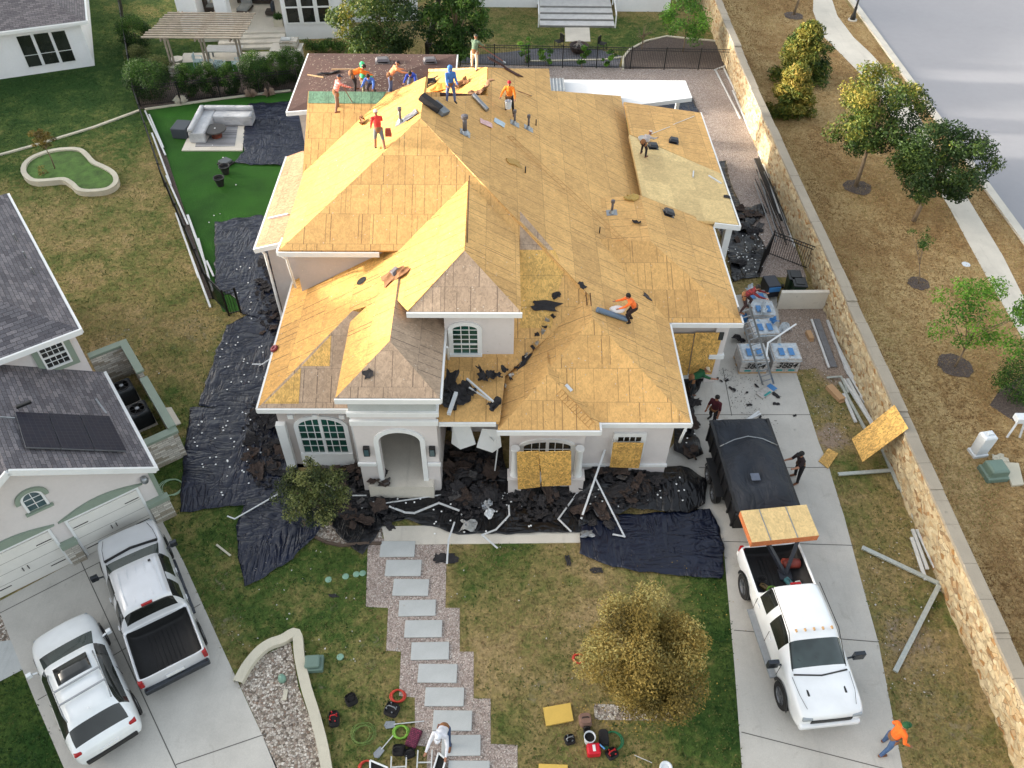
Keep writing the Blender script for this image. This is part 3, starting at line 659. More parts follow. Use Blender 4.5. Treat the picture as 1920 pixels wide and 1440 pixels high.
# entry: facade with an arched opening (a real hole) + side walls
def arch_pts(xc, w2, z0, zs, rise, n=10):
    return [(xc-w2, z0)]+[(xc-w2*math.cos(math.pi*i/n), zs+rise*math.sin(math.pi*i/n)) for i in range(n+1)]+[(xc+w2, z0)]
def facade(name, x0, x1, y0, y1, z0, z1, openings, m, parent=HOUSE, **k):
    "wall with arched openings: outline bridged round every opening, extruded back"
    vs = [Vector((x0, z0)), Vector((x1, z0)), Vector((x1, z1)), Vector((x0, z1))]; es = [(0, 1), (1, 2), (2, 3), (3, 0)]
    for o in openings:
        b = len(vs); vs += [Vector(p) for p in o]; es += [(b+i, b+(i+1) % len(o)) for i in range(len(o))]
    V, E_, Fc, *_ = delaunay_2d_cdt(vs, es, [], 0, 1e-5)
    def inside(p, poly):
        c = False; j = len(poly)-1
        for i in range(len(poly)):
            if (poly[i][1] > p[1]) != (poly[j][1] > p[1]) and p[0] < (poly[j][0]-poly[i][0])*(p[1]-poly[i][1])/(poly[j][1]-poly[i][1])+poly[i][0]: c = not c
            j = i
        return c
    mb = MB(); n = len(V); P = [(v[0], y0, v[1]) for v in V]+[(v[0], y1, v[1]) for v in V]; fs = []
    for f in Fc:
        c = sum((V[i] for i in f), Vector((0, 0)))/len(f)
        if any(inside(c, o) for o in openings) or not (x0 < c[0] < x1 and z0 < c[1] < z1): continue
        fs.append(tuple(f)); fs.append(tuple(n+i for i in reversed(f)))
    for o in openings:
        for i in range(len(o)):
            a, b = o[i], o[(i+1) % len(o)]; k0 = len(P); P += [(a[0], y0, a[1]), (b[0], y0, b[1]), (b[0], y1, b[1]), (a[0], y1, a[1])]; fs.append((k0, k0+1, k0+2, k0+3))
    k0 = len(P); P += [(x0, y0, z0), (x0, y1, z0), (x0, y1, z1), (x0, y0, z1), (x1, y0, z0), (x1, y1, z0), (x1, y1, z1), (x1, y0, z1)]; fs += [(k0, k0+1, k0+2, k0+3), (k0+4, k0+5, k0+6, k0+7)]
    mb.add(P, fs); o = mb.build(name, m, parent, world=True, **k); return reg_world(o)
ex0, ex1, ey = -5.0, -2.15, 18.3
eo = arch_pts(-3.48, .72, -.02, 2.2, .5)
facade('wall', ex0, ex1, ey, ey+.3, 0, 3.6, [eo], STUCCO2)
wall('wall', [(ex0, ex0+.25, ey+.3, 21.4, 0, 3.6), (ex1-.25, ex1, ey+.3, 21.4, 0, 3.6), (ex0+.25, ex1-.25, 21.0, 21.4, 0, 3.6)], STUCCO2)
wall('wall', [(ex0-.03, ex1+.03, ey-.04, 21.5, 3.7, 4.66)], TOWER, label='grey boarded upper wall of the entry tower')
mb = MB(); mb.box(ex0-.1, ex1+.12, ey-.16, ey-.04, 3.59, 3.80); mb.box(ex0-.06, ex1+.08, ey-.12, ey, 3.10, 3.34); mb.box(ex1-.0, ex1+.1, ey-.04, 21.2, 3.59, 3.80)
hb('trim_band', mb, WHITE, bevel=.015)
mb = MB(); mb.box(ex0+.25, ex1-.25, ey-.35, 21.0, -.0, .012); reg_world(hb('porch_floor', mb, CONC2))
mb = MB(); mb.box(-3.95, -2.9, 20.9, 20.98, .06, 2.2); hb('door', mb, pm('dark_door', (28, 26, 26), .4), bevel=.01)
def archtrim(xc, w2, z0, zs, rise, y, wd, th, m=WHITE, parent=HOUSE, name='frame', n=14, legs=True):
    inn = arch_pts(xc, w2, z0, zs, rise, n); out = arch_pts(xc, w2+wd, z0, zs, rise+wd, n); mb = MB(); N = len(inn)
    P = [(p[0], y, p[1]) for p in inn]+[(p[0], y, p[1]) for p in out]+[(p[0], y-th, p[1]) for p in inn]+[(p[0], y-th, p[1]) for p in out]
    fs = []
    for i in range(N-1):
        fs += [(2*N+i, 2*N+i+1, 3*N+i+1, 3*N+i), (i, i+1, 2*N+i+1, 2*N+i), (N+i, 3*N+i, 3*N+i+1, N+i+1)]
    fs += [(0, 2*N, 3*N, N), (N-1, 2*N-1, 4*N-1, 3*N-1)]
    mb.add(P, fs); return mb.build(name, m, parent, world=True)
archtrim(-3.48, .72, .0, 2.2, .5, ey-.002, .17, .07, name='door_surround')
for xa, xb in ((ex0-.06, -4.39), (-2.57, ex1+.06)): mb = MB(); mb.box(xa, xb, ey-.1, ey-.005, .88, 1.04); hb('trim_band', mb, WHITE, bevel=.015)
for xx in (-4.66, -2.36):
    mb = MB(); mb.box(xx-.11, xx+.11, ey-.16, ey-.01, 1.5, 1.95); o = hb('wall_lantern', mb, BLACKM, bevel=.02)
    mb = MB(); mb.box(xx-.08, xx+.08, ey-.17, ey-.161, 1.55, 1.88); hb('lantern_glass', mb, GLASSB, o)
# windows
def muntins(x0, x1, z0, z1, nx, nz, y, parent, w=.03, m=WHITE):
    mb = MB()
    for i in range(1, nx): x = x0+(x1-x0)*i/nx; mb.box(x-w/2, x+w/2, y-.02, y, z0, z1)
    for j in range(1, nz): z = z0+(z1-z0)*j/nz; mb.box(x0, x1, y-.024, y-.003, z-w/2, z+w/2)
    return mb.build('glazing_bars', m, parent, world=True)
def arched_window(xc, w2, z0, zs, rise, y, mid=True, nx=4, nz=5, parent=HOUSE, glass=GLASS, sill=True, fr=.16, trim=WHITE):
    p = arch_pts(xc, w2, z0, zs, rise, 14); mb = MB(); N = len(p)
    mb.add([(q[0], y-.02, q[1]) for q in p]+[(q[0], y+.05, q[1]) for q in p], [tuple(range(N))]+[(i, (i+1) % N, N+(i+1) % N, N+i) for i in range(N)])
    pane = mb.build('window', glass, parent, world=True)
    archtrim(xc, w2, z0, zs, rise, y-.001, fr, .07, m=trim, parent=pane, name='frame')
    mb = MB(); w_ = .028
    for i in range(1, nx*2 if mid else nx):
        n_ = nx*2 if mid else nx; x = xc-w2+2*w2*i/n_
        ww = .11 if (mid and i == nx) else w_
        top = zs+rise*math.sqrt(max(0, 1-((x-xc)/w2)**2)); mb.box(x-ww/2, x+ww/2, y-(.06 if ww > .1 else .04), y-.018, z0, top)
    for j in range(1, nz):
        z = z0+(zs+rise-z0)*j/nz; half = w2 if z < zs else w2*math.sqrt(max(0, 1-((z-zs)/rise)**2))
        hh = .07 if j == 2 else w_
        mb.box(xc-half, xc+half, y-(.052 if j == 2 else .036), y-.022, z-hh/2, z+hh/2)
    mb.build('glazing_bars', WHITE, pane, world=True)
    if sill:
        mb = MB(); mb.box(xc-w2-fr, xc+w2+fr, y-.12, y-.003, z0-.12, z0); mb.build('sill', trim, pane, world=True, bevel=.012)
    return pane
# front-left bay window wall
arched_window(-6.5, .82, .02, 1.5, .42, 19.6, True, 3, 5)
mb = MB(); mb.box(-8.06, -5.0, 19.44, 19.6, -.26, -.1); mb.box(-8.08, -7.74, 19.38, 19.6, -.1, 1.75); mb.box(-5.36, -5.06, 19.38, 19.6, -.1, 2.3)
mb.box(-8.1, -8.0, 19.5, 21, -.26, -.1); hb('trim_band', mb, WHITE, bevel=.015)
for xx in (-7.42, -6.55, -5.6): mb = MB(); mb.box(xx-.1, xx+.1, 19.3, 19.6, 2.18, 2.38); hb('corbel', mb, WHITE, bevel=.01)
# dormer window
arched_window(-1.22, .43, 3.62, 4.78, .18, 21.25, False, 3, 6)
# garage projection window with columns
arched_window(1.7, .84, .1, 1.58, .26, 18.6, True, 3, 4, glass=GLASSK)
for cx in (.56, 2.84):
    mb = MB(); mb.box(cx-.24, cx+.24, 18.15, 18.6, 0, .16); mb.box(cx-.27, cx+.27, 18.1, 18.6, .16, .26)
    o = hb('column', mb, [STUCCO2], bevel=.01)
    mb = MB(); mb.lathe([(.19, 0), (.19, .06), (.15, .12), (.15, .25), (.125, 1.32), (.16, 1.38), (.16, 1.48)], 20, (cx, 18.35, .262)); mb.build('column_shaft', WHITE, o, world=True, smooth=False)
    smooth_by_angle(bpy.data.objects[o.children[0].name])
# small garage window + its frame
mb = MB(); mb.box(4.25, 5.08, 18.86, 18.94, .7, 1.76); pane = hb('window', mb, GLASSK)
mb = MB(); mb.box(4.08, 4.25, 18.84, 18.95, .6, 1.94); mb.box(5.08, 5.25, 18.84, 18.95, .6, 1.94); mb.box(4.25, 5.08, 18.84, 18.95, 1.76, 1.94)
mb.build('frame', WHITE, pane, world=True, bevel=.01)
muntins(4.25, 5.08, .7, 1.76, 4, 4, 18.86, pane)
mb = MB(); mb.box(3.02, 6.24, 18.86, 18.95, .004, .14); hb('trim_band', mb, WHITE, bevel=.01)
# white pier of the right wing, vent
mb = MB(); mb.box(8.62, 9.12, 24.0, 24.12, .0, 2.86); hb('pier', mb, STUCCO2)
mb = MB(); mb.box(8.56, 9.18, 23.9, 24.13, .72, .94); hb('trim_band', mb, WHITE, bevel=.012)
mb = MB(); mb.box(8.75, 8.95, 23.94, 24.0, 1.75, 2.15); hb('wall_lantern', mb, GLASSK, bevel=.01)
mb = MB(); mb.box(6.75, 8.45, 24.08, 24.12, 0, 1.9); hb('garage_door', mb, WHITE)
# fascias and gutters (white)
def fascia(name, segs, h=.2, w=.07):
    mb = MB()
    for a, b in segs:
        mb.bar((a[0], a[1], a[2]-h/2-.01), (b[0], b[1], b[2]-h/2-.01), w, h)
    o = hb(name, mb, WHITE); return o
fascia('fascia', [((-8.45, 19.15, 2.9), (-4.95, 19.15, 2.9)), ((-8.45, 19.15, 2.9), (-8.45, 26.2, 2.9))])
fascia('fascia', [((-5.32, 17.91, 4.74), (-1.89, 17.91, 4.74)), ((-1.89, 17.91, 4.74), (-1.89, 21.3, 4.74))])
fascia('fascia', [((-3.14, 20.81, 5.9), (.76, 20.81, 5.9))])
fascia('fascia', [((-.1, 18.11, 2.95), (3.46, 18.11, 2.95)), ((3.46, 18.11, 2.95), (3.46, 18.5, 2.95))])
fascia('fascia', [((3.4, 18.5, 2.9), (6.64, 18.5, 2.9)), ((6.64, 18.5, 2.9), (6.64, 23.7, 2.9))])
fascia('fascia', [((6.64, 23.67, 2.9), (9.49, 23.67, 2.9)), ((9.49, 23.67, 2.9), (9.49, 30.1, 2.9))])
fascia('fascia', [((-2.05, 18.26, 3.2), (-.12, 18.26, 3.2))], h=.16)
fascia('fascia', [((-8.24, 24.66, 5.5), (-4.5, 24.66, 5.5)), ((-9.5, 25.71, 4.86), (-8.24, 25.71, 5.2)), ((-9.49, 25.75, 4.86), (-9.49, 32.5, 4.86)), ((-8.3, 24.7, 5.5), (-8.3, 25.7, 5.4))])
fascia('fascia', [((10.68, 30.1, 2.95), (10.68, 40.45, 2.95)), ((9.5, 30.12, 3.1), (10.65, 30.12, 2.95))], h=.24)
fascia('fascia', [((-10.14, 36.26, 5.0), (-8.1, 36.26, 5.2)), ((-10.14, 36.26, 5.0), (-10.14, 42.6, 5.0)), ((-2.26, 39.9, 5.05), (-2.26, 42.6, 5.0))])
# downspouts
mb = MB(); mb.tube([(-9.3, 25.95, 4.6), (-9.25, 26.1, 4.3), (-9.22, 26.12, 1.2), (-9.22, 26.0, .15)], .055, 8); hb('downspout', mb, WHITE, smooth=True)
mb = MB(); mb.tube([(-8.3, 24.9, 5.2), (-8.1, 25.02, 4.9), (-8.0, 25.03, 3.5)], .05, 8); hb('downspout', mb, WHITE, smooth=True)
mb = MB(); mb.tube([(6.5, 18.6, 2.6), (6.45, 18.75, 1.6)], .05, 8); hb('downspout', mb, WHITE, smooth=True)
mb = MB(); mb.tube([(-1.86, 20.6, 4.5), (-1.84, 20.9, 4.2), (-1.84, 21.1, 3.2)], .045, 8); hb('downspout', mb, WHITE, smooth=True)
# open porch posts at the back
for x, y in ((10.3, 30.5), (10.3, 35.3), (10.3, 40.0)):
    mb = MB(); mb.box(x-.15, x+.15, y-.15, y+.15, 0, 2.75); hb('column', mb, WHITE, bevel=.01)
# white flat patio cover
mb = MB(); mb.slab([(3.45, 44.4, 2.8), (10.5, 44.4, 2.8), (10.55, 42.35, 2.8), (6.7, 41.3, 2.8), (3.4, 41.3, 2.8)], .22)
reg_world(hb('patio_cover', mb, pm('white_membrane', (212, 214, 216), .7, var=.04, vs=.8), label='flat white patio roof behind the house'))
for x in (4.0, 7.2, 10.2):
    mb = MB(); mb.box(x-.1, x+.1, 44.0, 44.2, 0, 2.6); hb('post', mb, WHITE)
# bent soffit pieces that hang under the porch eave
for k, (px, py, w_) in enumerate(((868, 812, 1), (918, 818, -1))):
    p = G(px, py, 2.2); mb = MB()
    mb.slab([p+Vector((-.35*w_, 0, .35)), p+Vector((.25*w_, 0, .4)), p+Vector((.45*w_, -.3, -.25)), p+Vector((-.1*w_, -.25, -.6)), p+Vector((-.42*w_, -.1, -.45))], .05)
    hb('soffit_panel', mb, WHITE, raw=True, label='torn white soffit panel hanging under the porch eave')

# ================================================================ NEIGHBOUR HOUSE ON THE LEFT
NA = R(35.5)
NB = thing('house', 'neighbouring two-storey house with grey shingles, sage trim and twin garage doors', 'house', (-11.55, 16.82, 0), NA)
def nb(name, mb, m, parent=NB, **k): o = mb.build(name, m, parent, **k); return o   # local: x = along the front, y = back
def rl(o): return reg_world(o)
def nslab(pts, t=.16): mb = MB(); mb.slab(pts, t, 0, 1); return mb
# lower gable: eave x=.1, ridge x=-3.37
sl_ = .72
mb = MB(); mb.slab([(.12, -.4, 2.88), (-3.37, -.4, 2.88+3.49*.715), (-3.37, 5.0, 2.88+3.49*.715), (.12, 5.0, 2.88)], .16, 0, 1)
mb.slab([(-3.37, -.4, 5.375), (-6.86, -.4, 2.88), (-6.86, 5.0, 2.88), (-3.37, 5.0, 5.375)], .16, 0, 1); rl(nb('roof', mb, [SHINGLE_NB, WHITE]))
# the tall ridge left of the frame is added below, to cast shade
gd = [(-2.85, .0), (-2.85, 1.92), (-.66, 1.92), (-.66, .0)]; gd2 = [(-5.7, .0), (-5.7, 1.92), (-3.46, 1.92), (-3.46, .0)]
mb = MB(); P = [(-.05, 0, 0), (-6.7, 0, 0), (-6.7, 0, 2.72), (-3.37, 0, 5.15), (-.05, 0, 2.74)]
mb.add(P+[(p[0], 5, p[2]) for p in P], [(0, 1, 2, 3, 4), (0, 4, 9, 5), (1, 6, 7, 2), (9, 8, 7, 6, 5)]); rl(nb('wall', mb, STUCCO2))
for (a, b) in ((-2.85, -.66), (-5.68, -3.46)):
    mb = MB(); mb.box(a, b, -.05, .02, 0.02, 1.9); o = nb('garage_door', mb, [pm('garage_door_paint', (216, 214, 208), .55, var=.03)])
    mb = MB()
    for z in (.5, .97, 1.44): mb.box(a, b, -.052, -.05, z-.006, z+.006)
    mb.build('panel_lines', JM, o)
    mb = MB()
    for z in (.35, 1.55):
        mb.box(a+.04, a+.5, -.07, -.052, z-.012, z+.012); mb.box(b-.5, b-.04, -.07, -.052, z-.012, z+.012)
    mb.build('strap_hinge', BLACKM, o)
    mb = MB(); c = (a+b)/2
    for s_ in (-.08, .08): mb.box(c+s_-.012, c+s_+.012, -.08, -.052, .72, .9)
    mb.build('handle', BLACKM, o)
    mb = MB(); mb.box(a-.08, a, -.08, -.003, 0, 1.98); mb.box(b, b+.08, -.08, -.003, 0, 1.98); mb.box(a-.08, b+.08, -.08, -.003, 1.98, 2.06); mb.build('frame', WHITE, o)
    archp = [(a-.25+(b-a+.5)*i/12, 2.07+.32*math.sin(math.pi*i/12)) for i in range(13)]
    mb = MB(); N_ = 13; mb.add([(x, -.09, z) for x, z in archp]+[(x, -.09, 2.062) for x, z in archp]+[(x, -.003, z) for x, z in archp], [(i, i+1, N_+i+1, N_+i) for i in range(12)]+[(i, 2*N_+i, 2*N_+i+1, i+1) for i in range(12)])
    nb('lintel_arch', mb, SAGE)
for a, b in ((-.56, .12), (-3.38, -2.94)):
    mb = MB(); mb.box(a, b, -.2, -.002, 0, .95); o = nb('stone_pier', mb, LEDGER)
    mb = MB(); mb.box(a-.03, b+.03, -.24, -.002, .95, 1.14); mb.build('cap', SAGE, o, bevel=.01)
mb = MB(); mb.box(-.12, .03, -.03, 0.0, 1.14, 2.72); nb('corner_board', mb, SAGE)
mb = MB()
zi = lambda x: 3.0
p = arch_pts(-3.3, .25, 3.05, 3.55, .27, 10)
mb.add([(q[0], -.02, q[1]) for q in p], [tuple(range(len(p)))]); o = nb('window', mb, GLASSB)
NBm = MWS[NB.name]
def loc_arch(xc, w2, z0, zs, rise, y, wd, th, m, parent, name):
    inn = arch_pts(xc, w2, z0, zs, rise, 12); out = arch_pts(xc, w2+wd, z0, zs, rise+wd, 12); N = len(inn); mb = MB()
    P = [(p[0], y, p[1]) for p in inn]+[(p[0], y, p[1]) for p in out]+[(p[0], y-th, p[1]) for p in inn]+[(p[0], y-th, p[1]) for p in out]
    fs = []
    for i in range(N-1): fs += [(2*N+i, 2*N+i+1, 3*N+i+1, 3*N+i), (i, i+1, 2*N+i+1, 2*N+i), (N+i, 3*N+i, 3*N+i+1, N+i+1)]
    mb.add(P, fs); return mb.build(name, m, parent)
loc_arch(-3.3, .25, 3.05, 3.55, .27, -.003, .07, .06, WHITE, o, 'frame')
loc_arch(-3.3, .34, 3.5, 3.56, .3, -.003, .13, .08, SAGE, o, 'hood')
mb = MB(); mb.box(-3.7, -2.9, -.1, -.003, 2.93, 3.02); mb.build('sill', SAGE, o)
mb = MB(); mb.box(-3.31, -3.29, -.04, -.021, 3.05, 3.8); mb.box(-3.54, -3.06, -.04, -.021, 3.29, 3.31); mb.box(-3.54, -3.06, -.04, -.021, 3.54, 3.56); mb.build('glazing_bars', WHITE, o)
mb = MB(); mb.lathe([(.02, -.16), (.10, -.1), (.13, 0), (.10, .12), (.02, .16)], 12, (-.3, -.12, 2.25)); nb('wall_light', mb, METAL, smooth=True)
# upper storey
mb = MB(); mb.box(-9, -.17, 5.0, 14.2, 0, 5.2); rl(nb('wall', mb, STUCCO2))
ez = 5.32; mm = .5
mb = MB()
for pts in ([(.04, 4.6, ez), (-9.4, 4.6, ez), (-4.68, 9.32, ez+4.72*mm)], [(.04, 4.6, ez), (-4.68, 9.32, ez+4.72*mm), (-4.68, 9.9, ez+4.72*mm), (.04, 14.6, ez)], [(.04, 14.6, ez), (-4.68, 9.9, ez+4.72*mm), (-9.4, 14.6, ez)], [(-9.4, 4.6, ez), (-9.4, 14.6, ez), (-4.68, 9.9, ez+4.72*mm), (-4.68, 9.32, ez+4.72*mm)]):
    mb.slab(pts, .16, 0, 1)
rl(nb('roof', mb, [SHINGLE_NB, WHITE]))
mb = MB(); mb.bar((.08, 4.56, ez-.1), (-9.4, 4.56, ez-.1), .08, .2); mb.bar((.08, 4.56, ez-.1), (.08, 14.6, ez-.1), .1, .16); nb('gutter', mb, WHITE)
mb = MB(); mb.bar((.18, -.4, 2.78), (.18, 5.0, 2.78), .1, .18); mb.bar((.16, -.44, 2.8), (-3.37, -.44, 5.3), .08, .2); mb.bar((-3.37, -.44, 5.3), (-6.86, -.44, 2.8), .08, .2); nb('gutter', mb, WHITE)
mb = MB(); mb.box(-1.42, -.58, 4.96, 5.0, 3.92, 4.9); o = nb('window', mb, GLASSK)
mb = MB()
for a, b, c, d in ((-1.62, -1.42, 3.72, 5.05), (-.58, -.38, 3.72, 5.05)): mb.box(a, b, 4.93, 4.999, c, d)
mb.box(-1.42, -.58, 4.93, 4.999, 3.72, 3.9); mb.box(-1.42, -.58, 4.93, 4.999, 4.92, 5.05); mb.build('surround', SAGE, o)
mb = MB(); mb.box(-1.42, -1.36, 4.9, 4.96, 3.9, 4.92); mb.box(-.64, -.58, 4.9, 4.96, 3.9, 4.92); mb.box(-1.36, -.64, 4.9, 4.96, 3.9, 3.96); mb.box(-1.36, -.64, 4.9, 4.96, 4.86, 4.92); mb.box(-1.36, -.64, 4.91, 4.96, 4.38, 4.43); mb.build('frame', WHITE, o)
mb = MB()
for x in (-1.18, -1.0, -.82): mb.box(x-.01, x+.01, 4.94, 4.959, 3.96, 4.86)
for z in (4.17, 4.64): mb.box(-1.36, -.64, 4.935, 4.955, z-.01, z+.01)
mb.build('glazing_bars', WHITE, o)
# unseen tall wings added left of the frame to cast the long shade
mb = MB(); mb.box(-31, -20, -12, 13, 0, 6.3); mb.box(-20, -9.2, 1.2, 5, 0, 4.5); mb.box(-17, -9.8, 6, 19, 0, 6.5); rl(nb('wall', mb, STUCCO2))
mb = MB()
for pts in ([(-19.5, -12.5, 6.3), (-19.5, 13.5, 6.3), (-25.5, 13.5, 9.9), (-25.5, -12.5, 9.9)], [(-31.5, -12.5, 6.3), (-25.5, -12.5, 9.9), (-25.5, 13.5, 9.9), (-31.5, 13.5, 6.3)], [(-9.3, 5.5, 6.5), (-9.3, 19.5, 6.5), (-13.4, 19.5, 10.2), (-13.4, 5.5, 10.2)], [(-17.5, 5.5, 6.5), (-13.4, 5.5, 10.2), (-13.4, 19.5, 10.2), (-17.5, 19.5, 6.5)]): mb.slab(pts, .16, 0, 1)
rl(nb('roof', mb, [SHINGLE_NB, WHITE]))
# solar panels on the lower roof: three modules on two rails
tz = lambda u, lift=.14: 2.88+(.12-u)*.715+lift
mbs = []
PVM, nt_, N_, L_, B_ = newmat('solar_cells'); uvn = N_.new('ShaderNodeUVMap').outputs[0]
bk = N_.new('ShaderNodeTexBrick'); bk.offset = 0; bk.inputs['Scale'].default_value = 1; bk.inputs['Brick Width'].default_value = .16; bk.inputs['Row Height'].default_value = .16; bk.inputs['Mortar Size'].default_value = .004
bk.inputs['Color1'].default_value = (.018, .018, .03, 1); bk.inputs['Color2'].default_value = (.024, .022, .032, 1); bk.inputs['Mortar'].default_value = (.05, .05, .06, 1)
L_.new(uvn, bk.inputs['Vector']); L_.new(bk.outputs['Color'], B_.inputs['Base Color']); B_.inputs['Roughness'].default_value = .4; B_.inputs['Specular IOR Level'].default_value = .12
def nbp(px, py):
    n = (NBm.to_3x3() @ Vector((.715, 0, 1))).normalized(); o_ = NBm @ Vector((.12, 0, 2.88+.16)); return PL(px, py, n, o_)
cs = [nbp(*q) for q in ((28, 772), (205, 780), (238, 845), (48, 838))]
inv = NBm.inverted()
for i in range(3):
    a = cs[0].lerp(cs[1], (i+.01)/3); b = cs[0].lerp(cs[1], (i+.99)/3); d = cs[3].lerp(cs[2], (i+.01)/3); c = cs[3].lerp(cs[2], (i+.99)/3)
    mb = MB(); mb.slab([inv @ q for q in (a, b, c, d)], .05, 0, 1); nb('solar_panel', mb, [PVM, METAL])
mb = MB(); mb.box(0, .45, 0, .1, 0, .1, 0, Matrix.Translation(inv @ nbp(32, 768))); nb('junction_box', mb, BLACKM, bevel=.02)
mb = MB(); mb.bar(inv @ nbp(180, 748), inv @ nbp(200, 775), .05, .04); mb.bar(inv @ nbp(0, 782), inv @ nbp(28, 784), .04, .04); nb('conduit', mb, METAL)
for k, (px, py) in enumerate(((50, 485), (65, 515), (32, 452))):
    a, n = S(px, py); mb = MB(); mb.tube([inv @ a, inv @ (a+Vector((0, 0, .32)))], .035, 8); nb('vent_pipe', mb, METAL)
# air-conditioner yard walls
WE = thing('enclosure_wall', 'low stone-faced wall with sage cap round the neighbour\'s air conditioners', 'wall', tuple(NBm @ Vector((1.3, 2.2, 0))), NA)
mb = MB(); mb.box(-.08, .1, 0, 3.2, 0, 1.45); mb.box(-.08, .1, 3.55, 5.6, 0, 1.55); mb.box(-1.35, -.08, 5.42, 5.6, 0, 1.55); mb.box(-1.35, -.08, 0, .18, 0, 1.35); rl(mb.build('wall', [LEDGER], WE))
mb = MB(); mb.box(-.14, .16, .18, 3.24, 1.45, 1.55); mb.box(-.14, .16, 3.5, 5.66, 1.55, 1.65); mb.box(-1.35, -.14, 5.36, 5.66, 1.55, 1.66); mb.box(-1.35, .14, -.08, .24, 1.35, 1.47); mb.build('cap', SAGE, WE, bevel=.01)
def ac(label, loc):
    t = thing('air_conditioner', label, 'air conditioner', loc, NA, 'air conditioners in the yard')
    M_ = pm('ac_grey_paint', (46, 50, 54), .5) if 'ac_grey_paint' not in bpy.data.materials else bpy.data.materials['ac_grey_paint']
    mb = MB(); mb.box(-.38, .38, -.38, .38, .05, .82); mb.build('casing', M_, t, bevel=.08)
    mb = MB(); mb.box(-.42, .42, -.42, .42, 0, .05); mb.build('base_pad', CONC2, t)
    mb = MB()
    for i in range(12): mb.box(-.385, .385, -.385, .385, .12+i*.055, .125+i*.055)
    mb.build('louvres', BLACKM, t)
    mb = MB(); mb.lathe([(.3, .80), (.3, .84), (.27, .84), (.27, .825)], 28)
    for i in range(6): mb.lathe([(.05+i*.04, .842), (.055+i*.04, .85), (.06+i*.04, .842)], 28)
    for i in range(6): a = i*math.pi/3; mb.bar((0, 0, .846), (.28*math.cos(a), .28*math.sin(a), .846), .015)
    mb.build('fan_guard', BLACKM, t); mb = MB(); mb.lathe([(.0, .835), (.08, .835), (.08, .85), (0, .86)], 16); mb.build('fan_hub', METAL, t)
    return t
ac('dark air conditioner farther back in the neighbour\'s walled yard', tuple(NBm @ Vector((.52, 6.3, 0))))
ac('dark air conditioner nearer the front of the neighbour\'s walled yard', tuple(NBm @ Vector((.62, 4.75, 0))))
props(flat('concrete_pad', [(300, 768), (322, 765), (340, 795), (318, 803)], CONC2, .06, thick=.05), kind='structure')

# ================================================================ WHITE HOUSES AT THE TOP
TL = thing('house', 'white stucco house with a mauve-grey shingle roof and three tall windows', 'house', (-26.22, 51.74, 0), R(21))
mb = MB(); mb.box(-16, 0, 0, 14, 0, 2.95); rl(mb.build('wall', STUCCOW, TL))
mb = MB(); e = 3.0; m_ = .45
for pts in ([(.45, -.45, e), (-16, -.45, e), (-16, 7, e+7.45*m_), (-7, 7, e+7.45*m_)], [(.45, -.45, e), (-7, 7, e+7.45*m_), (.45, 14.4, e)], [(.45, 14.4, e), (-7, 7, e+7.45*m_), (-16, 7, e+7.45*m_), (-16, 14.4, e)]): mb.slab(pts, .18, 0, 1)
rl(mb.build('roof', [SHINGLE_TL, WHITE], TL))
mb = MB(); mb.bar((.48, -.5, e-.12), (-16, -.5, e-.12), .1, .18); mb.bar((.5, -.5, e-.12), (.5, 14.4, e-.12), .1, .18); mb.build('gutter', WHITE, TL)
TLm = MWS[TL.name]; invT = TLm.inverted(); nT = TLm.to_3x3() @ Vector((0, -1, 0))
for q in (((28, 68), (55, 66), (81, 122), (56, 126)), ((61, 64), (89, 61), (113, 117), (86, 121)), ((94, 60), (121, 57), (142, 113), (119, 117))):
    w4 = [invT @ PL(*p, nT, TLm @ Vector((0, -.03, 0))) for p in q]
    x0, x1 = (w4[0].x+w4[3].x)/2, (w4[1].x+w4[2].x)/2; z1, z0 = (w4[0].z+w4[1].z)/2, (w4[2].z+w4[3].z)/2
    mb = MB(); mb.box(x0, x1, -.03, .0, z0, z1); o = mb.build('window', GLASSK, TL)
    mb = MB(); mb.box(x0-.05, x0, -.06, 0, z0-.05, z1+.05); mb.box(x1, x1+.05, -.06, 0, z0-.05, z1+.05); mb.box(x0, x1, -.06, 0, z1, z1+.05); mb.box(x0, x1, -.06, 0, z0-.05, z0); mb.box(x0, x1, -.045, -.03, (z0+z1)/2-.015-.25, (z0+z1)/2+.015-.25); mb.build('frame', WHITE, o)
SHADE_HOUSE = thing('house', 'unseen two-storey house added beyond the left edge to cast shade', 'house', (-47, 40, 0), 0)  # unseen house added to keep low sun off the yard and wall
mb = MB(); mb.box(-7, 7, -13, 6, 0, 6.3); rl(mb.build('wall', STUCCO2, SHADE_HOUSE))
mb = MB()
for pts in ([(7.5, -13.5, 6.3), (7.5, 6.5, 6.3), (0, 6.5, 9.4), (0, -13.5, 9.4)], [(-7.5, -13.5, 6.3), (0, -13.5, 9.4), (0, 6.5, 9.4), (-7.5, 6.5, 6.3)]): mb.slab(pts, .16, 0, 1)
mb.build('roof', [SHINGLE_NB, WHITE], SHADE_HOUSE)
TC = thing('house', 'white stucco house with an open patio and three tall windows behind the pergola', 'house', (-14.6, 55.9, 0), R(5))
mb = MB(); mb.box(0, 4.15, 0, 8, 0, 6); mb.box(4.15, 9, 2.6, 8, 0, 6); rl(mb.build('wall', STUCCOW, TC))
mb = MB(); mb.box(-7.2, -5.9, 1.6, 8, 0, 6); mb.box(-4.4, -3.6, .3, 1.5, 0.4, 6.5); mb.box(-5.9, 0, 6.5, 8, .4, 6); rl(mb.build('wall', STUCCOW, TC))
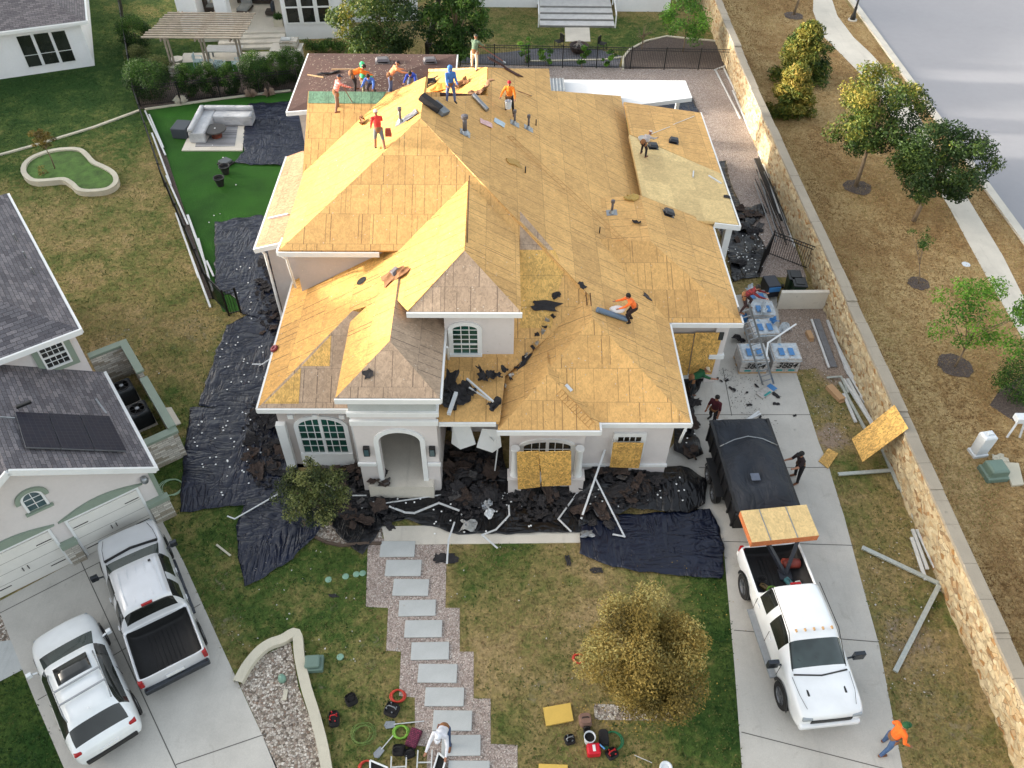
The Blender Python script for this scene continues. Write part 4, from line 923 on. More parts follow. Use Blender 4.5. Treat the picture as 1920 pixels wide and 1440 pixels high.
mb = MB(); mb.box(-5.9, 0, .0, 6.5, 0, .55); mb.box(-4.2, -.05, -.5, 0, 0, .42); mb.box(-4.4, -.2, -1.0, -.5, 0, .29); mb.box(-4.6, -.35, -1.5, -1.0, 0, .16); rl(mb.build('patio_steps', [CONC2], TC))
mb = MB(); mb.slab([(-7.5, -.3, 6.6), (9, 1.2, 6.6), (9, 8, 7.5), (-7.5, 8, 7.5)], .2, 0, 1); mb.build('roof', [SHINGLE_TL, WHITE], TC)
for x in (.3, 1.35, 2.4):
    mb = MB(); mb.box(x, x+.78, -.03, 0, 1.15, 3.6); o = mb.build('window', GLASSK, TC)
    mb = MB(); mb.box(x-.13, x, -.06, 0, 1.0, 3.75); mb.box(x+.78, x+.91, -.06, 0, 1.0, 3.75); mb.box(x, x+.78, -.06, 0, 1.0, 1.15); mb.box(x, x+.78, -.055, -.03, 2.1, 2.2); mb.build('frame', WHITE, o)
mb = MB(); mb.tube([(4.1, -.06, 0), (4.1, -.06, 5.5)], .04, 6); mb.build('downspout', pm('grey_pipe', (110, 112, 112), .5), TC)
TR = thing('house', 'white house with wide white back steps above the fire pit garden', 'house', (5.4, 61.5, 0), 0)
mb = MB(); mb.box(-7.2, -2.7, .3, 6, 0, 5); mb.box(3.1, 7.0, -.3, 6, 0, 5); mb.box(-2.7, 3.1, 3.2, 6, .6, 5); rl(mb.build('wall', STUCCOW, TR))
mb = MB()
for i in range(4): mb.box(-2.6+.02*i, 2.7-.02*i, -3.2+.75*i, (-3.2+.75*(i+1)) if i < 3 else 3.2, 0, .16*(i+1))
rl(mb.build('steps', [pm('white_step_paint', (206, 206, 206), .7)], TR))
mb = MB()
for i in range(4): y = -3.2+.75*i; mb.box(-2.58+.02*i, 2.68-.02*i, y-.006, y-.002, .16*i+.01, .16*i+.13)  # darker strips paint shade on the risers so the steps separate
mb.build('riser_shade', pm('riser_shade_grey', (120, 120, 118), .8), TR)
mb = MB(); mb.slab([(-7.5, -.5, 5.3), (7.4, -1, 5.3), (7.4, 6.5, 6.4), (-7.5, 6.5, 6.4)], .2, 0, 1); mb.build('roof', [SHINGLE_TL, WHITE], TR)
for sx in (-2.7, 2.75):
    mb = MB(); mb.bar((sx, -3.2, .0), (sx, -3.2, .9), .08); mb.bar((sx, -.6, .6), (sx, -.6, 1.4), .08); mb.bar((sx, -3.2, .9), (sx, -.6, 1.4), .08, .1); mb.build('railing', WHITE, TR)
flat('stepping_slabs', [(1059, 52), (1105, 52), (1107, 78), (1060, 78)], CONC2, .02, thick=.02)
# ================================================================ BOUNDARY WALL, FENCES
def stone_wall():
    t = thing('stone_wall', 'long tan rubble stone boundary wall with a grey cap, stepping along the lot', 'wall', (14.7, 30, 0))
    segs = [(4.0, 11.3, 1.66), (11.3, 16.5, 1.7), (16.5, 20.0, 1.74), (20.0, 26.2, 1.8), (26.2, 50.8, 1.86), (50.8, 75, 1.95)]
    for y0, y1, h in segs:
        P = []; n = max(2, round((y1-y0)/.16)); mz = 12; x = 14.62
        for i in range(n+1):
            y = y0+(y1-y0)*i/n; row = []
            for k in range(mz+1):
                z = h*k/mz; d = noise.fractal(Vector((y*1.6, z*2.6, 4)), .6, 2, 4)*.08+(noise.cell(Vector((y*2.2+noise.noise(Vector((y, z, 0))), z*4.2, 9))))*.04
                row.append((x+d*.9*min(1, (h-z)*6)+max(0, y-44)*.02, y, z))
            P.append(row)
        mb = MB(); mb.grid(P); q = max(0, y0-44)*.02; mb.add([(x+q+.12, y0, 0), (x+q+.34, y0, 0), (x+.34+max(0, y1-44)*.02, y1, 0), (x+.12+max(0, y1-44)*.02, y1, 0)]+[(x+q+.12, y0, h), (x+q+.34, y0, h), (x+.34+max(0, y1-44)*.02, y1, h), (x+.12+max(0, y1-44)*.02, y1, h)], [(1, 2, 6, 5), (4, 5, 6, 7)])
        reg_world(mb.build('wall_section', STONEW, t, world=True))
        mb = MB(); yy = y0
        while yy < y1-.01:
            l = min(random.uniform(.9, 1.5), y1-yy); o_ = random.uniform(-.015, .015)+max(0, yy-44)*.02; mb.box(x-.03+o_, x+.42+o_, yy+.003, yy+l-.003, h-.03, h+.09+random.uniform(-.008, .008)); yy += l
        o = mb.build('cap', CAP, t, world=True, bevel=.012); reg_world(o)
stone_wall()
def fence(name, label, pts, h, cat='fence', posts=2.2, gate=None, pick=.11, group=None):
    pts = [Vector((p[0], p[1], 0)) for p in pts]; t = thing(name, label, cat, tuple(pts[0]), group=group)
    for a, b in zip(pts[:-1], pts[1:]):
        L = (b-a).length; d = (b-a)/L; n = max(1, round(L/posts))
        for i in range(n+(1 if b == pts[-1] else 0)):
            p = a+d*L*i/n; mb = MB(); mb.box(p.x-.035, p.x+.035, p.y-.035, p.y+.035, 0, h+.08); mb.build('post', BLACKM, t, world=True)
        for i in range(n):
            p, q = a+d*L*i/n, a+d*L*(i+1)/n; mb = MB(); l = (q-p).length
            for z in (.12, h-.16, h): mb.bar(p+Vector((0, 0, z)), q+Vector((0, 0, z)), .035, .03)
            for k in range(1, int(l/pick)): c = p+(q-p)*k*pick/l; mb.bar(c+Vector((0, 0, .05)), c+Vector((0, 0, h+.02)), .018, .018)
            mb.build('panel', BLACKM, t, world=True)
    return t
def gx(*q): return [tuple(G(*p).xy) for p in q]
fence('fence', 'long black metal fence between the neighbour\'s lawn and the artificial turf', gx((226, -5), (262, 205), (310, 350), (400, 560), (430, 592)), 1.35)
fence('fence', 'black metal fence along the back of the planting bed with round bushes', gx((264, 200), (560, 168)), 1.25)
fence('fence', 'black metal fence across the back of the gravel yard', gx((800, 122), (1372, 133)), 1.4)
fence('fence', 'black metal fence between two back gardens behind the trees', gx((802, 120), (830, -10)), 1.4)
fence('fence', 'short black metal fence beside the wheeled bins', gx((1422, 512), (1440, 478), (1528, 512)), 1.35)
fence('gate', 'black metal gate folded at the corner of the turf fence', gx((430, 592), (452, 586)), 1.35, cat='gate', posts=1.5)
# limestone edging strips
def strip(name, label, pts, w=.14, h=.08, m=LIME, cat='edging', z=0):
    P = [G(*p) for p in pts]; t = MB(); left, right = [], []
    for i, p in enumerate(P):
        d = (P[min(i+1, len(P)-1)]-P[max(i-1, 0)]).normalized(); n = Vector((-d.y, d.x, 0))*w/2; left.append(p+n); right.append(p-n)
    for i in range(len(P)-1):
        q = [right[i], right[i+1], left[i+1], left[i]]; t.slab([(v.x, v.y, h+z) for v in q], h)
    o = t.build(name, m); return props(o, label, cat)
strip('edging', 'straight pale edging strip across the neighbour\'s lawn', [(-20, 297), (60, 275), (175, 240), (262, 208)], .16)
strip('edging', 'pale edging between planting bed and artificial turf', [(272, 206), (400, 188), (545, 170)], .16)
strip('edging', 'curved pale edging round the bed by the stone wall', [(1168, 132), (1168, 110), (1180, 94), (1210, 78), (1250, 69), (1300, 74), (1345, 78)], .14)
strip('edging', 'pale edging behind the back fence', [(985, 116), (1080, 114), (1130, 113), (1168, 108)], .12)
strip('edging', 'dark brown edging around the gravel by the young front tree', [(568, 978), (585, 1005), (612, 1018), (640, 1024), (690, 1020), (716, 1020)], .10, .08, pm('dark_edging', (84, 70, 60), .8))
# ---- raised bed borders
KB = [(48, 330), (55, 310), (80, 296), (115, 288), (150, 288), (165, 298), (178, 312), (200, 322), (217, 334), (220, 350), (205, 362), (178, 366), (152, 364), (138, 352), (122, 344), (95, 346), (65, 346)]
def border(name, label, pts, w, h, z0=0, closed=True, m=LIME, dens=3):
    P = [G(*p) for p in pts]; n = len(P); Q = []
    rng = n if closed else n-1
    for i in range(rng):
        p0, p1, p2, p3 = (P[(i-1) % n] if closed or i > 0 else P[i]), P[i], P[(i+1) % n], (P[(i+2) % n] if closed or i+2 < n else P[(i+1) % n])
        for k in range(dens):
            u = k/dens; Q.append(.5*((2*p1)+(-p0+p2)*u+(2*p0-5*p1+4*p2-p3)*u*u+(-p0+3*p1-3*p2+p3)*u**3))
    if not closed: Q.append(P[-1])
    rows = []
    N = len(Q)
    for i in range(N):
        a = Q[(i-1) % N] if closed or i > 0 else Q[i]; b = Q[(i+1) % N] if closed or i < N-1 else Q[i]
        d = (b-a).normalized(); nn = Vector((-d.y, d.x, 0))*w/2; j = random.uniform(-.01, .01)
        rows.append([Q[i]+nn, Q[i]+nn+Vector((0, 0, h+j)), Q[i]-nn+Vector((0, 0, h+j)), Q[i]-nn])
    if closed: rows.append(rows[0])
    mb = MB(); mb.grid(rows); o = mb.build(name, m); return props(o, label, 'border'), Q
border('bed_border', 'kidney-shaped pale stone border round a small grass bed', KB, .26, .30)
_ , Q_ = border('bed_border', 'curved pale limestone border round the front gravel bed', [(448, 1283), (470, 1245), (500, 1215), (530, 1203), (557, 1192), (563, 1235), (575, 1290), (592, 1345), (606, 1400), (614, 1445), (625, 1500)], .30, .2, closed=False, dens=4)
flat('bed_grass', KB, pm('bed_grass_green', (74, 104, 44), .9, var=.45, vs=2.2, bs=.8, bscale=26), .2)
# pavers of the front walk
for i, (x0, x1, y0, y1) in enumerate([(713, 778, 1016, 1045), (723, 790, 1051, 1081), (737, 804, 1087, 1118), (748, 817, 1126, 1156), (759, 829, 1164, 1196), (771, 842, 1205, 1238), (784, 857, 1246, 1281), (797, 870, 1290, 1325), (812, 885, 1333, 1371), (828, 901, 1379, 1418), (840, 918, 1427, 1470)]):
    c = G((x0+x1)/2, (y0+y1)/2); a = G(x0, (y0+y1)/2); b = G(x1, (y0+y1)/2); w_ = (b-a).length; d0 = G((x0+x1)/2, y0)-G((x0+x1)/2, y1)
    mb = MB(); mb.box(-w_/2, w_/2, -d0.length/2, d0.length/2, 0, .05)
    o = mb.build('paver', PAD, bevel=.012); o.location = (c.x, c.y, .01); o.rotation_euler = (0, 0, R(random.uniform(-1, 1)))
    MWS[o.name] = Matrix.Translation((c.x, c.y, .01))
    reg(o)
    ords = ['topmost', 'second', 'third', 'fourth', 'fifth', 'sixth', 'seventh', 'eighth', 'ninth', 'tenth', 'lowest']
    props(o, ords[i]+' blue-grey paver of the stepping path counting from the house', 'paver', 'pavers of the stepping path')

# ================================================================ TREES AND SHRUBS
def leafmesh(clumps, n, size, name, m, parent, flat_=0.5, seed=0, long=1.0, world=True, up=0.3):
    rnd = random.Random(seed); mb = MB(); V, Fs, T = [], [], []
    wts = [c[1]**2.2 for c in clumps]
    for _ in range(n):
        c = rnd.choices(clumps, wts)[0]; r = c[1]
        d = Vector((rnd.gauss(0, 1), rnd.gauss(0, 1), rnd.gauss(0, 1))).normalized()*r*(rnd.random()**.38)
        d.z *= c[3] if len(c) > 3 else .75
        p = c[0]+d; s_ = size*rnd.uniform(.55, 1.3)
        nrm = (d.normalized()*.6+Vector((rnd.gauss(0, .5), rnd.gauss(0, .5), rnd.gauss(up, .5)))).normalized()
        t = nrm.cross(Vector((rnd.gauss(0, 1), rnd.gauss(0, 1), rnd.gauss(0, 1)))).normalized(); b = nrm.cross(t)
        k = len(V); V += [p-t*s_*long, p+b*s_*.45, p+t*s_*long, p-b*s_*.45]; Fs.append((k, k+1, k+2, k+3))
        T.append(min(1, max(0, c[2]+rnd.gauss(0, .13))))
    me = bpy.data.meshes.new(name)
    if world and parent is not None: inv = MWS[parent.name].inverted(); V = [inv @ v for v in V]
    me.from_pydata([tuple(v) for v in V], [], Fs); me.materials.append(m)
    a = me.attributes.new('tone', 'FLOAT', 'FACE'); a.data.foreach_set('value', T)
    o = bpy.data.objects.new(name, me); COL.objects.link(o); o.parent = parent; return o
BARK = pm('grey_brown_bark', (120, 104, 84), .9, var=.25, vs=6, bs=.5)
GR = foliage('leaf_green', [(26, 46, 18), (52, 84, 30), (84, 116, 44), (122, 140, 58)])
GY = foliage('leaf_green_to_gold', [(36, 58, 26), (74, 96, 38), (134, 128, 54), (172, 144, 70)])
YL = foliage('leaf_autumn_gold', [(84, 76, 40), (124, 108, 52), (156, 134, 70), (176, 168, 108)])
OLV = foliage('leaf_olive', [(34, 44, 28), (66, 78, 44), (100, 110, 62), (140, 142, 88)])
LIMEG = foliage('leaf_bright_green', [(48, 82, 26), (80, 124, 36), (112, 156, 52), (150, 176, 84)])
def tree(name, label, base, top_off, H, rx, rz, m, tones=(.2, .8), n=6000, size=.09, tr=.09, clear=.4, seed=1, cat='tree', group=None, nclump=26, lean=(0, 0), sun_grad=0, cl=.4, base_z=0, open_=0, limbs=8):
    "tapered trunk with limbs into a crown of leaf clumps"
    rnd = random.Random(seed); b = Vector(base); t = thing(name, label, cat, tuple(b), group=group)
    cen = b+Vector((lean[0], lean[1], H-rz)); cl_ = []
    for _ in range(nclump):
        while True:
            q = Vector((rnd.uniform(-1, 1), rnd.uniform(-1, 1), rnd.uniform(-1, 1)))
            if q.length < 1 and q.length > open_: break
        p = cen+Vector((q.x*rx, q.y*rx, q.z*rz)); tn = rnd.uniform(*tones)+sun_grad*(-q.x*.5+q.z*.5)  # sunlight put into leaf tone: lighter toward the top and left
        cl_.append((p, rx*cl*rnd.uniform(.6, 1.2), tn))
    mb = MB(); k = b+Vector((lean[0]*.35, lean[1]*.35, H*clear)); pk = cen+Vector((0, 0, rz*.4))
    mb.tube([b, b+(k-b)*.5+Vector((.03, .02, 0)), k, cen, pk], [tr*1.25, tr, tr*.85, tr*.45, tr*.15], 9)
    for c in rnd.sample(cl_, min(limbs, len(cl_))):
        s_ = k.lerp(cen, rnd.uniform(0, .7)); e = c[0]; mid = s_.lerp(e, .5)+Vector((0, 0, rnd.uniform(-.1, .2)*rx*.4))
        mb.tube([s_, mid, e], [tr*.5, tr*.3, tr*.1], 6)
    mb.build('trunk', BARK, t, world=True, smooth=True)
    leafmesh(cl_, n, size, 'crown', m, t, seed=seed)
    return t
def mulch_ring(px, py, r):
    c = G(px, py); n = 22; mb = MB(); pts = [(c.x+r*math.cos(a)*random.uniform(.9, 1.1), c.y+r*math.sin(a)*random.uniform(.9, 1.1), .03) for a in [2*math.pi*i/n for i in range(n)]]
    mb.add(pts, [tuple(range(n))]); o = mb.build('mulch_ring', MULCH); o['kind'] = 'structure'
# right verge
mulch_ring(1608, 352, .75); mulch_ring(1790, 686, .72); mulch_ring(1488, 30, .7); mulch_ring(1722, 532, .5)
g = lambda x, y: tuple(G(x, y))
tree('street_tree', 'tall verge tree with sunlit gold painted over its green crown, bare trunk showing', g(1604, 350), 0, 5.6, 2.4, 2.1, GY, (.05, .4), 19000, .085, .10, .38, 3, sun_grad=.65, lean=(.5, 1.6), nclump=90, cl=.26)
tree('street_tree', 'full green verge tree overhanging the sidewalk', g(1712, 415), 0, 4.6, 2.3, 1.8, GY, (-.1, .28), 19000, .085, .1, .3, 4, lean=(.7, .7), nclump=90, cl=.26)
tree('street_tree', 'sparse bright green young tree on the lower verge', g(1790, 688), 0, 3.6, 2.0, 1.2, LIMEG, (.1, .8), 5000, .07, .045, .2, 5, lean=(.3, .4), nclump=26, cl=.3, open_=.3, limbs=12)
tree('sapling', 'thin sapling with few leaves in a mulch ring on the verge', g(1722, 533), 0, 2.6, .6, 1.1, GR, (.2, .8), 420, .06, .025, .3, 6, lean=(-.3, 1.0), nclump=10)
tree('street_tree', 'verge tree cut by the top edge, only trunk and low twigs in view', g(1488, 28), 0, 4.6, 1.3, 1.1, GY, (.3, .7), 2500, .08, .08, .5, 8, lean=(.8, .8))
def cone_shrub(name, label, base, H, r, m, n, size, seed, tones, sun_gradx=0, cat='tree', long=1.6):
    rnd = random.Random(seed); b = Vector(base); t = thing(name, label, cat, tuple(b)); cl_ = []
    for i in range(110):
        h = rnd.random()**.9; rr = r*(1-h)**.5*rnd.uniform(.25, 1)*.85; a = rnd.uniform(0, 6.28)
        tn = rnd.uniform(*tones)+sun_gradx*(-math.cos(a)*.3-math.sin(a)*.3)+.25*h  # light painted into leaf tone: lighter toward top and left front
        cl_.append((b+Vector((rr*math.cos(a), rr*math.sin(a), h*H*.92+.15)), r*.26*rnd.uniform(.7, 1.2), tn))
    mb = MB(); mb.tube([b, b+Vector((0, 0, H*.8))], [.09, .03], 8); mb.build('trunk', BARK, t, world=True)
    leafmesh(cl_, n, size, 'crown', m, t, seed=seed, long=long); return t
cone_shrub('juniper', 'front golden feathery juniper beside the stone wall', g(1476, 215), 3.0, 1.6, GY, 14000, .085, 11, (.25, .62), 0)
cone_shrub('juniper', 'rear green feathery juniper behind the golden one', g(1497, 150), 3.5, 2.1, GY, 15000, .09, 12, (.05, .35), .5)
# trees at the top
tree('tree', 'broad green tree, its sunlit yellow painted in, left of the garden fence line', tuple(G(722, 140)), 0, 6.0, 2.7, 2.6, GY, (.0, .35), 13000, .11, .12, .3, 21, sun_grad=.5, nclump=80, cl=.28)
tree('tree', 'dark green tree right of the garden fence line behind the back roof', tuple(G(858, 132)), 0, 5.8, 2.1, 2.6, GR, (.1, .6), 12000, .11, .12, .28, 22, nclump=80, cl=.28)
tree('tree', 'slender young tree in the back bed near the stone wall', tuple(G(1280, 98)), 0, 3.8, 1.5, 1.5, LIMEG, (.0, .6), 4200, .08, .04, .25, 23)
tree('tree', 'leafless pale grey shrub in the lawn below the white steps', tuple(G(1203, 92)), 0, 2.0, 1.0, .7, OLV, (.5, 1), 60, .05, .035, .1, 24, limbs=24, nclump=40)
for i, (px, py, h) in enumerate(((985, 118, 1.3), (1022, 122, .7), (1090, 128, 1.0), (1142, 126, .7))):
    tree('young_shrub', ['taller bright shrub left of the fire pit behind the fence', 'small low shrub between the two brighter ones left of the fire pit', 'bushy bright shrub just right of the fire pit behind the fence', 'straggly small shrub farthest right of the fire pit'][i], tuple(G(px, py)), 0, h+.5, .5, (h+.4)/2, LIMEG, (0, .7), 700, .07, .02, .15, 30+i, cat='shrub', limbs=4, nclump=10)
# front yard
tree('tree', 'round golden-leaved front yard tree in a gravel square', tuple(G(1195, 1298)), 0, 3.5, 1.68, 1.25, YL, (.0, .95), 75000, .042, .055, .28, 41, nclump=120, cl=.3, limbs=14, lean=(0, .1))
tree('tree', 'small dark olive tree growing through the tarps by the front door', tuple(G(622, 985)), 0, 2.6, 1.2, .9, OLV, (.1, .85), 11000, .05, .05, .25, 42, nclump=60, cl=.28, limbs=10, lean=(-.5, .3))
tree('tree', 'small bronze-leaved tree standing in the kidney-shaped bed', tuple(G(103, 316, .2)), 0, 2.1, .55, .6, YL, (.0, .5), 1800, .05, .03, .5, 43, lean=(-.25, .4), nclump=16)
flat('gravel_square', [(1113, 1320), (1250, 1325), (1262, 1352), (1115, 1350)], RIVER, .02)
# round clipped bushes etc
def bush(label, px, py, r, h, m=GR, tones=(.2, .75), n=2200, size=.045, seed=0, name='bush', group=None):
    c = G(px, py); t = thing(name, label, 'bush', tuple(c), group=group); rnd = random.Random(seed); cl_ = []
    for i in range(60):
        a = rnd.uniform(0, 6.28); ph = math.acos(rnd.uniform(-1, 1)); cl_.append((c+Vector((r*.78*math.sin(ph)*math.cos(a), r*.78*math.sin(ph)*math.sin(a), h*.5+h*.42*math.cos(ph))), r*.4, rnd.uniform(*tones)+.2*math.cos(ph)))  # bush tops painted lighter in tone, as lit from above
    mb = MB(); mb.tube([c, c+Vector((0, 0, h*.5))], [.05, .03], 6); mb.build('stem', BARK, t, world=True)
    leafmesh(cl_, n, size, 'foliage', m, t, seed=seed); return t
BG = 'round clipped bushes by the back garden fence'
for i, (px, py, r, h, lb) in enumerate([(260, 90, .95, 1.6, 'round bush highest up beside the long black fence'), (287, 185, 1.15, 1.9, 'largest dark round bush at the fence corner'), (357, 182, .62, 1.6, 'first upright clipped bush right of the fence corner'), (397, 178, .62, 1.6, 'second upright clipped bush in front of the pergola'), (434, 176, .6, 1.5, 'third upright clipped bush in front of the pergola'), (484, 166, .85, 1.8, 'wider clipped bush right of the pergola posts'), (524, 160, .7, 1.6, 'clipped bush next to the stone fireplace'), (552, 152, .7, 1.7, 'clipped bush right of the stone fireplace touching the back roof'), (262, 118, .7, .8, 'low spreading shrub between the two big round bushes'), (302, 140, .8, .8, 'low light shrub beside the left pergola post')]):
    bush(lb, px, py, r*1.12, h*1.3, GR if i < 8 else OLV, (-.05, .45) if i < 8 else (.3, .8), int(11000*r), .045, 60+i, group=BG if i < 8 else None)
for i, (x0, x1, y, lb) in enumerate([(322, 376, 52, 'clipped hedge against the white wall left of the patio'), (575, 650, 98, 'low strappy hedge under the three tall windows')]):
    a, b = G(x0, y), G(x1, y); t = thing('hedge', lb, 'hedge', tuple((a+b)/2)); n = 14
    cl_ = [(a.lerp(b, (k+.5)/n)+Vector((0, random.uniform(-.2, .2), .35+random.uniform(0, .25))), .42, random.uniform(.1, .6)) for k in range(n)]*2
    leafmesh(cl_, 2600, .06, 'foliage', GR, t, seed=80+i, long=1.4)
bush('dark leafy bush at the right edge beside the lower verge', 1896, 742, 1.0, 1.9, GR, (.05, .6), 5200, .045, 90)
for i, (px, py) in enumerate([(340, 195), (472, 182), (505, 180)]):
    c = G(px, py); t = thing('grass_clump', ['pale feathery grass clump left in the fence bed', 'feathery grass clump middle of the fence bed', 'feathery grass clump right in the fence bed'][i], 'grass clump', tuple(c)); mb = MB()
    for k in range(60):
        a = random.uniform(0, 6.28); e = random.uniform(.15, .5); h = random.uniform(.2, .55); q = Vector((math.cos(a), math.sin(a), 0)); s_ = Vector((-q.y, q.x, 0))*.012
        mb.add([c-s_, c+s_, c+q*e*.5+Vector((0, 0, h)), c+q*e+Vector((0, 0, h*.7))], [(0, 1, 2), (0, 2, 3)])
    mb.build('blades', pm('pale_straw' if i == 0 else 'straw_%s' % i, (190, 184, 170) if i == 0 else (150, 130, 116), .8), t, world=True)
c = G(570, 935)
# ================================================================ BACK GARDEN FURNITURE
WOODP = pm('weathered_pergola_wood', (150, 140, 126), .85, var=.2, vs=3)
def pergola():
    t = thing('pergola', 'weathered timber slatted pergola over the outdoor dining table', 'pergola', tuple(G(392, 138)))
    H_ = 2.35
    bases = [G(330, 140), G(394, 136), G(458, 134)]
    for b in bases:
        mb = MB(); mb.box(b.x-.28, b.x+.28, b.y-.28, b.y+.28, 0, .55); o = mb.build('stone_base', LEDGER, t, world=True)
        mb = MB(); mb.box(b.x-.32, b.x+.32, b.y-.32, b.y+.32, .55, .62); mb.build('cap', LIME, o, world=True)
        for s_ in (-.1, .1):
            mb = MB(); mb.box(b.x+s_-.05, b.x+s_+.05, b.y-.06, b.y+.06, .62, H_); mb.build('post', WOODP, t, world=True)
    x0, x1, y0 = bases[0].x-1.2, bases[2].x+.3, bases[0].y-.25
    for b in bases:
        for s_ in (-.12, .12): mb = MB(); mb.box(b.x+s_-.035, b.x+s_+.035, y0-.3, y0+3.9, H_, H_+.18); mb.build('beam', WOODP, t, world=True)
    for i in range(12):
        y = y0-.25+i*.335; o_ = random.uniform(-.1, .1); mb = MB(); mb.box(x0+o_+.04*i, x1+.35+o_, y, y+.13, H_+.18, H_+.25); mb.build('slat', WOODP, t, world=True)
pergola()
flat('stone_terrace', [(345, 100), (520, 97), (515, 112), (335, 118)], CONC2, .02, thick=.016)
flat('artificial_turf', [(345, 112), (505, 106), (492, 134), (340, 138)], TURF, .014)
PLW = pm('pale_blue_resin', (176, 196, 200), .5, var=.04)
def table():
    c = G(425, 112); t = thing('dining_table', 'long pale outdoor dining table under the pergola', 'table', tuple(c))
    mb = MB(); mb.box(-1.15, 1.15, -.5, .5, .71, .76); mb.build('table_top', pm('pale_table', (184, 186, 186), .6), t, bevel=.01)
    for x in (-.95, .95):
        for y in (-.4, .4): mb = MB(); mb.box(x-.05, x+.05, y-.05, y+.05, 0, .71); mb.build('leg', METAL, t)
table()
def chair():
    t = thing('garden_chair', 'pale blue slatted garden chair at the left end of the dining table', 'chair', (0, 0, 0), group='garden chairs round the dining table')
    mb = MB()
    for i in range(5): mb.box(-.24+i*.1, -.16+i*.1, -.24, .24, .42, .45)
    mb.build('seat', PLW, t)
    mb = MB(); mb.box(-.25, .25, -.27, -.24, .82, .88)
    for i in range(5): mb.box(-.23+i*.1, -.17+i*.1, -.26, -.245, .46, .82)
    mb.build('backrest', PLW, t)
    for x in (-.25, .25):
        mb = MB(); mb.box(x-.03, x+.03, -.25, .22, .62, .65); mb.box(x-.02, x+.02, .18, .22, .45, .62); mb.build('armrest', PLW, t)
        for y in (-.25, .22): mb = MB(); mb.box(x-.02, x+.02, y-.02, y+.02, 0, .44); mb.build('leg', PLW, t)
    return t
ch = chair(); ch.location = tuple(G(375, 126)); ch.rotation_euler = (0, 0, R(-90))
for (px, py, rz, lb) in [(400, 133, 0, 'pale blue slatted garden chair at the left of the near table side'), (417, 134, 0, 'pale blue slatted garden chair at the middle of the near table side'), (447, 130, 80, 'pale blue slatted garden chair at the right end of the dining table')]:
    dup(ch, tuple(G(px, py)), (0, 0, R(rz)), lb)
mb = MB(); mb.lathe([(.15, 0), (.25, .05), (.42, .4), (.44, .42), (.38, .42), (.1, .33), (0, .33)], 24, tuple(G(334, 122))); props(mb.build('fire_bowl', CONC2, smooth=True), 'round concrete bowl beside the left pergola post', 'bowl')
def fireplace():
    c = G(543, 118); t = thing('outdoor_grill', 'stacked stone outdoor fireplace with pale countertop left of the brown roof', 'grill', tuple(c))
    mb = MB(); mb.box(-.9, .9, -.5, .5, 0, 1.0); mb.build('base', LEDGER, t); mb = MB(); mb.box(-.35, .75, -.3, .5, 1.06, 1.5); mb.build('chimney_block', LEDGER, t)
    mb = MB(); mb.box(-1.0, 1.0, -.6, .6, 1.0, 1.06); mb.build('countertop', CONC2, t, bevel=.01); mb = MB(); mb.box(-.3, .3, -.1, .35, 1.5, 1.56); mb.build('cap', PAD, t)
fireplace()
mb = MB(); c = G(527, 62, 0); cx, cy = c.x, c.y
t = thing('planter', 'pale square planter with spiky plant at the right end of the patio steps', 'planter', (cx, cy, .3)); mb.box(-.3, .3, -.3, .3, -.3, .7); mb.build('pot', LIME, t, bevel=.02)
cl_ = [(Vector((cx, cy, 1.15)), .3, .3)]; leafmesh(cl_, 260, .08, 'foliage', GR, t, seed=99, long=1.8)
def padded(name, label, cat, c, parts, rz=0, m=None):
    t = thing(name, label, cat, c, rz)
    for nm, b, mm_ in parts: mb = MB(); mb.box(*b); mb.build(nm, mm_, t, bevel=.04)
    return t
GCUSH = pm('grey_cushion', (150, 152, 150), .9); NAVY = pm('navy_cushion', (52, 58, 70), .9); DKW = pm('dark_wood', (66, 56, 50), .7)
pz = .55
padded('lounge_chair', 'grey cushioned lounge chair with footstool on the white patio', 'chair', tuple(G(462, 20, pz)), [('frame', (-.4, .4, -.8, .5, .12, .25), DKW), ('seat', (-.38, .38, -.75, .3, .25, .42), GCUSH), ('backrest', (-.38, .38, .25, .45, .3, .8), GCUSH)], R(-8))
padded('sofa', 'dark navy sofa at the back of the white patio', 'sofa', tuple(G(478, 6, pz)), [('frame', (-1.2, 1.2, -.2, .6, .05, .3), DKW), ('seat', (-1.1, 1.1, -.25, .4, .3, .45), NAVY), ('backrest', (-1.1, 1.1, .4, .6, .4, .9), NAVY)])
padded('lounge_chair', 'dark wicker chair at the left of the white patio', 'chair', tuple(G(396, 22, pz)), [('frame', (-.35, .35, -.35, .35, .1, .4), DKW), ('backrest', (-.35, -.2, -.35, .35, .4, 1.0), DKW), ('seat', (-.2, .3, -.3, .3, .4, .5), GCUSH)])
padded('lounge_chair', 'dark low chair at the right of the white patio', 'chair', tuple(G(508, 28, pz)), [('frame', (-.3, .3, -.35, .35, .1, .35), DKW), ('backrest', (.15, .3, -.35, .35, .35, .85), NAVY)])
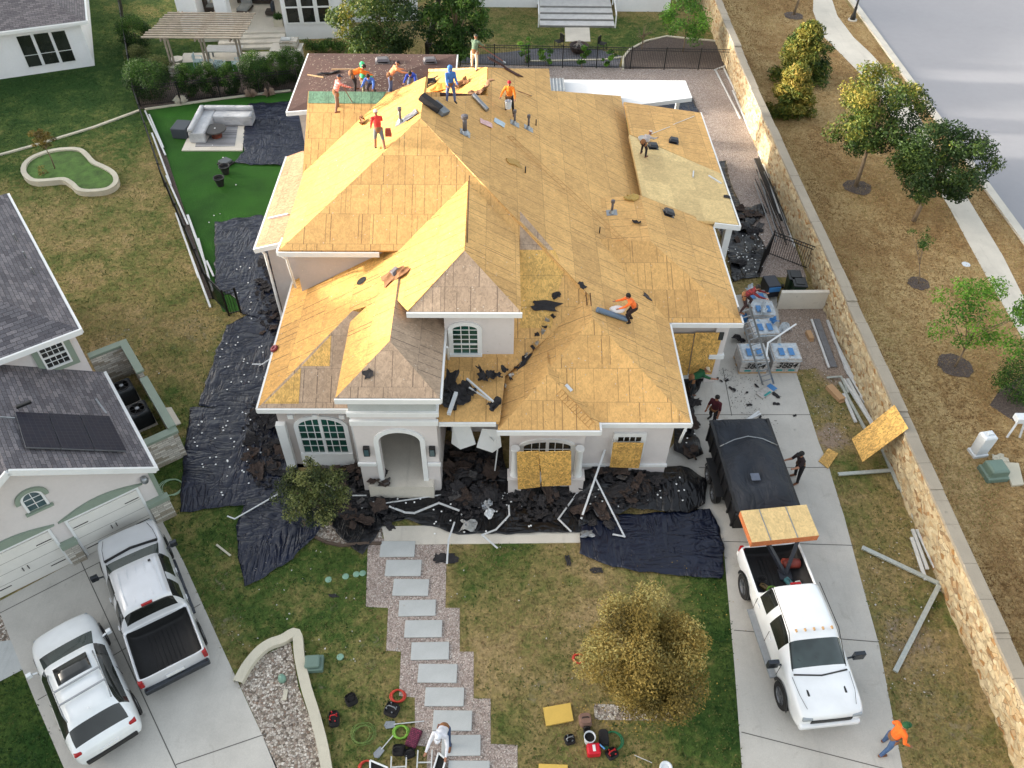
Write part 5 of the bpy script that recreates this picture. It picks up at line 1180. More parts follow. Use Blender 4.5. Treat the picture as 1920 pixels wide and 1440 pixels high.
# fire pit behind the fence
t = thing('fire_pit', 'large dark round fire pit bowl behind the back fence', 'fire pit', tuple(G(1085, 98)))
mb = MB(); mb.lathe([(.3, 0), (.55, .15), (.62, .45), (.66, .5), (.58, .5), (.5, .25), (0, .2)], 26); mb.build('bowl', pm('rust_dark_metal', (50, 34, 30), .6, var=.3), t, smooth=True)
mb = MB()
for k in range(5): a = k*1.3; mb.tube([(.4*math.cos(a), .4*math.sin(a), .35), (-.1*math.cos(a), -.1*math.sin(a), .75)], .06, 6)
mb.build('logs', pm('ash_log', (120, 116, 112), .9), t)
for k, (px, py, lb) in enumerate([(1048, 88, 'dark metal garden chair left of the fire pit'), (1128, 92, 'dark metal garden chair right of the fire pit')]):
    padded('garden_chair', lb, 'chair', tuple(G(px, py)), [('seat', (-.25, .25, -.25, .25, .38, .42), BLACKM), ('backrest', (-.25, .25, .2, .25, .42, .85), BLACKM), ('leg', (-.25, -.21, -.25, -.21, 0, .38), BLACKM), ('leg', (.21, .25, -.25, -.21, 0, .38), BLACKM), ('leg', (-.25, -.21, .21, .25, 0, .38), BLACKM), ('leg', (.21, .25, .21, .25, 0, .38), BLACKM)], R(60 if k else -60))
# seating slab on the turf
flat('patio_slab', [(370, 222), (461, 222), (455, 284), (341, 284)], CONC2, .07, thick=.06)
RUG = brick('striped_outdoor_rug', (120, 120, 124), (176, 176, 178), (70, 70, 74), 9, .09, .008, nz=.2, bs=.1)
mb = MB(); q = [G(*p, .08) for p in ((375, 228), (448, 226), (440, 274), (366, 275))]; mb.slab(q, .01); props(mb.build('rug', RUG), 'grey striped outdoor rug on the pale patio slab', 'rug')
COVER = tarpmat('translucent_grey_cover', (176, 178, 182))
def soft(o, w=.08, seg=3): md = o.modifiers.new('b', 'BEVEL'); md.width = w; md.segments = seg; return o
t = thing('covered_sofa', 'corner sofa wrapped in a pale grey cover on the patio slab', 'sofa', tuple(G(372, 262, .07)))
a = G(356, 262, .07); 
mb = MB(); mb.box(-.35, .55, -.4, 2.5, 0, .62); mb.box(.55, 2.75, 1.55, 2.5, 0, .62); mb.box(-.35, -.08, -.4, 2.5, .62, .85); mb.box(-.08, 2.75, 2.22, 2.5, .62, .85); soft(mb.build('cover', COVER, t))
t = thing('fire_table', 'round dark fire table with rusty drum base on the striped rug', 'table', tuple(G(407, 256, .08)))
mb = MB(); mb.lathe([(.30, 0), (.30, .4)], 24); mb.build('base', pm('rusty_drum', (96, 44, 28), .7, var=.25), t, smooth=False)
mb = MB(); mb.lathe([(.0, .42), (.6, .42), (.62, .45), (.6, .5), (.1, .5), (0, .51)], 32); mb.build('table_top', pm('charcoal_table', (52, 50, 50), .5), t)
mb = MB(); mb.lathe([(.03, .51), (.05, .53), (0, .54)], 12); mb.build('cap', WHITE, t)
mb = MB(); mb.box(-.45, .45, -.55, .55, 0, .62); o = mb.build('storage_box', pm('slate_resin', (62, 68, 76), .6, var=.05), bevel=.05); o.location = tuple(G(345, 252)); o.rotation_euler = (0, 0, R(-6)); props(o, 'dark slate storage box left of the covered sofa', 'storage box')
def pot(lb, px, py, r=.27, h=.5, group=None):
    t = thing('plant_pot', lb, 'pot', tuple(G(px, py)), group=group); mb = MB(); mb.lathe([(r*.62, 0), (r*.98, h-.06), (r*1.1, h-.05), (r*1.1, h), (r*.95, h), (r*.85, h-.1), (r*.5, .1), (0, .1)], 26); mb.build('pot', pm('dark_pot', (40, 40, 42), .5) if 'dark_pot' not in bpy.data.materials else bpy.data.materials['dark_pot'], t, smooth=False)
    smooth_by_angle(t.children[0], 40); mb = MB(); mb.lathe([(r*.84, h-.12), (0, h-.11)], 20); mb.build('soil', DARK, t)
pot('black tapered pot nearer the grill lid on the turf', 424, 326); pot('black tapered pot farther down on the turf', 414, 348)
padded('side_table', 'low dark square footstool with cushion on the turf', 'table', tuple(G(424, 308)), [('base', (-.35, .35, -.35, .35, 0, .12), BLACKM), ('cushion', (-.28, .28, -.28, .28, .12, .26), pm('slate_cushion', (84, 90, 94), .6))], R(-35))
for k, (px, py) in enumerate(((80, 338), (92, 340))):
    pot(['black nursery pot left in the kidney bed', 'black nursery pot right in the kidney bed'][k], px, py, .12, .2)
bush('small feathery plant growing in the kidney bed', 85, 332, .25, .7, YL, (.2, .7), 300, .04, 95, 'potted_plant')

# ================================================================ TARPS
def sheet(name, label, pts, m, step=.16, amp=.07, thick=None, z=.03, seed=0, drape=True, heap=None, cat='tarp', freq=1.2, folds=None, group=None):
    "crumpled sheet filling an outline, laid on whatever is below it"
    P = [G(*p) for p in pts]; B = []
    n = len(P)
    for i in range(n):
        a, b = P[i], P[(i+1) % n]; k = max(1, int((b-a).length/step))
        for j in range(k):
            q = a.lerp(b, j/k); d = (b-a).normalized(); nn = Vector((-d.y, d.x, 0)); w_ = noise.noise(Vector((q.x*1.7+seed, q.y*1.7, 3)))*.09
            B.append((q+nn*w_*(0 if j == 0 else 1)).xy)
    xs = [b.x for b in B]; ys = [b.y for b in B]; V = [Vector(b) for b in B]; E_ = [(i, (i+1) % len(B)) for i in range(len(B))]
    x = min(xs)
    while x < max(xs):
        y = min(ys)
        while y < max(ys):
            V.append(Vector((x+random.uniform(-.3, .3)*step, y+random.uniform(-.3, .3)*step))); y += step
        x += step
    vv, ee, ff, *_ = delaunay_2d_cdt(V, E_, [list(range(len(B)))], 1, 1e-4)
    out = []
    for v in vv:
        z0 = z; p = Vector((v[0]*freq, v[1]*freq, seed*3.1)); q = p*2.3
        h = abs(noise.noise(p+Vector((noise.noise(q), noise.noise(q+Vector((5, 5, 5))), 0))*.8))*1.6+abs(noise.noise(q*.9+Vector((seed, 2, 2))))*.6
        zz = z0+amp*h
        if heap:
            for (c, r, hh) in heap: dq = (Vector((v[0], v[1], 0))-c).length/r; zz += hh*max(0, 1-dq*dq)**1.3
        if folds:
            a_, sp, wd = folds; s_ = (v[0]*math.cos(a_)+v[1]*math.sin(a_))/sp; fr = abs((s_ % 1)-.5); zz += .035*max(0, 1-(.5-fr)*sp/wd)
        out.append((v[0], v[1], zz))
    me = bpy.data.meshes.new(name); me.from_pydata(out, [], [list(f) for f in ff]); me.materials.append(m)
    me.polygons.foreach_set('use_smooth', [True]*len(me.polygons)); me.update()
    o = bpy.data.objects.new(name, me); COL.objects.link(o); props(o, label, cat, group)
    md = o.modifiers.new('s', 'SOLIDIFY'); md.thickness = .006
    return reg(o)
sheet('tarp', 'navy tarp spread on the turf beside the covered sofa', [(466, 196), (535, 193), (560, 185), (590, 200), (600, 300), (540, 312), (470, 311), (440, 306), (458, 285), (455, 262), (458, 235)], TARP, .18, .07, seed=1, folds=(1.2, .75, .06))
sheet('tarp', 'navy tarp running down the narrow side yard behind the gate', [(403, 418), (492, 404), (520, 480), (540, 570), (500, 600), (455, 590), (440, 560), (404, 540)], TARP, .15, .07, seed=2)
sheet('tarp', 'navy tarp on the grass left of the house below the gate', [(425, 612), (470, 590), (545, 580), (540, 640), (520, 760), (490, 770), (372, 762), (385, 720), (405, 665)], TARP, .15, .07, seed=3)
sheet('tarp', 'large navy tarp on the left lawn beside the front-left wing', [(357, 766), (440, 764), (520, 766), (560, 880), (540, 935), (450, 950), (338, 962), (345, 860)], TARP, .16, .055, z=.045, seed=4, folds=(.15, 1.0, .05))
sheet('tarp', 'navy tarp gathered to a fan shape at the corner of the lawn', [(462, 940), (530, 935), (620, 930), (620, 965), (590, 1010), (550, 1050), (500, 1082), (459, 1102), (447, 1040), (443, 990)], TARP, .14, .07, z=.05, seed=5, freq=1.6)
sheet('tarp', 'black tarp under the shingle rubble in front of the entry', [(560, 890), (700, 880), (830, 890), (960, 880), (1090, 895), (1090, 1000), (860, 1004), (760, 975), (716, 990), (680, 1042), (640, 1010), (600, 960), (545, 935)], TARPK, .16, .07, z=.045, seed=6)
sheet('tarp', 'black sheet added on the open porch floor to stand for its shade', [(826, 838), (940, 838), (952, 905), (830, 905)], TARPK, .14, .12, z=.05, seed=12)  # dark sheet put in where the porch opening lies in shade
sheet('tarp', 'black tarp heaped under rubble before the small garage window', [(1085, 885), (1200, 876), (1290, 880), (1322, 900), (1320, 950), (1290, 965), (1180, 960), (1085, 990)], TARPK, .14, .10, z=.06, seed=7, heap=[(G(1180, 915), 1.7, .35), (G(1270, 920), 1.2, .3), (G(1110, 900), 1, .4)])
sheet('tarp', 'big folded navy tarp stretched on the front lawn by the driveway', [(1090, 985), (1150, 968), (1200, 966), (1330, 955), (1345, 985), (1358, 1030), (1352, 1087), (1240, 1078), (1150, 1066), (1110, 1050), (1086, 1040)], TARP, .14, .06, z=.05, seed=8, folds=(0, .95, .05))
sheet('tarp', 'black tarp along the right garage wall beside the driveway', [(1275, 700), (1320, 690), (1330, 700), (1300, 745), (1297, 800), (1318, 855), (1290, 865), (1262, 850), (1262, 800), (1285, 770)], TARPK, .14, .08, z=.06, seed=9, heap=[(G(1290, 840), .7, .3)])
sheet('tarp', 'black tarp on the gravel behind the back-right porch', [(1345, 305), (1362, 303), (1366, 330), (1375, 360), (1392, 392), (1430, 385), (1437, 400), (1410, 425), (1440, 470), (1425, 520), (1375, 530), (1350, 430)], TARPK, .16, .09, z=.04, seed=10)
sheet('tarp', 'dark navy tarp under the edge of the white patio roof', [(1170, 196), (1296, 180), (1310, 215), (1175, 216)], TARP, .2, .08, z=.05, seed=11)

# ---- standing grass blades over the lawns and the dry verge
BLG = foliage('grass_blade', [(150, 128, 92), (128, 116, 74), (96, 104, 54), (62, 88, 38), (40, 70, 28)])
BLV = foliage('dry_blade', [(122, 94, 60), (158, 130, 86), (190, 166, 116), (146, 138, 84)])
def blades(name, lb, m, n, box, zr, tone):
    rnd = random.Random(5); V, Fs, T = [], [], []; k = 0
    while k < n:
        y = box[2]+(box[3]-box[2])*rnd.random()**1.5; x = rnd.uniform(box[0], box[1])
        z, nn = DROP(x, y); k += 1
        if not (zr[0] <= z <= zr[1]): continue
        t = tone(x, y)+rnd.gauss(0, .16)
        for _ in range(2):
            a = rnd.uniform(0, 6.28); w_ = rnd.uniform(.012, .03); h = rnd.uniform(.03, .07); e = rnd.uniform(.02, .07); q = (math.cos(a), math.sin(a)); i = len(V); xx, yy = x+rnd.uniform(-.05, .05), y+rnd.uniform(-.05, .05)
            V += [(xx-q[1]*w_, yy+q[0]*w_, z), (xx+q[1]*w_, yy-q[0]*w_, z), (xx+q[0]*e, yy+q[1]*e, z+h)]; Fs.append((i, i+1, i+2)); T.append(min(1, max(0, t)))
    me = bpy.data.meshes.new(name); me.from_pydata(V, [], Fs); me.materials.append(m); a = me.attributes.new('tone', 'FLOAT', 'FACE'); a.data.foreach_set('value', T)
    o = bpy.data.objects.new(name, me); COL.objects.link(o); props(o, lb, 'grass', kind='stuff')
blades('grass', 'short green and straw-coloured lawn grass', BLG, 110000, (-32, 16, 7, 62), (-.001, .0015), lambda x, y: veg(x, y)[0]*1.15-.05+.5*noise.noise(Vector((x*.7, y*.7, 2))))
blades('dry_grass', 'dry brown grass of the roadside verge', BLV, 70000, (15.1, 27, 7, 66), (.004, .0075), lambda x, y: .45+.6*noise.noise(Vector((x*.5, y*.25, 4))))
# ================================================================ ROOF ITEMS
def frame(p, n, ang=0, lift=0):
    n = n.normalized(); x = Vector((1, 0, 0)); x = (x-n*x.dot(n)).normalized(); y = n.cross(x)
    c, s_ = math.cos(ang), math.sin(ang); x, y = x*c+y*s_, -x*s_+y*c; p = p+n*lift
    return Matrix(((x.x, y.x, n.x, p.x), (x.y, y.y, n.y, p.y), (x.z, y.z, n.z, p.z), (0, 0, 0, 1)))
def put(o, M):
    o.location = M.to_translation(); o.rotation_euler = M.to_euler(); MWS[o.name] = M; return o
def onroof(name, label, cat, px, py, ang=0, lift=.0, group=None):
    p, n = S(px, py); M = frame(p, n, R(ang), lift)
    return thing(name, label, cat, tuple(p+n*lift), group=group, rot=M.to_euler())
LEAD = pm('lead_grey_metal', (104, 100, 104), .5, metal=.4, var=.2); CHAR = pm('charcoal_shingle', (44, 42, 44), .95, var=.25, vs=5, bs=.5, bscale=50)
BROWNS = pm('brown_shingle', (66, 54, 48), .95, var=.25, vs=5, bs=.5, bscale=50); BROWNL = pm('light_brown_felt_paper', (128, 88, 56), .9, var=.25)
ORNG = pm('orange_felt_back', (196, 128, 52), .9, var=.2); NAVYBOX = pm('navy_black_plastic', (30, 33, 44), .4)
def boxvent(lb, px, py, ang, old=False, s_=1.0):
    t = onroof('roof_vent', lb, 'roof vent', px, py, ang); m = LEAD if old else NAVYBOX
    mb = MB(); mb.box(-.24*s_, .24*s_, -.22*s_, .22*s_, 0, .012); mb.build('flange', m, t)
    mb = MB(); mb.box(-.15*s_, .15*s_, -.13*s_, .13*s_, .012, .1); mb.build('neck', DARK, t)
    mb = MB(); mb.add([(x*s_*.23, y*s_*.2, .09) for x, y in ((-1, -1), (1, -1), (1, 1), (-1, 1))]+[(x*s_*.17, y*s_*.14, .2) for x, y in ((-1, -1), (1, -1), (1, 1), (-1, 1))], [(3, 2, 1, 0), (4, 5, 6, 7), (0, 1, 5, 4), (1, 2, 6, 5), (2, 3, 7, 6), (3, 0, 4, 7)]); mb.build('hood', m, t, bevel=.015)
boxvent('old grey box vent left of two on the brown back roof', 717, 116, 10, True, 1.5)
boxvent('old grey box vent right of two on the brown back roof', 806, 116, 10, True, 1.4)
boxvent('navy black box vent beside the crouching worker on the porch roof', 1224, 276, 8)
boxvent('navy black box vent standing alone up the porch roof', 1263, 266, -8)
boxvent('navy black box vent on the pale new decking', 1253, 401, 6)
def pipe(lb, px, py, h, r, cap=True, plate=True, m=LEAD, name='vent_pipe'):
    p, n = S(px, py); t = thing(name, lb, 'vent pipe', tuple(p)); mb = MB(); mb.tube([(0, 0, -.02), (0, 0, h)], r, 14); mb.build('pipe', m, t, smooth=True)
    if plate:
        M = frame(Vector(), n); mb = MB(); mb.box(-.22, .22, -.2, .2, .004, .014, 0, M); mb.lathe([(r*2.4, .01), (r*1.2, .14)], 14); mb.build('flashing', METAL, t)
    if cap: mb = MB(); mb.lathe([(r*1.6, h-.12), (r*1.6, h), (0, h+.04)], 16); mb.build('cap', m, t, smooth=False)
pipe('stout flue pipe with a wide cap left on the big roof slope', 872, 250, .75, .085)
pipe('thin capped pipe beside the white papers, nearest the orange worker', 965, 232, .62, .045)
pipe('thin capped pipe with white flashing right of the white papers', 991, 241, .62, .045)
pipe('thin capped pipe with white flashing on the lower right slope', 1147, 399, .6, .05)
pipe('tall rusty pipe on the bright slope below the brown roof', 751, 229, .6, .05)
for k, (px, py) in enumerate(((1005, 235), (985, 324), (1124, 437))):
    pipe(['short bare pipe stub beside the two capped pipes', 'short bare pipe stub in the middle of the big slope', 'short bare pipe stub low on the big slope'][k], px, py, .28, .025, False, False, BLACKM)
def irregular(name, lb, cat, px, py, w_, h_, m, ang=0, th=.02, bend=.0, lift=.02, seed=0, group=None, rag=1):
    rnd = random.Random(seed*7+1); p, n = S(px, py); M = frame(p, n, R(ang), lift); mb = MB(); nx = 9; P = []
    for i in range(nx):
        u = i/(nx-1)-.5; row = []
        for j in range(7):
            v = j/6-.5; ex = 1+noise.noise(Vector((u*3+seed, v*3, seed)))*.5*rag
            z = bend*(math.cos(u*5+seed)+math.sin(v*4+seed))*.5+noise.noise(Vector((u*4, v*4, seed*2.3)))*bend+abs(bend)
            row.append(Vector((u*w_*ex, v*h_*(1+noise.noise(Vector((v*3, u*3+seed, 1)))*.6*rag), z)))
        P.append(row)
    mb.grid(P); o = mb.build(name, m); put(o, M); md = o.modifiers.new('s', 'SOLIDIFY'); md.thickness = th; md.offset = 1
    return props(o, lb, cat, group)
irregular('insulation_piece', 'yellow-brown insulation slab alone on the big slope', 'insulation', 962, 305, .6, .35, OSB_Y, 20, .06, .03, seed=1)
irregular('insulation_piece', 'torn insulation piece near the lower vent pipe', 'insulation', 1183, 372, .5, .45, pm('insulation_tan', (168, 140, 76), .95, var=.2), 60, .06, .05, seed=2)
irregular('felt_scrap', 'heap of folded brown felt beside the grey roll', 'felt', 905, 172, 1.1, .6, pm('brown_underlayment', (128, 96, 70), .9, var=.2), 10, .03, .16, seed=3)
irregular('felt_scrap', 'large dark torn felt piece below the dormer eave line', 'felt', 1024, 575, .95, .35, CHAR, -12, .02, .03, seed=4)
irregular('felt_scrap', 'small curled dark felt piece above the large torn one', 'felt', 1043, 556, .32, .2, CHAR, 20, .02, .05, seed=5)
irregular('felt_scrap', 'dark felt piece at the top of the valley near the two slots', 'felt', 1092, 537, .28, .3, CHAR, 60, .02, .04, seed=6)
irregular('felt_scrap', 'long dark felt strip on the left face of the garage roof', 'felt', 985, 680, .8, .2, CHAR, 60, .02, .04, seed=7)
irregular('felt_scrap', 'flat dark oval flap on the right slope near the orange worker', 'felt', 1214, 557, .4, .26, NAVYBOX, -10, .02, .01, seed=8)
irregular('felt_scrap', 'small dark crumpled piece above the long diagonal batten strip', 'felt', 1194, 418, .32, .2, CHAR, -20, .04, .06, seed=9)
irregular('felt_scrap', 'dark kite-shaped scrap on the entry tower roof', 'felt', 690, 701, .3, .28, CHAR, 30, .02, .01, seed=10)
irregular('felt_scrap', 'upright brown felt flap on the bright left slope edge', 'felt', 682, 230, .25, .4, BROWNL, 30, .02, .12, seed=11)
irregular('felt_scrap', 'orange-backed felt heap by the blue hooded worker', 'felt', 820, 172, 1.0, .4, ORNG, -10, .03, .12, seed=12)
irregular('felt_scrap', 'dark felt heap between the two blue workers', 'felt', 805, 160, 1.0, .35, CHAR, 10, .03, .14, seed=13)
irregular('felt_scrap', 'brown board heap right of the blue hooded worker', 'felt', 862, 162, .9, .4, BROWNL, 15, .03, .14, seed=14)
irregular('felt_scrap', 'long dark strip left on the brown back roof near its corner', 'felt', 618, 138, 1.0, .25, CHAR, 12, .02, .05, seed=15)
irregular('felt_scrap', 'slate-coloured sheet of felt beside the thin pipe on the ridge', 'felt', 771, 217, .55, .5, pm('slate_felt', (112, 112, 118), .8), 15, .02, .02, seed=16, rag=.25)
irregular('paper_sheet', 'pink and white printed wrapper lying on the big slope', 'paper', 911, 232, .55, .38, pm('pink_print_paper', (206, 170, 168), .7, var=.25, vs=9), 5, .008, .02, seed=17, rag=.15)
irregular('paper_sheet', 'pale blue paper sheet next to the pink wrapper', 'paper', 936, 231, .5, .36, pm('pale_blue_paper', (176, 194, 206), .7), -8, .008, .02, seed=18, rag=.15)
irregular('broken_vent', 'torn-open vent with splintered boards beside the round hole', 'roof vent', 744, 517, .9, .5, BROWNL, 15, .03, .08, seed=19)
boxvent('grey vent box tipped over among splintered boards on the bright slope', 744, 513, 40, True, .8)
p, n = S(678, 527)
def bundle(lb, px, py, ang, m, w_=.9, d=.34, h=.2, dz=0):
    t = onroof('shingle_bundle', lb, 'shingle bundle', px, py, ang, dz); mb = MB(); mb.box(-w_/2, w_/2, -d/2, d/2, 0, h); mb.build('bundle', m, t, bevel=.03)
    mb = MB()
    for k in range(5): mb.box(-w_/2-.004, w_/2+.004, -d/2-.004, d/2+.004, .03+k*h/6, .036+k*h/6)
    mb.build('layer_lines', DARK, t)
bundle('dark wrapped bundle on the ridge left of the grey one', 805, 198, -20, CHAR, .9, .4, .25)
bundle('tilted grey wrapped bundle straddling the ridge', 822, 207, -30, pm('grey_wrap', (110, 116, 122), .5, var=.2), .7, .5, .2)
def roll(name, lb, a, b, r, m, z=0):
    pa, na = S(*a); pb, nb_ = S(*b); d = (pb-pa).normalized(); mb = MB(); A = pa+na*(r+z); B2 = pb+nb_*(r+z); mb.tube([A, B2], r, 16); o = mb.build(name, m, smooth=False); smooth_by_angle(o, 40)
    return props(o, lb, 'roll')
roll('underlayment_roll', 'grey banded underlayment roll on the upper slope', (886, 182), (912, 210), .1, METAL)
roll('underlayment_roll', 'long blue-grey underlayment roll beside the orange-shirted worker', (1117, 584), (1172, 602), .1, pm('blue_grey_roll', (96, 116, 138), .6, var=.1))
t = onroof('bucket', 'white bucket carried by the worker in the red beanie', 'bucket', 954, 190, 0) if False else None
def stick(name, lb, cat, a, b, w_, m, onr=True, lift=.03, h=None, flatz=None, z=0, z2=None, group=None):
    if onr: (A, na), (B, nb_) = S(*a), S(*b); A, B = A+na*lift, B+nb_*lift
    else: A, B = G(*a, z), G(*b, z if z2 is None else z2)
    mb = MB(); mb.bar(A, B, w_, h or w_); return props(mb.build(name, m, bevel=.004), lb, cat, group)
LW = pm('split_timber', (182, 150, 112), .85, var=.15)
stick('batten', 'pale batten lying left on the brown back roof', 'batten', (577, 141), (607, 146), .05, LW); stick('batten', 'pale batten lying farther right on the brown back roof', 'batten', (622, 131), (665, 131), .05, LW)
stick('batten', 'white trim strip on the narrow pale roof strip', 'trim', (504, 411), (541, 403), .08, WMETAL)
stick('batten', 'white strip along the seam of the pale porch decking', 'trim', (1328, 330), (1352, 345), .06, WMETAL); stick('batten', 'short white stick upright on the porch seam', 'trim', (1300, 322), (1299, 333), .06, WMETAL)
stick('batten', 'small white strip beside the diagonal batten strip on the garage roof', 'trim', (1060, 722), (1071, 734), .12, WMETAL, h=.03)
stick('chalk_line', 'white cord stretched across the upper porch decking', 'cord', (1212, 255), (1256, 238), .02, WHITE, lift=.015); stick('chalk_line', 'white cord continuing up the porch decking', 'cord', (1262, 234), (1302, 218), .02, WHITE, lift=.015)
c_, n_ = S(1207, 262); mb = MB(); mb.lathe([(.26, .01), (.3, .05), (.26, .09), (.2, .05)], 20); o = mb.build('cord_coil', pm('pale_cord', (186, 182, 176), .8)); put(o, frame(c_, n_)); props(o, 'pale coiled cord on the porch roof beside the crouching worker', 'cord')
# corrugated stack at the back corner
t = thing('metal_sheet', 'small stack of corrugated grey metal at the corner of the white patio roof', 'metal sheet', tuple(G(1042, 162, 3.55)))
mb = MB(); P = [[Vector((-.45+i*.03, y, .08+.03*math.cos(i*1.05))) for i in range(31)] for y in (-.7, .8)]; mb.grid(P); o = mb.build('sheet', METAL, t); o.modifiers.new('s', 'SOLIDIFY').thickness = .05
irregular('felt_scrap', 'brown ragged felt edge behind the far worker on the back ridge', 'felt', 948, 129, 1.6, .2, FELT, 0, .03, .05, seed=21)
# small valley flashing litter
fl = pm('crumpled_flashing', (176, 172, 164), .4, metal=.5, var=.3)
GRP = 'crumpled flashing along the porch valley'
for k in range(14):
    u = k/13; px, py = 1036+(950-1036)*u+random.uniform(-4, 4), 590+(725-590)*u+random.uniform(-5, 5)
    irregular('flashing_scrap', 'crumpled scrap of flashing in the littered valley beside the dormer', 'flashing', px, py, .16, .10, fl if k % 2 else CHAR, random.uniform(0, 180), .02, .06, seed=40+k, group=GRP)
for k, (px, py, w_, h_, m) in enumerate([(845, 720, .9, .5, CHAR), (862, 742, .8, .5, CHAR), (840, 755, .7, .6, TARPK), (905, 712, .35, .25, CHAR), (920, 708, .3, .3, CHAR), (933, 712, .25, .3, CHAR), (880, 735, .6, .3, CHAR), (928, 765, .25, .5, CHAR), (900, 700, .25, .12, CHAR), (945, 700, .2, .2, CHAR)]):
    irregular('felt_scrap', 'torn black felt piece heaped on the low porch roof', 'felt', px, py, w_, h_, m, random.uniform(0, 180), .02, .12, seed=60+k, group='torn felt on the porch roof', lift=.04+.03*k/3)
stick('trim_strip', 'white metal strip across the felt on the porch roof', 'trim', (876, 722), (925, 765), .06, WMETAL, lift=.35); stick('trim_strip', 'second thinner white strip crossing the porch roof felt', 'trim', (880, 735), (920, 760), .05, WMETAL, lift=.25)
stick('gutter_piece', 'bent pale gutter piece at the edge of the porch roof', 'gutter', (856, 745), (842, 785), .12, WMETAL, lift=.25)
# wood chips over the old felt
mb = MB()
for k in range(420):
    px, py = random.uniform(580, 790), random.uniform(104, 174)
    p, n = S(px, py)
    if p.z < 4: continue
    a = random.uniform(0, 3.1); d = Vector((math.cos(a), math.sin(a), 0)); s_ = random.uniform(.03, .11); q = Vector((-d.y, d.x, 0)); up_ = n*.012
    mb.add([p-d*s_+up_, p+q*.012+up_, p+d*s_+up_, p-q*.012+up_], [(0, 1, 2, 3)])
props(mb.build('wood_chips', pm('pale_chips', (176, 160, 142), .9, var=.3)), 'pale splinters and chips strewn over the old brown felt', 'wood chips', kind='stuff')
mb = MB()
for k in range(500):
    px, py = random.choice([(random.uniform(700, 1350), random.uniform(140, 600)), (random.uniform(900, 1280), random.uniform(560, 780)), (random.uniform(500, 960), random.uniform(300, 720))])
    p, n = S(px, py)
    if p.z < 2.5: continue
    a = random.uniform(0, 3.1); d = Vector((math.cos(a), math.sin(a), 0)); d = (d-n*d.dot(n)).normalized(); q = n.cross(d); s_ = random.uniform(.01, .035); up_ = n*.012
    mb.add([p-d*s_+up_, p-q*.015+up_, p+d*s_+up_, p+q*.015+up_], [(0, 1, 2, 3)])
props(mb.build('roof_litter', pm('litter_white', (196, 188, 176), .9, var=.5, vs=2)), 'tiny nails and chips littering the bare roof decking', 'litter', kind='stuff')

# ================================================================ SHINGLE RUBBLE ON THE GROUND
def scrapmesh(i, m, sz):
    rnd = random.Random(i*13+5); mb = MB(); n = 8; P = []; bx, by = rnd.uniform(-1, 1), rnd.uniform(-1, 1); asp = rnd.uniform(.45, 1)
    for a in range(n):
        row = []
        for b in range(n):
            u, v = a/(n-1)-.5, b/(n-1)-.5
            e = .22*noise.noise(Vector((u*4+i, v*4, i*1.7)))+.1*noise.noise(Vector((u*13+i, v*13, 2))); x = (u*(1+e*2))*sz; y = (v*(1-e*2))*sz*asp
            z = sz*.22*(bx*(u*u*4-.5)+by*(v*v*4-.5)*.6)+sz*.08*noise.noise(Vector((u*5, v*5, i)))
            row.append(Vector((x, y, z)))
        P.append(row)
    mb.grid(P); o = mb.build('shingle_scrap', m); md = o.modifiers.new('s', 'SOLIDIFY'); md.thickness = .014
    return o
PROTO = []
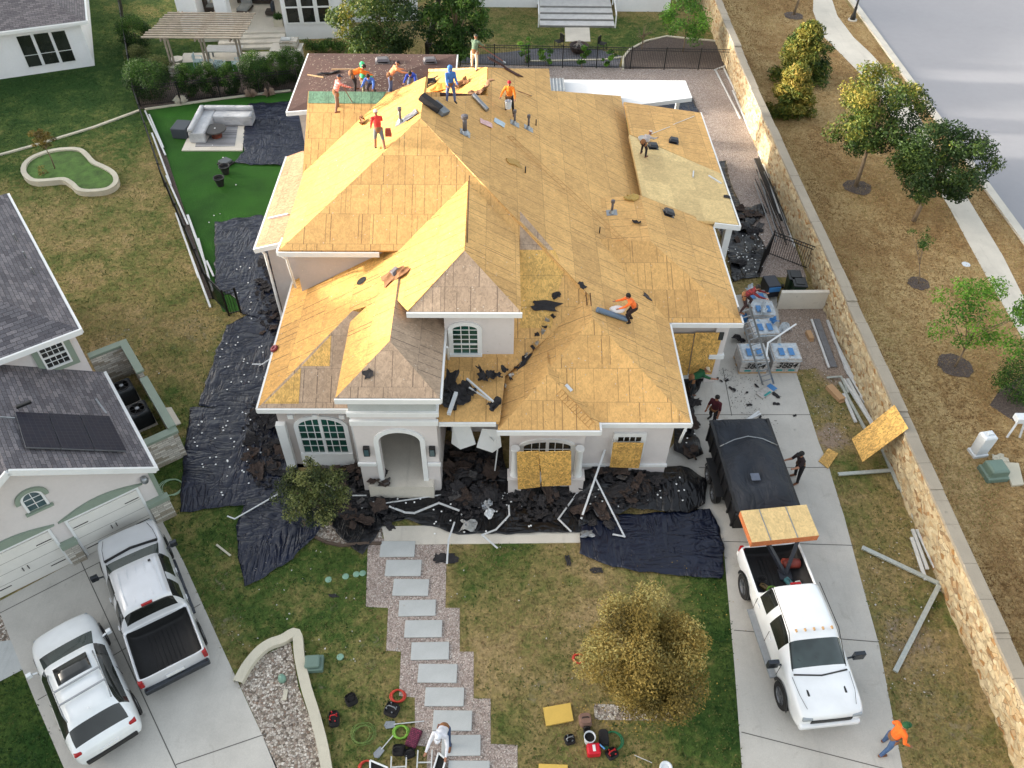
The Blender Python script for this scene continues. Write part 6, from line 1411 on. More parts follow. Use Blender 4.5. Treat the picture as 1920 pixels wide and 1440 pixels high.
def scraps():
    K = [(CHAR, .55), (BROWNS, .5), (CHAR, .8), (BROWNS, .75), (CHAR, .38), (CHAR, .42), (BROWNS, .9), (CHAR, .65), (BROWNS, .35), (CHAR, .5), (pm('grey_shingle_face', (82, 80, 80), .95, var=.3, vs=6, bs=.5), .45), (CHAR, .7)]
    for i, (m, sz) in enumerate(K): PROTO.append(scrapmesh(i, m, sz*.82))
    areas = [((510, 520), 32, 55, 22, 'torn roofing scrap heaped against the left side wall', .25, 'roofing scraps in the left side yard'),
             ((520, 610), 28, 50, 16, 'torn roofing scrap on the tarp left of the front-left wing', .15, 'roofing scraps beside the front-left wing'),
             ((505, 830), 45, 75, 40, 'torn brown roofing scrap below the front-left window corner', .3, 'roofing scraps below the front-left corner'),
             ((660, 900), 70, 40, 30, 'torn roofing scrap behind the small olive tree', .3, 'roofing scraps behind the olive tree'),
             ((700, 960), 60, 40, 22, 'torn roofing scrap on the gravel left of the front path', .2, 'roofing scraps left of the front path'),
             ((885, 900), 58, 60, 74, 'torn black roofing scrap in the deep heap before the open porch', .5, 'roofing scraps before the open porch'),
             ((882, 855), 50, 24, 18, 'torn black roofing scrap under the open porch roof', .4, 'roofing scraps under the porch'),
             ((1400, 450), 32, 70, 22, 'torn black roofing scrap on the side gravel behind the house', .15, 'roofing scraps on the side gravel'),
             ((1010, 925), 60, 38, 32, 'torn roofing scrap under the boarded arched window', .35, 'roofing scraps under the arched window'),
             ((1150, 910), 80, 34, 40, 'torn roofing scrap below the small boarded garage window', .3, 'roofing scraps below the small garage window'),
             ((1120, 965), 40, 30, 10, 'torn roofing scrap at the top of the folded navy tarp', .05, 'roofing scraps on the folded tarp'),
             ((1295, 790), 14, 70, 10, 'torn roofing scrap along the right garage wall', .2, 'roofing scraps along the garage wall')]
    used = [False]*len(PROTO)
    for (c, rx, ry, n, lb, pile, gr) in areas:
        for k in range(n):
            a = random.uniform(0, 6.28); q = math.sqrt(random.random()); px, py = c[0]+rx*q*math.cos(a), c[1]+ry*q*math.sin(a)
            g_ = G(px, py); z, nn = DROP(g_.x, g_.y, 2.2)
            if z > 1.0: continue
            zz = z+.03+pile*(1-q)*random.random()
            i = random.randrange(len(PROTO)); o = PROTO[i] if not used[i] else PROTO[i].copy()
            if used[i]: COL.objects.link(o)
            used[i] = True
            o.location = (g_.x, g_.y, zz); o.rotation_euler = (random.gauss(0, .22), random.gauss(0, .22), random.uniform(0, 6.28)); s_ = random.uniform(.7, 1.15); o.scale = (s_, s_, s_)
            props(o, lb.replace('torn black', 'torn').replace('torn brown', 'torn').replace('torn', ('small' if o.scale[0]*K[i][1] < .42 else 'mid-sized' if o.scale[0]*K[i][1] < .66 else 'large')+' torn '+('black', 'brown', 'grey')[0 if K[i][0] is CHAR else 1 if K[i][0] is BROWNS else 2]), 'shingle scrap', gr)
scraps()
def litter(name, lb, areas, m, smin, smax, lift=.02, cat='rubble', thick=True, tilt=.4, pile=0):
    mb = MB()
    for (cx, cy, rx, ry, n) in areas:
        for k in range(n):
            a = random.uniform(0, 6.28); q = math.sqrt(random.random()); g_ = G(cx+rx*q*math.cos(a), cy+ry*q*math.sin(a)); z, nn = DROP(g_.x, g_.y)
            if z > 1.2: continue
            p = Vector((g_.x, g_.y, z+lift+random.random()*.02+pile*(1-q)*random.random())); n_ = 5; M = Euler((random.gauss(0, tilt), random.gauss(0, tilt), a*7)).to_matrix(); s_ = random.uniform(smin, smax)
            vs = [p+M @ Vector((math.cos(6.28*j/n_)*s_*random.uniform(.5, 1.2), math.sin(6.28*j/n_)*s_*random.uniform(.4, .9), 0)) for j in range(n_)]
            mb.add(vs, [tuple(range(n_))])
    return props(mb.build(name, m), lb, cat, kind='stuff')
litter('shingle_rubble', 'dark crumbs of torn roofing along the front of the house', [(885, 900, 75, 75, 900), (660, 920, 100, 55, 500), (1010, 930, 80, 50, 400), (1160, 920, 100, 40, 400), (505, 830, 50, 90, 350), (515, 550, 35, 80, 250)], CHAR, .03, .14, pile=.15)
litter('driveway_crumbs', 'dark granules and crumbs swept over the upper driveway', [(1400, 730, 40, 50, 260), (1350, 705, 25, 14, 130), (1420, 800, 40, 25, 120)], CHAR, .008, .03, .006, tilt=.1)
litter('lawn_litter', 'small white and grey bits scattered on the lawns and dirt strip', [(600, 1150, 180, 120, 60), (1000, 1150, 160, 140, 40), (1560, 720, 60, 110, 160), (1700, 1150, 90, 180, 140), (300, 700, 120, 150, 25), (1500, 620, 40, 30, 90)], pm('white_bits', (190, 186, 180), .9, var=.3), .01, .04, .01, tilt=.3)
litter('fallen_leaves', 'small yellow leaves fallen round the golden tree', [(1200, 1300, 130, 80, 500), (1200, 1200, 200, 160, 200)], pm('fallen_leaf', (176, 148, 70), .8, var=.3), .012, .03, .02, tilt=.3)
# dark fragments on the driveway
for k, (px, py, s_) in enumerate([(1363, 714, .2), (1418, 724, .22), (1373, 730, .3), (1455, 742, .35), (1455, 758, .25), (1345, 711, .15), (1352, 715, .15), (1490, 780, .16), (1313, 753, .14), (1400, 737, .15), (1425, 783, .15), (1405, 760, .2)]):
    irregular('roof_fragment', 'small black roofing fragment lying on the upper driveway', 'roofing fragment', px, py, s_, s_*.5, CHAR, random.uniform(0, 180), .01, .02, seed=100+k, group='roofing fragments on the upper driveway')
for (px, py, w_, h_, lb) in [(1065, 1050, .12, .35, 'upright dark rectangle of shingle on the front lawn'), (1118, 1070, .3, .14, 'slanted dark shingle piece on the front lawn below the tarp'), (838, 1048, .5, .25, 'black felt piece at the end of the white strip by the path'), (823, 1046, .25, .2, 'small black felt piece on the gravel by the path'), (626, 1118, .22, .08, 'small dark chip on the left front lawn'), (1365, 350, .25, .2, 'dark scrap upper on the side gravel'), (1362, 370, .25, .15, 'dark scrap lower on the side gravel')]:
    irregular('roof_fragment', lb, 'roofing fragment', px, py, w_*1.3, h_*1.3, CHAR, random.uniform(-10, 10), .01, .02, seed=hash(lb) % 50 if False else int(px) % 50)
irregular('crumpled_sheet', 'crumpled pale metal sheet upper on the black tarp', 'metal sheet', 915, 950, .35, .3, METAL, 20, .01, .08, seed=30, lift=.1)
irregular('crumpled_sheet', 'crumpled pale metal sheet lower on the black tarp', 'metal sheet', 917, 966, .35, .3, WMETAL, 70, .01, .08, seed=31, lift=.1)
irregular('crumpled_sheet', 'large crumpled plastic sheet near the path on the black tarp', 'plastic sheet', 878, 990, .55, .4, pm('grey_plastic', (150, 150, 148), .4, var=.3), 0, .01, .12, seed=32, lift=.08)
irregular('crumpled_sheet', 'bright metal tray at the left end of the folded tarp', 'metal sheet', 1100, 1004, .45, .28, METAL, 0, .02, .03, seed=33, lift=.08)
# white caps
capm = MB(); capm.lathe([(.0, 0), (.034, 0), (.034, .012), (0, .016)], 8)
cap0 = capm.build('plastic_cap', pm('white_cap_plastic', (236, 238, 238), .5, var=.02))
first = True
for (cx, cy, rx, ry, n, lb) in [((430), 850, 70, 85, 44, 'left lawn tarps'), (460, 690, 60, 60, 26, 'left lawn tarps'), (480, 520, 40, 90, 14, 'side yard tarp'), (700, 900, 130, 60, 40, 'front tarps'), (900, 960, 120, 60, 34, 'front tarps'), (1180, 930, 120, 50, 34, 'front tarps'), (1400, 470, 40, 50, 50, 'gravel tarp'), (430, 330, 60, 120, 8, 'artificial turf'), (1290, 780, 15, 70, 10, 'garage side tarp')]:
    for k in range(n):
        a = random.uniform(0, 6.28); q = math.sqrt(random.random()); g_ = G(cx+rx*q*math.cos(a), cy+ry*q*math.sin(a)); z, nn = DROP(g_.x, g_.y)
        if z > 1.5: continue
        o = cap0 if first else cap0.copy()
        if not first: COL.objects.link(o)
        first = False; o.location = (g_.x, g_.y, z+.012); o.rotation_euler = (random.gauss(0, .2), random.gauss(0, .2), 0)
        props(o, 'small round white cap scattered on the '+lb, 'cap', 'white caps on the '+lb)
# ================================================================ TRIM STRIPS, GUTTERS
def strip3(name, lb, pts, w_, m, z=.12, cat='trim', h=None, group=None):
    P = []
    for p in pts:
        g_ = G(*p[:2], p[2] if len(p) > 2 else 0); zz = p[2] if len(p) > 2 else max(0, DROP(g_.x, g_.y)[0])+z if DROP(g_.x, g_.y)[0] < 1 else z
        P.append(Vector((G(*p[:2], zz).x, G(*p[:2], zz).y, zz)))
    mb = MB()
    for a, b in zip(P[:-1], P[1:]): d = (b-a).normalized()*w_*.45; mb.bar(a-d, b+d, w_, h or w_*.5)
    return props(mb.build(name, m, bevel=.005), lb, cat, group)
ST = 'trim_strip'
strip3(ST, 'long white strip on the left lawn corner ending in a bend', [(427, 968), (440, 973), (522, 926)], .05, WMETAL)
strip3(ST, 'white strip pointing into the rubble behind the olive tree', [(610, 908), (648, 930)], .05, WMETAL)
strip3(ST, 'short white strip flat in the rubble right of the olive tree', [(662, 929), (686, 929)], .05, WMETAL)
strip3(ST, 'white strip running right from the tarp bundle before the entry', [(700, 941), (706, 946), (832, 927)], .05, WMETAL)
strip3(ST, 'zigzag white strip lying on the black tarp before the entry', [(731, 950), (760, 961), (777, 962), (823, 943), (860, 957)], .07, WMETAL)
strip3(ST, 'white strip standing across the path edge', [(852, 980), (841, 1012), (838, 1056)], .06, WMETAL, z=.15)
strip3(ST, 'bent white strip curling right of the crumpled sheets', [(954, 948), (955, 966), (930, 993), (904, 1003), (932, 1027)], .06, WMETAL)
strip3(ST, 'white strip on the left of the crossed strips', [(1084, 922), (1047, 973), (1070, 996)], .06, WMETAL)
strip3(ST, 'long pale strip of the crossed pair leaning up at the wall', [(1134, 844, 1.6), (1090, 972, .15)], .07, WMETAL)
strip3(ST, 'long white strip of the crossed pair ending in a hook on the tarp', [(1116, 896, .95), (1171, 1006, .14), (1150, 1002, .14)], .06, WMETAL)
strip3('downspout_piece', 'bent white downspout hanging off the porch corner', [(920, 822, 2.2), (934, 834, 1.7), (928, 880, .3)], .09, WHITE, cat='downspout')
strip3(ST, 'small pale stick on the left front lawn', [(407, 1022), (431, 1041)], .07, LIME, z=.04)
strip3(ST, 'thin bent white strip lying over the left side tarp', [(474, 683), (492, 683), (505, 674)], .06, WMETAL)
strip3('drain_channel', 'long green-grey channel pointing right against the stone wall', [(1575, 889), (1669, 882)], .14, GMETAL, cat='channel', h=.06)
strip3('drain_channel', 'long channel with a right-angle elbow on the lower dirt strip', [(1620, 1028), (1762, 1095), (1680, 1256)], .15, GMETAL, cat='channel', h=.07)
strip3('drain_channel', 'short channel with an elbow beside the upper wall strips', [(1552, 708), (1577, 706), (1590, 735)], .08, GMETAL, cat='channel', h=.05)
rows = [((1575, 718), (1640, 838), 'greenish gutter length nearest the driveway in the wall bundle'), ((1582, 712), (1652, 822), 'second pale gutter length in the wall bundle'), ((1590, 712), (1660, 838), 'middle pale gutter length in the wall bundle'), ((1552, 602), (1590, 700), 'upper white gutter length lying by the stone wall'), ((1566, 640), (1600, 708), 'white gutter length overlapping the upper one'), ((1585, 690), (1665, 826), 'long white gutter length ending under the plywood sheet'), ((1614, 744), (1668, 812), 'short white gutter length nearest the stone wall'), ((1582, 740), (1604, 790), 'short pale gutter offcut beside the wall bundle'), ((1655, 845), (1686, 915), 'grey rail emerging below the plywood sheet'), ((1672, 878), (1716, 975), 'grey rail continuing down along the stone wall'), ((1712, 995), (1738, 1065), 'white channel pair left piece by the stone wall'), ((1720, 995), (1752, 1062), 'white channel pair right piece by the stone wall'), ((1710, 1010), (1735, 1085), 'white channel leading to the elbowed channel')]
for a, b, lb in rows: strip3('gutter_length', lb, [a, b], .11, GMETAL if 'green' in lb or 'grey' in lb else WMETAL, z=.08+random.uniform(0, .06), cat='gutter', h=.07)
strip3('corrugated_length', 'wide grey corrugated length on the dirt by the driveway', [(1532, 602), (1562, 684)], .28, pm('grey_corrugated', (120, 122, 128), .5, metal=.3, var=.2, vs=8), cat='metal sheet', h=.05, z=.05)
strip3('gutter_length', 'white edge length left of the corrugated piece', [(1522, 600), (1554, 688)], .09, WMETAL, cat='gutter', h=.06)
# long lengths along the gravel yard
L2 = [((1342, 132), (1388, 222), 'white post lying left by the back corner of the gravel yard'), ((1357, 128), (1396, 205), 'white post lying right by the back corner of the gravel yard'), ((1340, 131), (1366, 121), 'short grey beam across the two white posts'), ((1390, 195), (1425, 282), 'long white length along the gravel beside the wall'), ((1398, 190), (1445, 330), 'second long white length along the gravel beside the wall'), ((1374, 170), (1408, 250), 'pale length between the posts and the long lengths'), ((1405, 230), (1462, 400), 'pale length along the foot of the stone wall'), ((1462, 358), (1506, 475), 'wide white panel strip on the lower gravel'), ((1470, 380), (1518, 500), 'narrow white strip against the stone wall on the lower gravel'), ((1452, 370), (1490, 462), 'grey strip left of the white panel strip on the lower gravel')]
for a, b, lb in L2: strip3('trim_length', lb, [a, b], .13 if 'wide' in lb else .09, WMETAL, z=.06+random.uniform(0, .05), cat='trim', h=.06)
GRB = 'black rods on the side gravel'
for k in range(16):
    x = 1413+random.uniform(0, 32); y = 292+random.uniform(0, 60); l = random.uniform(50, 130)
    strip3('metal_rod', 'thin black rod in the tangled bundle on the side gravel', [(x, y), (x+l*random.uniform(.28, .45), y+l)], .04, BLACKM if k % 3 else METAL, z=.05+random.uniform(0, .2), cat='rod', h=.04, group=GRB)
strip3('rod_bundle', 'black bundle of folded rods lying against the wall trims', [(1420, 300), (1468, 410)], .3, pm('black_rod_bundle', (34, 34, 36), .6, var=.4, vs=12), z=.04, cat='rod', h=.08)
# left white lengths beside the turf fence
L3 = [((272, 208), (310, 290), 'white length at the top beside the turf fence'), ((280, 215), (306, 276), 'second white length at the top beside the turf fence'), ((285, 250), (320, 345), 'cracked white length beside the turf fence middle'), ((312, 330), (352, 420), 'white length below the middle beside the turf fence'), ((352, 404), (385, 495), 'wide white length near the gate corner'), ((330, 400), (372, 520), 'pale length touching the fence near the gate corner'), ((372, 448), (398, 545), 'outer white length near the gate corner'), ((340, 430), (394, 575), 'longest white length ending at the gate corner'), ((388, 490), (400, 517), 'short white offcut near the gate corner')]
for a, b, lb in L3: strip3('trim_length', lb, [a, b], .12 if 'wide' in lb else .09, WMETAL, z=.05+random.uniform(0, .08), cat='trim', h=.05)
mb = MB(); A, B = G(300, 268), G(395, 560)
d = (B-A).normalized(); q = Vector((-d.y, d.x, 0))*.12; mb.slab([A-q+Vector((0, 0, .03)), B-q+Vector((0, 0, .03)), B+q+Vector((0, 0, .03)), A+q+Vector((0, 0, .03))], .02)
o = mb.build('gravel_strip', MULCH); o['kind'] = 'structure'
strip3(ST, 'bent white strip on the driveway above the trailer, left piece', [(1345, 788), (1396, 790), (1422, 772)], .08, WMETAL, z=.06)
strip3(ST, 'bent white strip on the driveway above the trailer, right piece', [(1400, 788), (1425, 776)], .08, WMETAL, z=.05)
# ================================================================ BOARDS
def board(lb, pts, m=OSB_NEW, t_=.02, name='plywood_sheet', cat='plywood', ax=Vector((0, -1, .3))):
    mb = MB(); mb.slab(pts, t_, 0, axis=ax)
    # uv from the sheet's own edges
    a = (Vector(pts[1])-Vector(pts[0])); w_ = a.length; h_ = (Vector(pts[3])-Vector(pts[0])).length
    return props(mb.build(name, m), lb, cat)
Y = lambda x, y, yy, k=0: PL(x, y, (0, 1, k), (0, yy*.97, 0))
board('left plywood board leaning over the arched window', [Y(971, 918, 18.0, .1), Y(1013, 913, 18.0, .1), Y(1011, 846, 18.0, .1), Y(969, 848, 18.0, .1)])
board('right plywood board leaning over the arched window', [Y(1016, 912, 17.95, .1), Y(1071, 910, 17.95, .1), Y(1071, 846, 17.95, .1), Y(1011, 848, 17.95, .1)])
board('plywood board covering the small garage window', [Y(1143, 876, 18.75, .05), Y(1198, 878, 18.75, .05), Y(1207, 831, 18.75, .05), Y(1150, 830, 18.75, .05)])
board('left plywood board shielding the side garage door', [Y(1270, 705, 24.0), Y(1289, 703, 24.0), Y(1302, 626, 24.0), Y(1262, 626, 24.0)])
board('right plywood board shielding the side garage door', [Y(1291, 702, 23.95), Y(1334, 702, 23.95), Y(1356, 624, 23.95), Y(1304, 624, 23.95)])
board('plywood sheet leaning over the top of the stone wall', [G(1597, 823, .5), G(1617, 866, .5), G(1703, 803, 1.98), G(1677, 759, 1.98)], ax=Vector((-1, 0, 1)))
t = props(flat('plywood_offcut', [(1552, 842), (1571, 852), (1552, 880), (1534, 866)], OSB_Y, .06, kind='x', thick=.03), 'small square plywood offcut beside the driveway bend', 'plywood'); del t['kind']
for nm, q, lb in (('foam_board', ((1018, 1329), (1069, 1320), (1075, 1353), (1024, 1363)), 'yellow foam board lying by the brown backpack'), ('foam_board', ((1010, 1434), (1064, 1436), (1064, 1475), (1010, 1475)), 'yellow foam board cut by the bottom edge')):
    o = props(flat(nm, q, pm('yellow_board', (206, 172, 84), .8, var=.06) if 'yellow_board' not in bpy.data.materials else bpy.data.materials['yellow_board'], .09, kind='x', thick=.06), lb, 'foam board'); del o['kind']
# ================================================================ PALLETS OF SHINGLES, LADDER, BINS
WRAP = pm('shiny_bundle_wrap', (176, 184, 190), .28, var=.25, vs=7, bs=.6, bscale=18, stain=((.02, .22, .45), .58, 2.5)); WRAPB = pm('blue_wrap', (60, 120, 176), .35, var=.15); TEAL = pm('teal_wrap', (24, 140, 140), .4)
WRAPG = pm('bundle_side_wrap', (176, 172, 168), .5, var=.3, vs=9, stain=((.04, .32, .34), .66, 5)); INK = pm('black_marker', (16, 16, 18), .6)
def pallet(lb, px, py, h, text=None, w_=1.0, d=.95, rz=0, z0=0):
    c = G(px, py); t = thing('shingle_pallet', lb, 'pallet', (c.x, c.y, z0), R(rz), group='wrapped pallets of shingles on the driveway')
    mb = MB(); [mb.box(-w_/2, w_/2, y, y+.12, 0, .1) for y in (-d/2, -.06, d/2-.12)]; mb.build('pallet_base', LW, t)
    n = max(2, int(h/.09)); mb = MB()
    for i in range(n):
        o1, o2 = random.uniform(-.015, .015), random.uniform(-.015, .015)
        for k in (0, 1): mb.box(-w_/2+o1+k*(w_/2), -w_/2+o1+(k+1)*w_/2-.01, -d/2+o2, d/2+o2, .1+i*.09, .185+i*.09)
    mb.build('bundles', WRAPG, t, bevel=.015)
    P = [[Vector((u*w_*.52, v*d*.52, .105+n*.09+.035*noise.noise(Vector((u*4+px, v*4, 1)))+(-.12 if max(abs(u), abs(v)) > .97 else 0))) for u in [i/7-1 for i in range(15)]] for v in [j/7-1 for j in range(15)]]
    mb = MB(); mb.grid(P); reg_world(mb.build('plastic_wrap', WRAP, t, smooth=True))
    for s_ in (-.22, .18): mb = MB(); mb.box(s_-.1, s_+.12, -d*.3, d*.12, .145+n*.09, .15+n*.09); mb.build('label_patch', WRAPB, t)
    for s_ in (-.25, .25): mb = MB(); mb.box(s_-.12, s_+.14, -d/2-.025, -d/2-.02, .16, .24); mb.build('teal_print', TEAL, t)
    if text:
        cu = bpy.data.curves.new('marker_writing', 'FONT'); cu.body = text; cu.size = .42; cu.align_x = 'CENTER'; cu.offset = .004; cu.extrude = .002; cu.shear = .3
        o = bpy.data.objects.new('marker_writing', cu); COL.objects.link(o); dg = bpy.context.evaluated_depsgraph_get(); me = bpy.data.meshes.new_from_object(o.evaluated_get(dg)); bpy.data.objects.remove(o)
        me.materials.clear(); me.materials.append(INK); o = bpy.data.objects.new('marker_writing', me); COL.objects.link(o); o.parent = t; o.location = (0, -d/2-.03, .34); o.rotation_euler = (R(90), 0, 0)
pallet('front-left wrapped pallet with black marker number partly behind the ladder', 1405, 685, .75, '3884', 1.15, 1.0, 1)
pallet('front-right wrapped pallet marked 3884 in black', 1464, 684, .75, '3884', 1.15, 1.0, 0)
pallet('middle wrapped pallet behind the two numbered ones', 1425, 638, .75, None, 1.15, 1.0, 3)
pallet('rear blue and white wrapped pallet by the roof corner', 1424, 598, .6, None, 1.1, 1.0, 0)
pallet('farthest low pallet of blue bundles beside the black cart', 1415, 566, .35, None, 1.0, .8, 5)
for k_, (px, py, w_, h_, m_, lb_) in enumerate([(1440, 648, .7, .5, WRAP, 'crumpled clear wrap between the two numbered pallets'), (1470, 618, .6, .4, WRAP, 'torn clear wrap hanging right of the middle pallet'), (1395, 600, .5, .35, WRAPB, 'blue wrap scrap left of the rear pallets'), (1432, 582, .8, .3, WRAP, 'loose white wrap over the rear pallets'), (1450, 605, .35, .3, WRAPB, 'blue wrap scrap on top of the rear pallet'), (1408, 548, .6, .3, WRAP, 'pale wrap beside the black cart'), (1385, 640, .5, .3, CHAR, 'black felt scrap left of the middle pallet')]):
    irregular('wrap_scrap', lb_, 'plastic wrap', px, py, w_, h_, m_, 25*k_, .006, .12, seed=200+k_)
t = thing('shingle_bundle', 'single blue-labelled shingle bundle dropped on the driveway', 'shingle bundle', tuple(G(1437, 735, .012)), R(38)); mb = MB(); mb.box(-.45, .45, -.18, .18, 0, .07); mb.build('bundle', WRAPG, t, bevel=.02); mb = MB(); mb.box(.2, .45, -.182, .182, .071, .075); mb.build('label_patch', WRAPB, t); mb = MB(); mb.box(-.3, .1, -.17, -.08, .071, .075); mb.build('teal_print', TEAL, t)
def ladder(lb, A, B, w_=.42, r=.03, n=None, m=METAL, name='ladder', side=None):
    A, B = Vector(A), Vector(B); d = (B-A); L = d.length; d.normalize(); x = side.normalized() if side is not None else Vector((1, 0, 0)); x = (x-d*x.dot(d)).normalized()*w_/2
    t = thing(name, lb, 'ladder', tuple(A))
    for s_ in (-1, 1): mb = MB(); mb.bar(A+x*s_, B+x*s_, .035, .07); mb.build('rail', m, t, world=True)
    n = n or int(L/.28); mb = MB()
    for i in range(1, n): c = A+d*L*i/n; mb.bar(c-x, c+x, .032)
    mb.build('rungs', m, t, world=True); return t
ladder('tall aluminium ladder leaning from the driveway to the garage eave corner', G(1441, 722), G(1394, 572, 4.0), .42)
strip3('trim_length', 'bent white trim laid across the wrapped pallets', [(1437, 668, 1.0), (1440, 643, 1.0), (1492, 608, .9)], .07, WHITE)
GRN = pm('dark_green_bin', (30, 52, 36), .5); LID = pm('black_lid', (28, 30, 32), .4)
for k, (px, py, z) in enumerate(((1480, 548, 0), (1489, 561, 0))):
    t = thing('wheeled_bin', ['green wheeled bin with black lid, farther one by the low wall', 'green wheeled bin with black lid, nearer one by the low wall'][k], 'bin', tuple(G(px, py)), R(-4))
    mb = MB(); mb.add([(x*.27*s_, y*.3*s_, z_) for z_, s_ in ((0, .8), (.95, 1)) for x, y in ((-1, -1), (1, -1), (1, 1), (-1, 1))], [(3, 2, 1, 0), (4, 5, 6, 7), (0, 1, 5, 4), (1, 2, 6, 5), (2, 3, 7, 6), (3, 0, 4, 7)]); mb.build('body', GRN, t, bevel=.02)
    mb = MB(); mb.box(-.31, .31, -.34, .36, .95, 1.02); mb.box(-.2, .2, -.2, .25, 1.02, 1.05); mb.build('lid', LID, t, bevel=.03)
    for s_ in (-1, 1): mb = MB(); mb.tube([(s_*.25, .3, .1), (s_*.32, .3, .1)], .1, 14); mb.build('wheel', BLACKM, t)
t = thing('tool_cart', 'black job-site cart with blue lining beside the rear pallet', 'cart', tuple(G(1440, 552)), R(8)); mb = MB(); mb.box(-.3, .3, -.4, .4, .15, .8); mb.build('body', NAVYBOX, t, bevel=.03); mb = MB(); mb.box(-.27, .27, -.44, -.41, .5, .75); mb.build('side_pocket', WRAPB, t)
mb = MB(); A, B = G(1456, 580), G(1560, 575); mb.slab([(A.x, A.y, .95), (B.x, A.y+.05, .95), (B.x, A.y+.25, .95), (A.x+.05, A.y+.2, .95)], .95); reg(props(mb.build('retaining_wall', CONC2), 'short pale concrete wall butting against the stone wall', 'wall'))
CARD = pm('cardboard', (178, 144, 108), .85, var=.06)
for k, (px, py, w_, l, rz) in enumerate(((1517, 632, .22, .5, 4), (1565, 740, .3, .85, 22))):
    mb = MB(); mb.box(-w_/2, w_/2, -l/2, l/2, 0, .18); mb.box(-w_/2+.01, w_/2-.01, -l/2-.08, -l/2, .02, .05); o = mb.build('cardboard_box', CARD, bevel=.008); o.location = tuple(G(px, py)); o.rotation_euler = (0, 0, R(rz)); props(o, ['small upright cardboard box on the dirt right of the pallets', 'long cardboard carton on the dirt by the gutter bundle'][k], 'box')
# ================================================================ UTILITIES
UG = pm('utility_green', (100, 122, 112), .5, var=.08); UW = pm('utility_white', (206, 212, 218), .5, var=.05)
t = thing('utility_pedestal', 'white ribbed utility pedestal tapering upward on the verge', 'utility box', tuple(G(1832, 850)), R(10)); mb = MB(); mb.add([(x*s_, y*s_*.8, z_) for z_, s_ in ((0, .3), (.12, .3), (.14, .24), (1.05, .26), (1.12, .2)) for x, y in ((-1, -1), (1, -1), (1, 1), (-1, 1))], [(4*i+j, 4*i+(j+1) % 4, 4*i+4+(j+1) % 4, 4*i+4+j) for i in range(4) for j in range(4)]+[(16, 17, 18, 19)]); mb.build('cabinet', UW, t, bevel=.02); mb = MB(); mb.box(-.12, .12, -.06, .06, 1.12, 1.2); mb.build('cap', UW, t, bevel=.02)
t = thing('meter_stand', 'pale metal meter box on an angled stand at the right edge', 'utility box', tuple(G(1888, 820)), R(0)); mb = MB(); mb.bar((0, 0, 0), (.1, .1, .9), .08); mb.bar((.5, 0, 0), (.35, .1, .9), .08); mb.build('stand', UW, t); mb = MB(); mb.box(-.1, .75, -.1, .25, .9, 1.15); mb.build('meter_box', UW, t, bevel=.02)
mb = MB(); mb.add([(x*s_, y*s_*.9, z_) for z_, s_ in ((0, .42), (.2, .42), (.24, .36), (.5, .34), (.56, .28)) for x, y in ((-1, -1), (1, -1), (1, 1), (-1, 1))], [(4*i+j, 4*i+(j+1) % 4, 4*i+4+(j+1) % 4, 4*i+4+j) for i in range(4) for j in range(4)]+[(16, 17, 18, 19)]); o = mb.build('valve_cover', UG, bevel=.04); o.location = tuple(G(1860, 890)); o.rotation_euler = (0, 0, R(6)); props(o, 'green-grey stepped valve cover on the verge', 'utility box')
irregular('boulder', 'pale boulder behind the green valve cover', 'boulder', 1872, 862, .5, .4, LIME, 10, .2, .06, seed=77)
mb = MB(); q = [G(*p, .1) for p in ((1880, 866), (1910, 868), (1920, 908), (1898, 910))]; mb.slab(q, .1); props(mb.build('concrete_slab', LIME), 'pale square concrete slab beside the valve cover', 'slab')
t = thing('utility_box', 'dark green transformer box beside the curved stone border', 'utility box', tuple(G(589, 1248)), R(4)); mb = MB(); mb.box(-.3, .3, -.25, .25, 0, .2); mb.build('base', UG, t, bevel=.03); mb = MB(); mb.box(-.24, .22, -.2, .2, .2, .34); mb.build('lid', UG, t, bevel=.05)
mb = MB(); mb.lathe([(.12, 0), (.12, .12), (.09, .24), (0, .28)], 16, tuple(G(530, 1275))); props(mb.build('cleanout_dome', pm('mint_plastic', (116, 150, 134), .5), smooth=True), 'mint green domed pipe cap in the gravel bed', 'pipe cap')
mb = MB(); mb.box(-.06, .06, -.16, .16, 0, .04); o = mb.build('stone_chip', LIME); o.location = tuple(G(535, 1303, .02)); props(o, 'flat pale chip of wood on the gravel bed', 'chip')
for k, (px, py) in enumerate(((616, 1087), (648, 1081), (668, 1077), (680, 1075), (638, 1232))):
    mb = MB(); c = G(px, py); mb.lathe([(.11, 0), (.11, .02), (.08, .035), (0, .04)], 18, tuple(c)); props(mb.build('ground_disc', pm('mint_lid', (122, 158, 138), .5) if k == 0 else bpy.data.materials['mint_lid']), ['round mint valve lid at the left end of the row in the lawn', 'round mint valve lid second from the left in the row', 'round mint valve lid third in the row', 'round mint valve lid at the right end of the row', 'round mint valve lid alone beside the gravel bed'][k], 'valve lid')
mb = MB(); mb.lathe([(.2, 0), (.2, .02), (0, .03)], 18, tuple(G(1811, 496))); props(mb.build('survey_plate', UW), 'round white plate in the dry verge grass', 'plate')
t = thing('street_lamp', 'black street lamp post at the top on the kerb strip', 'street lamp', tuple(G(1598, 38))); mb = MB(); mb.lathe([(.32, 0), (.32, .08), (0, .08)], 20); mb.build('footing', CONC2, t); mb = MB(); mb.lathe([(.2, .08), (.18, .3), (.11, .5), (.1, .9), (.07, 1.0), (.055, 4.4)], 16); mb.build('pole', BLACKM, t, smooth=True); mb = MB(); mb.lathe([(.05, 4.4), (.22, 4.55), (.26, 4.9), (.1, 5.1), (0, 5.15)], 16); mb.build('lantern', BLACKM, t)
